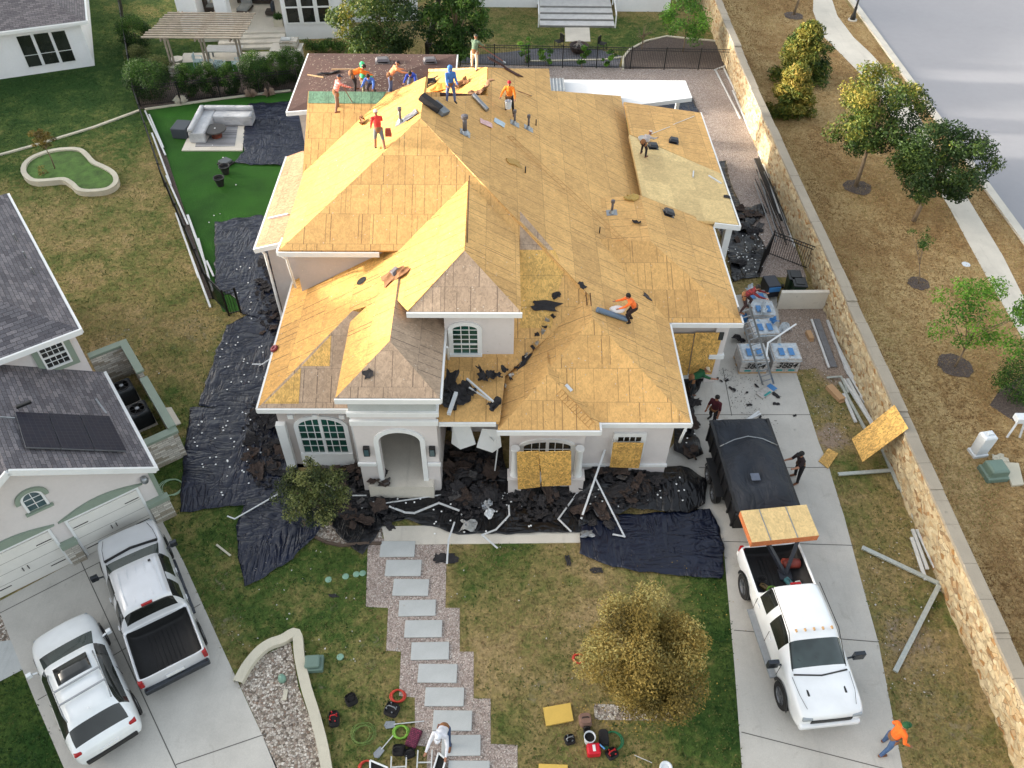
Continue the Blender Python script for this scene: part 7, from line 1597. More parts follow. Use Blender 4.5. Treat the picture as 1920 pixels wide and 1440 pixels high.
# ================================================================ TOOLS AT THE BOTTOM
def coil(lb, px, py, r, tr, m, turns=5, name='hose', z=0, cat='hose', spread=.25):
    c = G(px, py, z); pts = []
    for i in range(turns*22):
        a = i*2*math.pi/22; rr = r*(1+spread*noise.noise(Vector((i*.11, px, 0)))); pts.append((c.x+rr*math.cos(a)+.03*math.sin(a*.3), c.y+rr*.92*math.sin(a), z+tr+.012*(i//22)+.02*abs(noise.noise(Vector((i*.2, 1, px))))))
    mb = MB(); mb.tube(pts, tr, 6); return props(mb.build(name, m, smooth=True), lb, cat)
HG = pm('olive_green_hose', (104, 128, 62), .5); HB = pm('bright_green_hose', (112, 160, 52), .4); HR = pm('red_hose', (190, 58, 40), .45); HK = pm('deep_green_hose', (30, 106, 66), .4); HS = pm('sage_hose', (150, 178, 150), .5)
coil('loose thin green hose coil spread on the grass', 680, 1378, .3, .008, HG, 8, spread=.8); coil('tight bright green hose coil beside the patterned suitcase', 752, 1374, .2, .025, HB, 4, spread=.05)
coil('red hose coil on the edge of the gravel path', 746, 1306, .2, .022, HR, 4, spread=.1); coil('red hose coil at the bottom edge', 688, 1440, .2, .022, HR, 4, spread=.1)
coil('deep green hose coil among the tool bags', 1148, 1390, .28, .018, HK, 5, spread=.1); coil('pale sage hose looped beside the left tarp', 322, 915, .4, .014, HS, 4, spread=.5)
coil('small red hose coil half under the golden tree', 1085, 1236, .16, .02, HR, 4, spread=.1)
def bag(lb, px, py, w_, d, h, m, rz=0, acc=None, name='tool_bag', cat='tool bag', strap=True, openb=True):
    t = thing(name, lb, cat, tuple(G(px, py)), R(rz)); mb = MB(); P = []
    for j in range(7):
        z = h*j/6; s_ = 1-.18*(j/6)**2+.06*math.sin(j*2.1); P.append([Vector((w_/2*s_*math.copysign(abs(math.cos(a))**.5, math.cos(a)), d/2*s_*math.copysign(abs(math.sin(a))**.5, math.sin(a)), z)) for a in [2*math.pi*i/20 for i in range(20)]])
    mb.grid(P, close=True); mb.add([P[-1][i]+Vector((0, 0, -.05 if openb else .02)) for i in range(20)], [tuple(range(20))]); mb.build('body', m, t, smooth=False); smooth_by_angle(t.children[0], 50)
    if strap: mb = MB(); mb.tube([(-w_*.35, 0, h*.9), (-w_*.2, .02, h*1.25), (w_*.2, .02, h*1.25), (w_*.35, 0, h*.9)], .018, 6); mb.build('handle', acc or BLACKM, t)
    if acc:
        for k in range(4): mb = MB(); a = k*1.6+.4; mb.tube([(w_*.3*math.cos(a), d*.3*math.sin(a), h*.5), (w_*.36*math.cos(a), d*.36*math.sin(a), h*1.12)], .02, 6); mb.build('tool_grip', acc, t)
    return t
RD = pm('red_plastic', (176, 30, 34), .45); BKF = pm('black_fabric', (30, 28, 30), .9, var=.3, vs=8)
bag('open black and red tool bag at the far left of the tools', 627, 1350, .3, .45, .25, BKF, 10, RD); bag('black tool bag above the green hose coil', 659, 1314, .34, .34, .25, BKF, 30, DARK)
bag('black backpack under the red hose coil', 735, 1332, .42, .4, .2, BKF, -20, METAL); bag('black bag below the patterned suitcase', 748, 1408, .36, .3, .2, BKF, 0, None); bag('second black bag touching the suitcase corner', 768, 1414, .3, .25, .18, BKF, 20, None)
bag('brown backpack with dark straps beside the yellow board', 1097, 1352, .36, .38, .2, pm('brown_pack', (128, 100, 88), .85, var=.12), 5, None, 'backpack', 'backpack', True, False)
PLUM = brick('plum_check_fabric', (88, 24, 56), (150, 60, 92), (60, 20, 36), .06, .05, .008, nz=.3)
t = thing('suitcase', 'plum checked soft suitcase lying by the path', 'suitcase', tuple(G(776, 1386)), R(-20)); mb = MB(); mb.box(-.17, .17, -.27, .27, 0, .16); mb.build('body', PLUM, t, bevel=.05); mb = MB(); mb.box(-.172, .172, -.275, .275, .07, .085); mb.build('zip', BLACKM, t)
bag('black tool belt heap with a hammer on the lawn', 1068, 1388, .3, .28, .16, BKF, 15, METAL); bag('black jacket heap between bucket and green hose', 1132, 1385, .28, .5, .14, BKF, 0, None, 'jacket', 'jacket', False, False)
bag('small black bag above the bucket', 1100, 1368, .2, .22, .12, BKF, 0, None); bag('black and red tool pouch at the lower right of the tools', 1147, 1414, .34, .3, .16, BKF, 30, RD)
t = thing('bucket', 'grey-white bucket with dark contents above the red fuel can', 'bucket', tuple(G(1104, 1390))); mb = MB(); mb.lathe([(.13, 0), (.155, .34), (.17, .34), (.17, .36), (.15, .36), (.13, .1), (0, .1)], 22); mb.build('body', UW, t); mb = MB(); mb.lathe([(.145, .28), (0, .29)], 20); mb.build('contents', DARK, t)
t = thing('fuel_can', 'red fuel can with a white label on the lawn', 'fuel can', tuple(G(1112, 1410)), R(5)); mb = MB(); mb.box(-.19, .19, -.16, .16, 0, .28); mb.build('body', pm('fuel_red', (196, 24, 44), .4), t, bevel=.04); mb = MB(); mb.box(-.03, .05, -.08, .1, .281, .284); mb.build('label_patch', WHITE, t); mb = MB(); mb.tube([(.19, .1, .25), (.3, -.05, .3)], .025, 8); mb.build('spout', WRAPB, t)
def shovel(lb, a, b, m=METAL):
    A, B = G(*a, .04), G(*b, .05); t = thing('shovel', lb, 'shovel', tuple(A)); mb = MB(); mb.tube([A, B], .016, 8); mb.build('shaft', WMETAL, t, world=True)
    d = (A-B).normalized(); n = Vector((-d.y, d.x, 0)); mb = MB(); c = A+d*.12; mb.slab([c-d*.16-n*.09, c+d*.1-n*.11, c+d*.16, c+d*.1+n*.11, c-d*.16+n*.09], .012); mb.build('blade', m, t, world=True)
shovel('flat shovel pointing left from the path', (738, 1358), (795, 1352)); shovel('shovel lying diagonally below the bright green hose', (715, 1405), (738, 1378))
LWM = pm('white_ladder_alu', (200, 202, 200), .4, metal=.2)
def flatlad(lb, a, b, w_, z=.1): ladder(lb, G(*a, z), G(*b, z), w_, m=LWM, n=4)
flatlad('white ladder end standing by the bottom right of the tools', (792, 1500), (797, 1407), .4, .12); flatlad('white ladder end second from the right at the bottom edge', (745, 1500), (748, 1418), .42, .1)
for lb, q in (('white framed dark panel leaning left at the bottom edge', ((694, 1426), (727, 1440), (720, 1480), (694, 1470))), ('white framed dark panel on the right over the path edge', ((822, 1412), (836, 1424), (822, 1470), (804, 1470)))):
    t = thing('window_screen', lb, 'screen', tuple(G(*q[0]))); P = [G(*p, .12) for p in q]; mb = MB(); mb.slab(P, .02); mb.build('panel', DARK, t, world=True); mb = MB()
    for i in range(4): mb.bar(P[i]+Vector((0, 0, .01)), P[(i+1) % 4]+Vector((0, 0, .01)), .045)
    mb.build('frame', WHITE, t, world=True)
strip3('rod', 'thin pale rod lying on the lawn below the golden tree', [(1190, 1416), (1222, 1430)], .02, WMETAL, z=.03, cat='rod')
mb = MB(); mb.lathe([(.16, 0), (.18, .3), (.15, .31), (.1, .28), (0, .28)], 18, tuple(G(1246, 1446))); props(mb.build('bucket', UW), 'white bucket rim just showing at the bottom edge', 'bucket')
# ================================================================ VEHICLES
def carpaint(name, col, metal=0.0, rough=.25):
    m, nt, N, L, B = newmat(name); v = N.new('ShaderNodeTexCoord').outputs['Object']; c = lin(col)
    L.new(ramp(N, L, noi(N, L, v, 1.6, 5), [(.35, tuple(x*.94 for x in c)), (.65, tuple(min(1, x*1.03) for x in c))]), B.inputs['Base Color'])
    B.inputs['Roughness'].default_value = rough; B.inputs['Metallic'].default_value = metal; B.inputs['Coat Weight'].default_value = .6; B.inputs['Coat Roughness'].default_value = .08; return m
PW = carpaint('white_car_paint', (226, 229, 232)); PS = carpaint('silver_car_paint', (206, 208, 212), .1, .3); PSUV = carpaint('pearl_car_paint', (224, 228, 230))
LINER = pm('black_bed_liner', (20, 20, 22), .7, var=.3, vs=4, bs=.4); TYRE = pm('tyre_rubber', (26, 26, 27), .85, var=.15); RIM = pm('alloy_rim', (120, 122, 126), .35, metal=.7); REDL = pm('red_lamp', (150, 18, 22), .2); HEADL = pm('headlamp_glass', (150, 158, 164), .12); CHROME = pm('dark_chrome', (70, 74, 80), .25, metal=.8)
def shell(t, st, tags, mats, sub=2):
    "cage of cross sections -> subdivided skin -> one object per tagged area"
    V = []; NJ = 13
    for s in st:
        half = s[1]
        ring = [(-x, s[0], z) for x, z in half]+[(x, s[0], z) for x, z in half[-2::-1]]
        V += ring
    Fs, T = [], []
    for i in range(len(st)-1):
        for j in range(NJ-1): Fs.append((i*NJ+j, i*NJ+j+1, (i+1)*NJ+j+1, (i+1)*NJ+j)); T.append(tags(i, j))
    for i, nm in ((0, 'front'), (len(st)-1, 'rear')):
        b = i*NJ
        for j in range(6):
            q = (b+j, b+j+1, b+NJ-2-j, b+NJ-1-j) if j < 5 else (b+5, b+6, b+7)
            Fs.append(q); T.append('grille' if nm == 'front' and j in (1, 2) and tags(-1, 0) else 'body')
    me = bpy.data.meshes.new('cage'); me.from_pydata(V, [], Fs); names = sorted(set(T), key=lambda a: a != 'body')
    for n_ in names: me.materials.append(mats[n_.rstrip('0123456789')])
    me.polygons.foreach_set('material_index', [names.index(x) for x in T]); bm = bmesh.new(); bm.from_mesh(me); bmesh.ops.recalc_face_normals(bm, faces=bm.faces); bm.to_mesh(me); bm.free()
    o = bpy.data.objects.new('cage', me); COL.objects.link(o); md = o.modifiers.new('s', 'SUBSURF'); md.levels = sub; md.render_levels = sub
    dg = bpy.context.evaluated_depsgraph_get(); ev = bpy.data.meshes.new_from_object(o.evaluated_get(dg)); bpy.data.objects.remove(o)
    co_ = [v.co.copy() for v in ev.vertices]
    for k, n_ in enumerate(names):
        fs = [p.vertices[:] for p in ev.polygons if p.material_index == k]; idx = {}; vs = []
        for f in fs:
            for v in f:
                if v not in idx: idx[v] = len(vs); vs.append(co_[v])
        mb = MB(); mb.add(vs, [tuple(idx[v] for v in f) for f in fs]); mb.build(n_.rstrip('0123456789'), mats[n_.rstrip('0123456789')], t, smooth=True)
def S_hood(w, zb, zs, wt, zt): return [(w*.93, zb), (w, zb+.14), (w, (zb+zs)/2+.05), (w*.985, zs), (wt, zt-.02), (wt*.6, zt+.015), (0, zt+.03)]
def S_bed(w, zb, zr, fl): return [(w*.93, zb), (w, zb+.14), (w, (zb+zr)/2+.05), (w*.985, zr), (w-.11, zr), (w-.14, fl), (0, fl)]
def wheel(t, x, y, r=.41, wd=.27, z=None):
    z = z or r; s_ = 1 if x > 0 else -1; tt = MB(); prof = [(r*.62, -wd/2), (r*.93, -wd/2), (r, -wd/2+.04), (r, wd/2-.04), (r*.93, wd/2), (r*.62, wd/2)]
    def ringy(mb, prof, n=28): 
        P = [[Vector((x+s_*a, y+rr*math.cos(2*math.pi*k/n), z+rr*math.sin(2*math.pi*k/n))) for k in range(n)] for rr, a in prof]; mb.grid(P, close=True)
    ringy(tt, prof); o = tt.build('wheel', TYRE, t, smooth=False); smooth_by_angle(o, 40)
    mb = MB(); ringy(mb, [(r*.62, wd/2-.01), (r*.58, wd/2-.05), (r*.1, wd/2-.04), (.001, wd/2-.03)])
    for k in range(6): a = k*math.pi/3; mb.bar((x+s_*(wd/2-.035), y, z), (x+s_*(wd/2-.035), y+r*.58*math.cos(a), z+r*.58*math.sin(a)), .05, .03)
    mb.build('rim', RIM, o)
    mb = MB(); n = 16; mb.grid([[Vector((s_*(abs(x)+wd/2-.012), y+rr*math.cos(math.pi*k/n), z+rr*math.sin(math.pi*k/n))) for k in range(n+1)] for rr in (r*1.0, r*1.22)]); mb.build('wheel_arch', BLACKM, t)
def mirror(t, x, y, z, m, big=False, k=1):
    s_ = 1 if x > 0 else -1; k = 1.5 if big else k; mb = MB(); mb.bar((x, y, z), (x+s_*.2*k, y, z+.05), .06, .05); mb.box(min(x+s_*.14, x+s_*(.14+.22*k)), max(x+s_*.14, x+s_*(.14+.22*k)), y-.05, y+.08, z-.02, z+.2*k); mb.build('mirror', m, t, bevel=.02)
def pickup(lb, front, rear, zref, paint, big=False, L=None, name='pickup_truck'):
    f, r_ = G(*front, zref), G(*rear, zref); d = (f-r_); Lr = d.length; d.normalize(); c = (f+r_)/2; rz = math.atan2(d.y, d.x)-math.pi/2
    t = thing(name, lb, 'pickup truck', (c.x, c.y, .012), rz); k = Lr/5.9
    w = 1.0 if not big else 1.02; h = 0 if not big else .12
    st = [(2.95, S_hood(w*.84, .42+h, .84+h, .66, .92+h)), (2.88, S_hood(w*.93, .38+h, .98+h, .76, 1.06+h)), (2.6, S_hood(w*.985, .36+h, 1.04+h, .82, 1.13+h)), (1.9, S_hood(w, .36+h, 1.1+h, .86, 1.2+h)), (1.66, S_hood(w, .36+h, 1.12+h, .88, 1.22+h)),
          (.74, S_hood(w, .36+h, 1.14+h, .76, 1.80+h)), (.6, S_hood(w, .36+h, 1.14+h, .76, 1.86+h)), (-.1, S_hood(w, .36+h, 1.15+h, .73, 1.90+h)), (-.22, S_hood(w, .36+h, 1.15+h, .73, 1.90+h)), (-.82, S_hood(w, .36+h, 1.15+h, .72, 1.88+h)), (-.94, S_hood(w, .36+h, 1.15+h, .71, 1.84+h)), (-1.06, S_hood(w, .36+h, 1.15+h, .76, 1.28+h)),
          (-1.09, S_hood(w, .36+h, 1.15+h, .86, 1.16+h)), (-1.14, S_hood(w, .36+h, 1.15+h, .88, 1.13+h)), (-1.15, S_bed(w, .38+h, 1.16+h, .70+h)), (-1.2, S_bed(w, .38+h, 1.16+h, .66+h)), (-2.0, S_bed(w, .38+h, 1.17+h, .66+h)), (-2.78, S_bed(w, .4+h, 1.16+h, .66+h)), (-2.82, S_bed(w*.99, .4+h, 1.16+h, .70+h)), (-2.83, S_hood(w*.99, .42+h, 1.15+h, .88, 1.13+h)), (-2.92, S_hood(w*.975, .44+h, 1.12+h, .86, 1.11+h))]
    st = [(y*k, p) for y, p in st]
    def tags(i, j):
        if i == -1: return True
        jj = j if j < 6 else 11-j
        if i == 4 and jj >= 4: return 'windshield'
        if i == 10 and jj >= 4: return 'rear_window'
        if i in (5, 6) and jj == 3: return 'door_window%d' % (1 if j < 6 else 2)
        if i in (8, 9) and jj == 3: return 'door_window%d' % (3 if j < 6 else 4)
        if 13 <= i <= 18 and jj in (4, 5): return 'bed_liner'
        if i == 19: return 'tailgate' if jj >= 4 else 'body'
        return 'body'
    shell(t, st, tags, {'body': paint, 'windshield': GLASSC, 'rear_window': GLASSK, 'door_window': GLASSK, 'bed_liner': LINER, 'tailgate': paint, 'grille': CHROME})
    for x in (-w+.1, w-.1):
        for y in (1.9*k, -1.85*k): wheel(t, x, y, .40+h*.3, .28)
    for s_ in (-1, 1):
        mirror(t, s_*w*.98, 1.3*k, 1.12+h, CHROME, big)
        mb = MB(); mb.box(s_*.72-.15, s_*.72+.15, 2.80*k, 2.95*k, .82+h, .98+h); mb.build('headlight', HEADL, t, bevel=.04)
        mb = MB(); mb.box(min(s_*.86, s_*.99), max(s_*.86, s_*.99), -2.96*k, -2.8*k, .8+h, 1.1+h); mb.build('taillight', REDL, t, bevel=.02)
        for y0 in (1.32, .2, -.95):
            mb = MB(); mb.bar((s_*(w+.004), y0*k, .5+h), (s_*(w*.99+.004), y0*k, 1.12+h), .012, .012); mb.build('door_seam', DARK, t)
        for y0 in (.32, -.82): mb = MB(); mb.box(min(s_*w, s_*(w+.035)), max(s_*w, s_*(w+.035)), y0*k-.02, y0*k+.16, 1.0+h, 1.04+h); mb.build('door_handle', paint, t, bevel=.01)
        mb = MB(); mb.box(min(s_*(w-.06), s_*(w+(.16 if big else .06))), max(s_*(w-.06), s_*(w+(.16 if big else .06))), -1.0*k, 1.35*k, .32+h, .38+h); mb.build('running_board', CHROME if not big else METAL, t, bevel=.015)
    mb = MB(); mb.box(-.95, .95, -3.06*k, -2.9*k, .46+h, .66+h); mb.build('rear_bumper', CHROME if not big else WHITE, t, bevel=.04)
    mb = MB(); mb.box(-.9, .9, 2.86*k, 3.03*k, .42+h, .64+h); mb.build('front_bumper', paint, t, bevel=.06)
    mb = MB(); mb.box(-.6, .6, 2.93*k, 2.97*k, .70+h, .86+h); mb.build('grille', BLACKM, t, bevel=.01)
    for s_ in (-1, 1):
        mb = MB(); mb.tube([(s_*w*.84, 1.75*k, 1.205+h), (s_*w*.8, 2.3*k, 1.185+h), (s_*w*.7, 2.7*k, 1.13+h)], .007, 4); mb.build('hood_seam', DARK, t)
        mb = MB(); mb.tube([(s_*.8, 1.6*k, 1.26+h), (s_*.755, .66*k, 1.855+h), (s_*.735, -.9*k, 1.87+h)], .012, 5); mb.build('roof_seam', DARK, t)
    mb = MB(); mb.bar((-.3, 1.55*k, 1.30+h), (.1, 1.3*k, 1.47+h), .02); mb.bar((.25, 1.55*k, 1.30+h), (.6, 1.33*k, 1.43+h), .02); mb.build('wiper', BLACKM, t)
    mb = MB(); mb.box(-.26, .26, -2.945*k, -2.92*k, .72+h, .84+h); mb.build('licence_plate', WHITE, t)
    mb = MB(); mb.box(-.16, .16, -.97*k, -.90*k, 1.82+h, 1.87+h); mb.build('brake_light', REDL, t)
    mb = MB()
    for i in range(-5, 6):
        mb.box(i*.13-.012, i*.13+.012, -2.7*k, -1.25*k, .665+h, .685+h)
    mb.build('bed_ribs', LINER, t)
    if not big:
        for i in range(-4, 5):
            if i % 2 == 0: mb = MB(); mb.box(i*.13-.012, i*.13+.012, -.75*k, .6*k, 1.895, 1.912); mb.build('roof_rib', paint, t, bevel=.006)
        mb = MB(); mb.box(.42, .5, .5*k, .56*k, 1.88, 1.92); mb.build('antenna', BLACKM, t, bevel=.01)
        mb = MB(); mb.tube([(-.82, 1.74*k, 1.24), (0, 1.86*k, 1.24), (.82, 1.74*k, 1.24)], .05, 8); mb.build('cowl', LINER, t, smooth=True)
    else:
        for i in (-2, -1, 0, 1, 2): mb = MB(); mb.box(i*.27-.03, i*.27+.03, .6*k, .7*k, 1.99, 2.045); mb.build('cab_light', pm('amber_lens', (190, 150, 100), .3) if 'amber_lens' not in bpy.data.materials else bpy.data.materials['amber_lens'], t, bevel=.015)
        mb = MB(); mb.tube([(-.8, 1.7*k, 1.36), (0, 1.8*k, 1.36), (.8, 1.7*k, 1.36)], .025, 8); mb.build('cowl', BLACKM, t, smooth=True)
        for s_ in (-1, 1): mb = MB(); mb.box(s_*.55-.03, s_*.55+.03, 2.1*k, 2.35*k, 1.27, 1.3); mb.build('hood_scoop', BLACKM, t, bevel=.01)
    return t
pickup('silver crew cab pickup truck with an empty black bed on the neighbour\'s driveway', (238, 1000), (330, 1262), .75, PS)
TK = pickup('white crew cab pickup truck with tools in its bed on the long driveway', (1558, 1352), (1437, 1030), .85, PW, True)
# load on the white truck: a framed lift that carries the plywood stack
Mt = MWS[TK.name]; LIFT = pm('lift_blue_black', (34, 38, 48), .5)
t = thing('lift_arm', 'dark V-shaped lift arms rising from the white truck bed under the plywood', 'lift', tuple(Mt @ Vector((0, -1.5, .8))))
base = G(1472, 1078, .85)
for q in ((1436, 1012), (1498, 1008)): e = G(*q, 1.85); mb = MB(); mb.bar(base, e, .12, .12); mb.build('arm', LIFT, t, world=True, bevel=.01)
mb = MB(); mb.box(base.x-.2, base.x+.2, base.y-.2, base.y+.2, .78, .9); mb.build('base', LIFT, t, world=True, bevel=.02)
mb = MB(); q = [G(*p, 2.14) for p in ((1388, 958), (1512, 946), (1536, 1004), (1410, 1017))]
t = thing('plywood_stack', 'strapped stack of plywood sheets held above the white truck tailgate', 'plywood', tuple(q[0]))
EDGE = pm('orange_sheet_edge', (192, 110, 64), .8, var=.2, vs=8)
for k in range(6): mb = MB(); mb.slab([p-Vector((0, 0, .045*k)) for p in q], .041, 0, 1); mb.build('sheet', [OSB_PALE, EDGE], t, world=True)
for u in (.28, .68): mb = MB(); a, b = q[0].lerp(q[1], u), q[3].lerp(q[2], u); mb.bar(a+Vector((0, 0, .006)), b+Vector((0, 0, .006)), .03, .008); mb.build('strap', METAL, t, world=True)
irregular('roof_fragment', 'small dark scrap on top of the strapped plywood stack', 'roofing fragment', 1424, 971, .2, .06, CHAR, -10, .01, .01, seed=3) if False else None
c = Mt @ Vector((-.55, -2.15, 1.0)); t = thing('gas_tank', 'rusty red cylinder tank lying in the white truck bed', 'tank', tuple(c)); mb = MB(); mb.tube([(-.3, 0, 0), (-.26, 0, 0), (.26, 0, 0), (.3, 0, 0)], [.1, .16, .16, .1], 16); mb.build('tank', pm('rusty_red', (130, 52, 40), .6, var=.25), t, smooth=True)
def bedbox(lb, x, y, col, s_=.12): c = Mt @ Vector((x, y, .80)); t = thing('tool_case', lb, 'tool case', tuple(c), random.uniform(0, 3)); mb = MB(); mb.box(-s_, s_, -s_*.7, s_*.7, 0, s_); mb.build('case', pm('case_%d%d%d' % col, col, .5), t, bevel=.015); mb = MB(); mb.tube([(-s_*.5, 0, s_), (0, 0, s_*1.5), (s_*.5, 0, s_)], .012, 6); mb.build('handle', BLACKM, t)
for lb, x, y, col in (('dark blue tool case at the cab end of the white truck bed', -.45, -1.25, (30, 44, 90)), ('grey tool case in the middle of the cab end of the truck bed', -.1, -1.3, (120, 124, 126)), ('black tool case near the right bed wall of the white truck', .3, -1.35, (40, 40, 42)), ('small teal case left in the truck bed', -.3, -1.6, (60, 110, 116)), ('small brown case by the bed wall of the white truck', .55, -1.5, (110, 88, 50)), ('white reel case beside the blue tool case', -.6, -1.45, (180, 180, 176))): bedbox(lb, x, y, col)
for k, (x, y, m) in enumerate(((.35, -1.3, HB), (.55, -1.7, BLACKM))):
    c = Mt @ Vector((x, y, .80)); pts = [(c.x+.15*math.cos(i*.5)*(1+.3*noise.noise(Vector((i*.2, k, 0)))), c.y+.12*math.sin(i*.5), c.z+.02+.004*i) for i in range(50)]; mb = MB(); mb.tube(pts, .012, 5); props(mb.build('cable', m, smooth=True), ['yellow-green cable heap in the truck bed', 'black cable heap in the truck bed'][k], 'cable')
# SUV
f, r_ = G(112, 1172, .75), G(206, 1395, .75); d = f-r_; k = d.length/4.7; d.normalize(); c = (f+r_)/2
SUV = thing('suv', 'white sport utility car with black sunroof and roof bars on the neighbour\'s driveway', 'car', (c.x, c.y, .012), math.atan2(d.y, d.x)-math.pi/2)
w = .95
st = [(2.35, S_hood(.66, .4, .66, .5, .72)), (2.28, S_hood(.8, .34, .78, .6, .86)), (2.0, S_hood(.92, .32, .86, .7, .98)), (1.6, S_hood(w, .32, .92, .78, 1.06)), (1.34, S_hood(w, .32, .97, .80, 1.12)), (.46, S_hood(w, .32, 1.0, .68, 1.56)), (.32, S_hood(w, .32, 1.0, .67, 1.61)), (-.25, S_hood(w, .32, 1.02, .63, 1.66)), (-.38, S_hood(w, .32, 1.02, .63, 1.66)), (-1.1, S_hood(w, .32, 1.05, .61, 1.63)), (-1.5, S_hood(w, .33, 1.08, .60, 1.57)), (-1.64, S_hood(.94, .34, 1.08, .68, 1.5)), (-2.2, S_hood(.9, .36, 1.04, .78, 1.06)), (-2.3, S_hood(.85, .4, .96, .62, 1.0)), (-2.36, S_hood(.78, .44, .8, .6, .84))]
st = [(y*k, p) for y, p in st]
def tg(i, j):
    if i == -1: return True
    jj = j if j < 6 else 11-j
    if i == 4 and jj >= 4: return 'windshield'
    if i == 11 and jj >= 4: return 'rear_window'
    if i in (5, 6, 7, 8, 9, 10) and jj == 3: return 'door_window%d' % (1 if j < 6 else 2)
    return 'body'
shell(SUV, st, tg, {'body': PSUV, 'windshield': GLASSC, 'rear_window': GLASSK, 'door_window': GLASSK, 'grille': BLACKM})
mb = MB(); P = [[Vector((u, v*k, 1.665+.012*(1-(u/.6)**2)+(-.03*max(0, v-.0)/.3))) for u in (-.46, -.2, 0, .2, .46)] for v in (.26, .0, -.2, -.36)]; mb.grid(P); o = mb.build('sunroof', GLASSK, SUV, smooth=True); o.modifiers.new('s', 'SOLIDIFY').thickness = .01
for y in (-.52, -1.0): mb = MB(); mb.box(-.62, .62, y*k-.03, y*k+.03, 1.72, 1.75); mb.build('roof_bar', METAL, SUV, bevel=.01)
for s_ in (-1, 1):
    mb = MB(); mb.tube([(s_*.62, .2*k, 1.6), (s_*.63, 0, 1.69), (s_*.62, -1.3*k, 1.68), (s_*.59, -1.55*k, 1.6)], .02, 8); mb.build('roof_rail', METAL, SUV, smooth=True)
    mirror(SUV, s_*.93, .95*k, .98, PSUV, k=.65)
    for y in (1.42*k, -1.4*k): wheel(SUV, s_*.85, y, .36, .24)
    mb = MB(); mb.box(s_*.66-.14, s_*.66+.14, 2.06*k, 2.24*k, .72, .82); mb.build('headlight', HEADL, SUV, bevel=.04)
    mb = MB(); mb.box(s_*.74-.1, s_*.74+.1, -2.30*k, -2.12*k, .93, 1.03); mb.build('taillight', REDL, SUV, bevel=.03)
    for y0 in (.95, -.3, -1.2): mb = MB(); mb.bar((s_*(w+.003), y0*k, .45), (s_*(w*.985+.003), y0*k, .98), .01, .01); mb.build('door_seam', DARK, SUV)
mb = MB(); mb.box(-.7, .7, -2.40*k, -2.28*k, .4, .6); mb.build('rear_bumper', BLACKM, SUV, bevel=.04)
mb = MB(); mb.box(-.25, .25, -2.385*k, -2.35*k, .66, .78); mb.build('licence_plate', WHITE, SUV)
mb = MB(); mb.tube([(0, -1.5*k, 1.62), (0, -1.58*k, 1.7)], .03, 6); mb.build('antenna', PSUV, SUV)
# dump trailer with mesh tarp
BT = pm('black_trailer_steel', (22, 22, 24), .5, var=.25, vs=5)
c0 = (G(1335, 795, 1.6)+G(1435, 788, 1.6)+G(1500, 945, 1.6)+G(1385, 960, 1.6))/4
TRL = thing('dump_trailer', 'black steel dump trailer under a dark mesh cover parked by the garage', 'trailer', (c0.x, c0.y, 0), R(2.5))
hw, hl = 1.03, 2.0
mb = MB()
for x0, x1, y0, y1 in ((-hw, -hw+.06, -hl, hl), (hw-.06, hw, -hl, hl), (-hw+.06, hw-.06, -hl, -hl+.06), (-hw+.06, hw-.06, hl-.06, hl)): mb.box(x0, x1, y0, y1, .7, 1.55)
mb.box(-hw, hw, -hl, hl, .6, .7); mb.build('box', BT, TRL)
for s_ in (-1, 1):
    for i in range(8): mb = MB(); y = -hl+.1+i*(2*hl-.2)/7; mb.box(min(s_*hw, s_*(hw+.07)), max(s_*hw, s_*(hw+.07)), y-.035, y+.035, .62, 1.55); mb.build('rib', BT, TRL)
    mb = MB(); mb.box(min(s_*(hw-.04), s_*(hw+.08)), max(s_*(hw-.04), s_*(hw+.08)), -hl-.03, hl+.03, 1.55, 1.63); mb.build('top_rail', BT, TRL, bevel=.01)
    for y in (-.35, .5): wheel(TRL, s_*(hw+.16), y, .36, .22)
    mb = MB(); mb.box(min(s_*hw, s_*(hw+.3)), max(s_*hw, s_*(hw+.3)), -.8, .95, .76, .79); mb.build('fender', BT, TRL, bevel=.01)
mb = MB(); mb.bar((-.4, -hl, .5), (0, -hl-1.1, .5), .1); mb.bar((.4, -hl, .5), (0, -hl-1.1, .5), .1); mb.box(-.25, .25, -hl-.6, -hl-.2, .55, .95); mb.bar((-.1, -hl-.9, 0), (-.1, -hl-.9, .8), .08); mb.build('tongue', BT, TRL)
P = [[Vector((u*(hw+.05), v*(hl+.06), 1.60+.30*(1-u**4)*(1-v**6)*(.8+1.1*noise.noise(Vector((u*1.2, v*2.2, 3))))+.05*noise.noise(Vector((u*5, v*8, 1)))-(.25 if abs(u) > .97 and noise.noise(Vector((v*3, 0, 7))) > -.1 else 0))) for u in [i/14-1 for i in range(29)]] for v in [j/22-1 for j in range(45)]]
MESHT = tarpmat('dark_mesh_cover', (26, 32, 42)); MESHT.node_tree.nodes['Principled BSDF'].inputs['Roughness'].default_value = .75
mb = MB(); mb.grid(P); o = mb.build('mesh_cover', MESHT, TRL, smooth=True); o.modifiers.new('s', 'SOLIDIFY').thickness = .01
mb = MB(); mb.tube([(-hw, .75, 1.66), (-.5, .9, 1.84), (0, .98, 1.9), (.5, .88, 1.86), (hw, .7, 1.68)], .02, 6); mb.build('cover_strap', METAL, TRL, smooth=True)
mb = MB(); mb.box(-.35, -.05, -.95, -.65, 1.86, 1.875); mb.build('cover_patch', pm('slate_patch', (84, 92, 108), .7), TRL)
for _o in (TRL, SUV, TK): pass
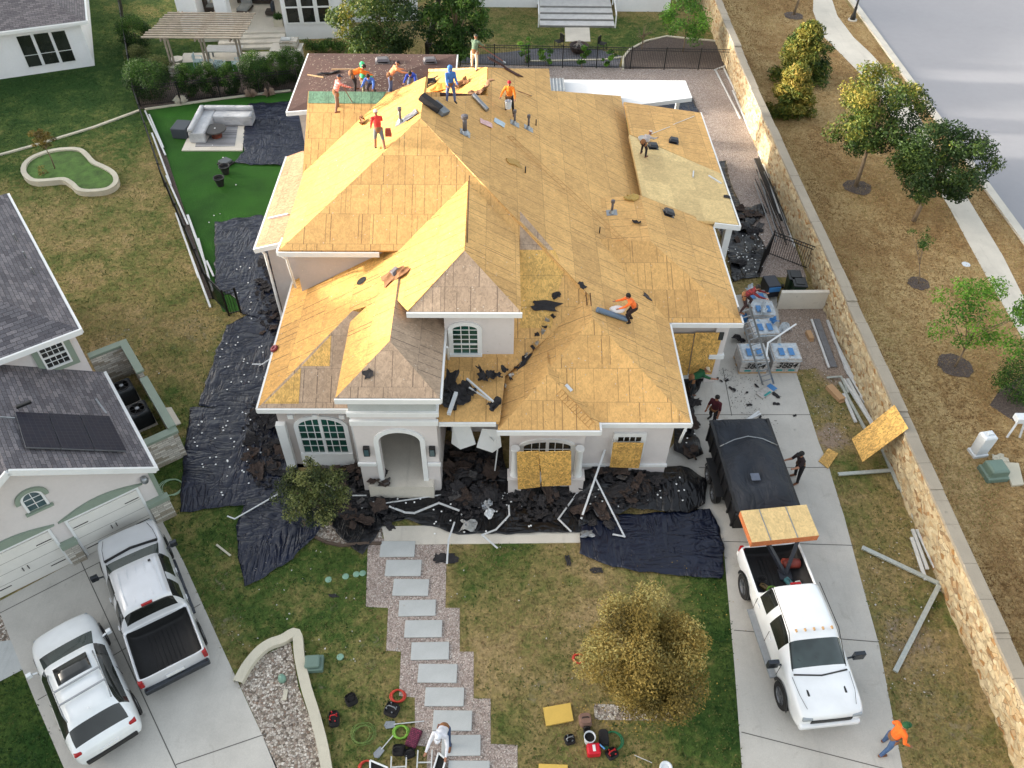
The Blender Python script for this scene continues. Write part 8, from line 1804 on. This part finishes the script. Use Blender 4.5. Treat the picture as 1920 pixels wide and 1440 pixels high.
# ================================================================ PEOPLE
SKIN = pm('skin_tone', (150, 104, 80), .6, var=.06); SKIN2 = pm('skin_dark', (112, 74, 54), .6, var=.06); BOOT = pm('brown_boot', (112, 70, 44), .7, var=.15); SHOEB = pm('black_shoe', (26, 24, 24), .6)
HAIR = pm('black_hair', (22, 18, 16), .8, var=.3); EYE = pm('eye_dark', (16, 12, 12), .3)
CL = {}
def cloth(c, plaid=None):
    k = (c, plaid)
    if k not in CL:
        m = pm('cloth_%d_%d_%d' % c, c, .92, var=.2, vs=7, bs=.7, bscale=14)
        if plaid:
            nt = m.node_tree; N, L, B = nt.nodes, nt.links, nt.nodes['Principled BSDF']; v = N.new('ShaderNodeTexCoord').outputs['Object']; sp = N.new('ShaderNodeSeparateXYZ'); L.new(v, sp.inputs[0]); src = B.inputs['Base Color'].links[0].from_socket
            a = mth(N, L, 'LESS_THAN', mth(N, L, 'FRACT', mth(N, L, 'MULTIPLY', mth(N, L, 'ADD', sp.outputs[0], sp.outputs[1]), 11)), .4); b = mth(N, L, 'LESS_THAN', mth(N, L, 'FRACT', mth(N, L, 'MULTIPLY', sp.outputs[2], 11)), .4)
            o = mixc(N, L, mth(N, L, 'MULTIPLY', mth(N, L, 'ADD', a, b), .4), src, lin(plaid)); L.new(o, B.inputs['Base Color'])
        CL[k] = m
    return CL[k]
def capsule(mb, a, b, ra, rb, n=12, fl=1.0):
    a, b = Vector(a), Vector(b); d = b-a; L = d.length; d = d/L if L > 1e-6 else Vector((0, 0, 1)); x = d.cross(Vector((0, 0, 1)));
    if x.length < .1: x = Vector((1, 0, 0)) - d*d.x
    x.normalize(); y = d.cross(x)
    if abs(x.x) < abs(y.x): x, y = y, x
    P = []
    for ph in (-80, -50, -20, 0): P.append((a+d*ra*math.sin(R(ph)), ra*math.cos(R(ph))))
    for ph in (0, 20, 50, 80): P.append((b+d*rb*math.sin(R(ph)), rb*math.cos(R(ph))))
    rings = [[p+(x*math.cos(t)+y*math.sin(t)*fl)*r for t in [2*math.pi*k/n for k in range(n)]] for p, r in P]
    mb.grid(rings, close=True); mb.add([rings[0][i] for i in range(n)]+[rings[-1][i] for i in range(n)], [tuple(range(n))[::-1], tuple(range(n, 2*n))])
def person(lb, pos, face, lean=0, hip=(0, 0), knee=(0, 0), arm=((10, 12), (10, 12)), elb=(20, 20), shirt=(200, 100, 50), pants=(50, 50, 56), hat=None, hood=False, plaid=None, sleeves=True, shoes=None, skin=None, head=None, hgt=1.7, spread=8, shorts=False, twist=0, cap=True):
    skin = skin or SKIN; shoes = shoes or BOOT; k = (hgt if pos[2] < 2 else 1.52)/1.7
    dv = lambda a, o, s_: Vector((s_*math.sin(R(o)), math.sin(R(a))*math.cos(R(o)), -math.cos(R(a))*math.cos(R(o))))
    pel = Vector((0, 0, 0)); tdir = Vector((0, math.sin(R(lean)), math.cos(R(lean)))); fwd = Vector((0, math.cos(R(lean)), -math.sin(R(lean))))
    ch = pel+tdir*.34; nk = pel+tdir*.5; hl_ = lean*.55 if head is None else head; hd = nk+Vector((0, math.sin(R(hl_)), math.cos(R(hl_))))*.19; hf = Vector((0, math.cos(R(hl_)), -math.sin(R(hl_))))
    segs = [('shirt', pel+tdir*.05, ch, .145, .168, .76), ('shirt', ch, pel+tdir*.44, .168, .13, .76), ('skin', nk, hd-Vector((0, 0, .05)), .052, .05, 1), ('skin', hd-hf*.01+Vector((0, 0, .02)), hd+hf*.005-Vector((0, 0, .06)), .092, .066, 1.0), ('pants', pel+tdir*.06, pel-Vector((0, 0, .04)), .145, .14, .85), ('skin', hd+hf*.085-Vector((0, 0, .025)), hd+hf*.1-Vector((0, 0, .04)), .016, .018, 1)]
    feet = []
    for i, s_ in enumerate((-1, 1)):
        h_ = pel+Vector((s_*.09, 0, -.03)); kn = h_+dv(hip[i], spread, s_)*.42; an = kn+dv(hip[i]-knee[i], spread*.4, s_)*.41; toe = an+Vector((s_*.03, .17, -.045)); feet.append(min(an.z, toe.z)-.045)
        segs += [('pants', h_, kn, .1, .07, 1), ('pants' if not shorts else 'skin', kn, an, .068, .05, 1), ('shoe', an+Vector((0, -.03, -.03)), toe, .048, .042, .9)]
        sh = nk-tdir*.045+Vector((s_*.175, 0, 0)); el = sh+dv(arm[i][0], arm[i][1], s_)*.28; wr = el+dv(arm[i][0]+elb[i], arm[i][1]*.4, s_)*.25; hdn = (wr-el).normalized()
        segs += [('shirt', nk-tdir*.05+Vector((s_*.07, 0, 0)), sh, .08, .072, 1), ('shirt', sh, el, .068, .054, 1), ('shirt' if sleeves else 'skin', el, wr, .05, .034, 1)]
        side = hdn.cross(Vector((0, 0, 1))); side = side.normalized() if side.length > .1 else Vector((1, 0, 0)); cur = hdn.cross(side)*-1; palm = wr+hdn*.085
        segs.append(('skin', wr+hdn*.02, palm, .032, .036, .55))
        for f in range(4):
            b0 = palm+side*(f-1.5)*.021; L_ = (.062, .072, .066, .05)[f]; m1 = b0+(hdn*.8+cur*.35).normalized()*L_*.55; segs += [('skin', b0, m1, .0105, .0095, 1), ('skin', m1, m1+(hdn*.45+cur*.8).normalized()*L_*.45, .0095, .008, 1)]
        tb = wr+hdn*.03-side*s_*.03; segs.append(('skin', tb, tb+(hdn*.6-side*s_*.7).normalized()*.055, .012, .009, 1))
    dz = -min(feet); Mx = Matrix.Rotation(R(twist), 4, 'Z')
    mb = MB()
    for kd, a, b, ra, rb, fl in segs: capsule(mb, (a+Vector((0, 0, dz)))*k, (b+Vector((0, 0, dz)))*k, ra*k, rb*k, 12, fl)
    t = thing('person', lb, 'person', tuple(pos), R(face))
    o = mb.build('rough', SKIN); md = o.modifiers.new('r', 'REMESH'); md.mode = 'VOXEL'; md.voxel_size = .0135; md2 = o.modifiers.new('s', 'SMOOTH'); md2.iterations = 3; md2.factor = .5
    dg = bpy.context.evaluated_depsgraph_get(); me = bpy.data.meshes.new_from_object(o.evaluated_get(dg)); bpy.data.objects.remove(o); me.name = 'body'
    mats = {'shirt': cloth(shirt, plaid), 'pants': cloth(pants), 'skin': skin, 'shoe': shoes}; names = list(mats); me.materials.clear()
    for n_ in names: me.materials.append(mats[n_])
    nP = len(me.polygons); cen = np.zeros(nP*3); me.polygons.foreach_get('center', cen); cen = cen.reshape(-1, 3); best = np.full(nP, 1e9); idx = np.zeros(nP, int)
    for kd, a, b, ra, rb, fl in segs:
        A = np.array((a+Vector((0, 0, dz)))*k); B_ = np.array((b+Vector((0, 0, dz)))*k); d = B_-A; u = np.clip(((cen-A)@d)/max(1e-9, d@d), 0, 1); q = A+u[:, None]*d; dist = np.linalg.norm(cen-q, axis=1)-(ra+(rb-ra)*u)*k; mk = dist < best; best[mk] = dist[mk]; idx[mk] = names.index(kd)
    me.polygons.foreach_set('material_index', idx.astype(int).tolist()); me.polygons.foreach_set('use_smooth', [True]*nP)
    ob = bpy.data.objects.new('body', me); COL.objects.link(ob); ob.parent = t
    hc = (hd+Vector((0, 0, dz)))*k; side = Vector((1, 0, 0)); hu = side.cross(hf)
    if hood:
        mb = MB(); capsule(mb, hc-hf*.03*k+Vector((0, 0, .025)), hc-hf*.035*k-Vector((0, 0, .09)), .118*k, .105*k, 16); ho = mb.build('hood', cloth(shirt), t, smooth=True)
    else:
        mb = MB(); P = []
        for ph in (0, 22, 44, 66, 86): P.append([hc+hu*(.03+.1*math.sin(R(ph)))*k*1.0+(side*math.cos(a)*.097+hf*(math.sin(a)*.1-.012))*math.cos(R(ph))*k for a in [2*math.pi*i/18 for i in range(18)]])
        if not hat:
            P.insert(0, [hc-hu*(.055 if math.sin(a) < .1 else -.035)*k+(side*math.cos(a)*.09+hf*(math.sin(a)*.088-.016))*k for a in [2*math.pi*i/18 for i in range(18)]])
        mb.grid(P, close=True); mb.add(P[-1], [tuple(range(18))])
        ho = mb.build('hair' if not hat else 'cap', HAIR if not hat else cloth(hat), t, smooth=True)
        if hat and cap:
            mb = MB(); q = hc+hu*.035*k; n = 9; A_ = [q+(side*math.cos(R(a))*.09+hf*(math.sin(R(a))*.095))*k for a in [20+140*i/8 for i in range(9)]]; B_ = [q-hu*.012+(side*math.cos(R(a))*.1+hf*(math.sin(R(a))*.19))*k for a in [25+130*i/8 for i in range(9)]]
            mb.grid([A_, B_]); b2 = mb.build('visor', cloth(hat), ho, smooth=True); b2.modifiers.new('s', 'SOLIDIFY').thickness = .008
    mb = MB()
    for s_ in (-1, 1): capsule(mb, hc+hf*.078*k+side*s_*.033*k+hu*.008, hc+hf*.082*k+side*s_*.033*k+hu*.008, .011*k, .009*k, 8)
    mb.build('eyes', EYE, t); mb = MB(); capsule(mb, (pel+Vector((0, 0, dz+.015)))*k, (pel+Vector((0, 0, dz-.015)))*k, .155*k, .155*k, 18, .86); mb.box(.13*k, .2*k, -.05, .07, (dz-.16)*k, (dz+.02)*k); mb.build('tool_belt', BROWNL, t, smooth=False)
    mb = MB(); mb.bar(hc+hf*.079*k-hu*.072*k-side*.022*k, hc+hf*.079*k-hu*.072*k+side*.022*k, .012, .008); mb.build('mouth', pm('lips', (120, 66, 58), .6) if 'lips' not in bpy.data.materials else bpy.data.materials['lips'], t)
    return t
def onS(px, py): return S(px, py)[0]
def behind(px, y):
    y *= .97
    x = PL(px, 172, (0, 1, 0), (0, y, 0)).x; return Vector((x, y, DROP(x, y)[0]))
P_ = person
P_('worker in a salmon plaid shirt and navy cap prying with a long bar', onS(634, 208), -55, 28, (18, -8), (20, 10), ((40, 15), (55, 10)), (20, 10), (196, 92, 84), (120, 92, 80), hat=(48, 50, 66), plaid=(226, 190, 186))
P_('worker in an orange shirt and black trousers bent double beside the green hoodie', behind(663, 33.75), -70, 80, (25, 15), (30, 25), ((50, 12), (60, 10)), (15, 20), (232, 116, 34), (30, 28, 32))
P_('worker in a bright green hoodie standing on the brown roof', behind(682, 35.1), -60, 12, (5, -5), (5, 5), ((20, 10), (25, 10)), (50, 40), (72, 190, 128), (116, 110, 88), hood=True)
P_('worker in a blue shirt crouching below the green hoodie', behind(700, 33.8), 170, 55, (80, 70), (120, 110), ((50, 15), (55, 15)), (25, 25), (70, 104, 178), (70, 66, 74))
P_('worker in a peach shirt, dark cap and jeans bending over the ridge', behind(733, 34.2), -65, 48, (15, -5), (20, 15), ((50, 10), (55, 10)), (20, 20), (238, 152, 104), (96, 104, 132), hat=(44, 36, 40))
P_('worker in a royal blue shirt with legs apart bending to the ridge', behind(776, 33.9), 175, 70, (15, 10), (12, 12), ((60, 12), (70, 12)), (10, 10), (44, 66, 158), (128, 138, 160), spread=16)
P_('worker in a blue hoodie and blue jeans standing near the bundles', onS(846, 193), 200, 8, (4, -4), (6, 4), ((15, 8), (20, 8)), (40, 40), (64, 112, 178), (84, 98, 138), hood=True, shoes=SHOEB)
P_('worker in an olive vest and cream trousers far back on the ridge with a bar', onS(890, 130), -25, 20, (12, -12), (8, 8), ((35, 12), (45, 10)), (20, 20), (92, 112, 92), (206, 190, 168), hat=(70, 72, 60), spread=12)
P_('worker in an orange shirt and red beanie carrying a white bucket', onS(955, 214), 170, 12, (14, -10), (18, 14), ((25, 22), (10, 30)), (30, 50), (240, 132, 40), (34, 30, 32), hat=(176, 28, 44), cap=False, spread=12)
P_('worker in a red shirt, grey shorts and white cap walking up the bright slope', onS(713, 280), 15, 14, (14, -12), (12, 10), ((15, 12), (40, 10)), (15, 30), (206, 58, 52), (104, 108, 116), hat=(206, 198, 192), shorts=True, shoes=SHOEB)
P_('worker in a grey hooded top crouched beside the navy vent on the porch roof', onS(1202, 296), -40, 75, (40, 25), (45, 30), ((55, 10), (60, 10)), (20, 20), (172, 164, 162), (38, 32, 38), hat=(190, 182, 178), cap=False)
P_('worker in an orange shirt squatting on the right slope holding a white sack', onS(1186, 604), 100, 35, (55, 30), (75, 60), ((55, 8), (60, 8)), (25, 20), (240, 116, 52), (40, 26, 26), sleeves=True, shoes=SHOEB)
P_('worker in a dark red plaid shirt climbing over the garage eave by the ladder', Vector((9.2, 23.6, 3.6)), -110, 45, (50, 20), (60, 40), ((60, 12), (70, 12)), (20, 20), (118, 30, 36), (46, 28, 32), plaid=(40, 24, 30))
P_('person in a maroon plaid shirt and white cap leaning against the garage boards', G(1300, 700), -80, 32, (15, -5), (20, 12), ((30, 10), (40, 10)), (30, 30), (104, 60, 62), (48, 42, 44), hat=(200, 190, 188), plaid=(140, 110, 112))
P_('person in a green shirt and pale cap bending beside the garage boards', G(1290, 738), -75, 72, (30, 15), (35, 25), ((50, 12), (60, 10)), (10, 10), (28, 84, 52), (42, 46, 50), hat=(196, 184, 160), sleeves=False)
P_('person in a dark maroon t-shirt and black trousers walking on the upper driveway', G(1332, 796), 140, 8, (18, -14), (8, 16), ((10, 14), (5, 12)), (12, 12), (70, 16, 28), (30, 26, 30), sleeves=False, shoes=SHOEB)
P_('person in black with a red sleeve reaching at the right side of the trailer', G(1490, 900), 110, 20, (6, -4), (8, 8), ((40, 10), (30, 10)), (60, 60), (34, 22, 26), (28, 26, 30), hat=(20, 20, 22), sleeves=False)
P_('person in an orange shirt, jeans and green cap walking down the long driveway', G(1654, 1404), -75, 10, (12, -8), (6, 12), ((10, 22), (0, 26)), (45, 45), (240, 106, 34), (66, 92, 130), hat=(34, 84, 48))
P_('person in a white shirt, white cap and jeans bending over the stepping path', G(836, 1388), 165, 48, (22, 0), (25, 15), ((40, 16), (45, 16)), (25, 25), (212, 214, 222), (52, 72, 104), hat=(214, 216, 224))
def tool(lb, A, B, head=True):
    A, B = Vector(A), Vector(B); t = thing('roofing_bar', lb, 'tool', tuple(A)); mb = MB(); mb.tube([A, B], .016, 7); mb.build('shaft', pm('worn_shaft', (120, 64, 48), .6) if 'worn_shaft' not in bpy.data.materials else bpy.data.materials['worn_shaft'], t, world=True)
    if head: d = (B-A).normalized(); mb = MB(); mb.bar(B, B+d*.14, .13, .015); mb.build('blade', METAL, t, world=True)
a = onS(634, 208); tool('long red-brown bar held by the salmon plaid worker', a+Vector((.28, .3, .95)), onS(660, 192)+Vector((0, 0, .03)))
a = onS(890, 128); tool('long shovel held by the olive vest worker', a+Vector((.2, .4, .9)), a+Vector((1.3, .2, .25)))
a = onS(955, 214); tool('tear-off shovel lying right of the red beanie worker', a+Vector((.35, .1, 1.0)), onS(994, 180)+Vector((0, 0, .03)))
a = behind(776, 33.9); tool('pry bar held by the royal blue worker', a+Vector((-.15, -.35, .6)), a+Vector((-.1, -.9, .05)))
a = behind(733, 34.2); tool('short pry bar held by the peach worker', a+Vector((.35, -.1, .7)), a+Vector((.75, -.2, .2)))
a = onS(713, 280); mb = MB(); mb.add([(x*s_, y*s_, z) for z, s_ in ((0, 1), (.3, .8)) for x, y in ((-.12, -.08), (.12, -.08), (.12, .08), (-.12, .08))], [(3, 2, 1, 0), (4, 5, 6, 7), (0, 1, 5, 4), (1, 2, 6, 5), (2, 3, 7, 6), (3, 0, 4, 7)]); o = mb.build('nail_pouch', pm('red_brown_leather', (150, 62, 46), .7, var=.2), bevel=.02); o.location = a+Vector((.35, .1, .5)); props(o, 'red-brown leather pouch swinging from the red-shirted worker\'s hand', 'pouch')
a = onS(955, 214); t = thing('bucket', 'white bucket in the hand of the red beanie worker', 'bucket', tuple(a+Vector((-.05, -.28, .42)))); mb = MB(); mb.lathe([(.12, 0), (.15, .32), (.14, .32), (.11, .05), (0, .05)], 18); mb.build('body', UW, t, smooth=False); mb = MB(); mb.tube([(-.15, 0, .3), (0, 0, .42), (.15, 0, .3)], .008, 6); mb.build('handle', METAL, t)
a = onS(1186, 604); mb = MB(); mb.lathe([(.02, 0), (.2, .04), (.22, .12), (.12, .2), (.03, .22)], 14, (0, 0, 0), sx=1.3, sy=.8); o = mb.build('sack', pm('white_sack', (214, 212, 214), .6, bs=.5), smooth=True); o.location = a+Vector((-.62, -.05, .55)); props(o, 'white sack held out by the squatting orange worker', 'sack')
c, n = S(516, 655); mb = MB(); mb.lathe([(0, .0), (.14, .0), (.16, .04), (.14, .09), (.07, .09), (.06, .06), (0, .06)], 20); o = mb.build('hose_reel', pm('maroon_reel', (120, 34, 46), .5)); put(o, frame(c, n, 0, .01)); props(o, 'small maroon reel on the far left roof edge', 'reel')
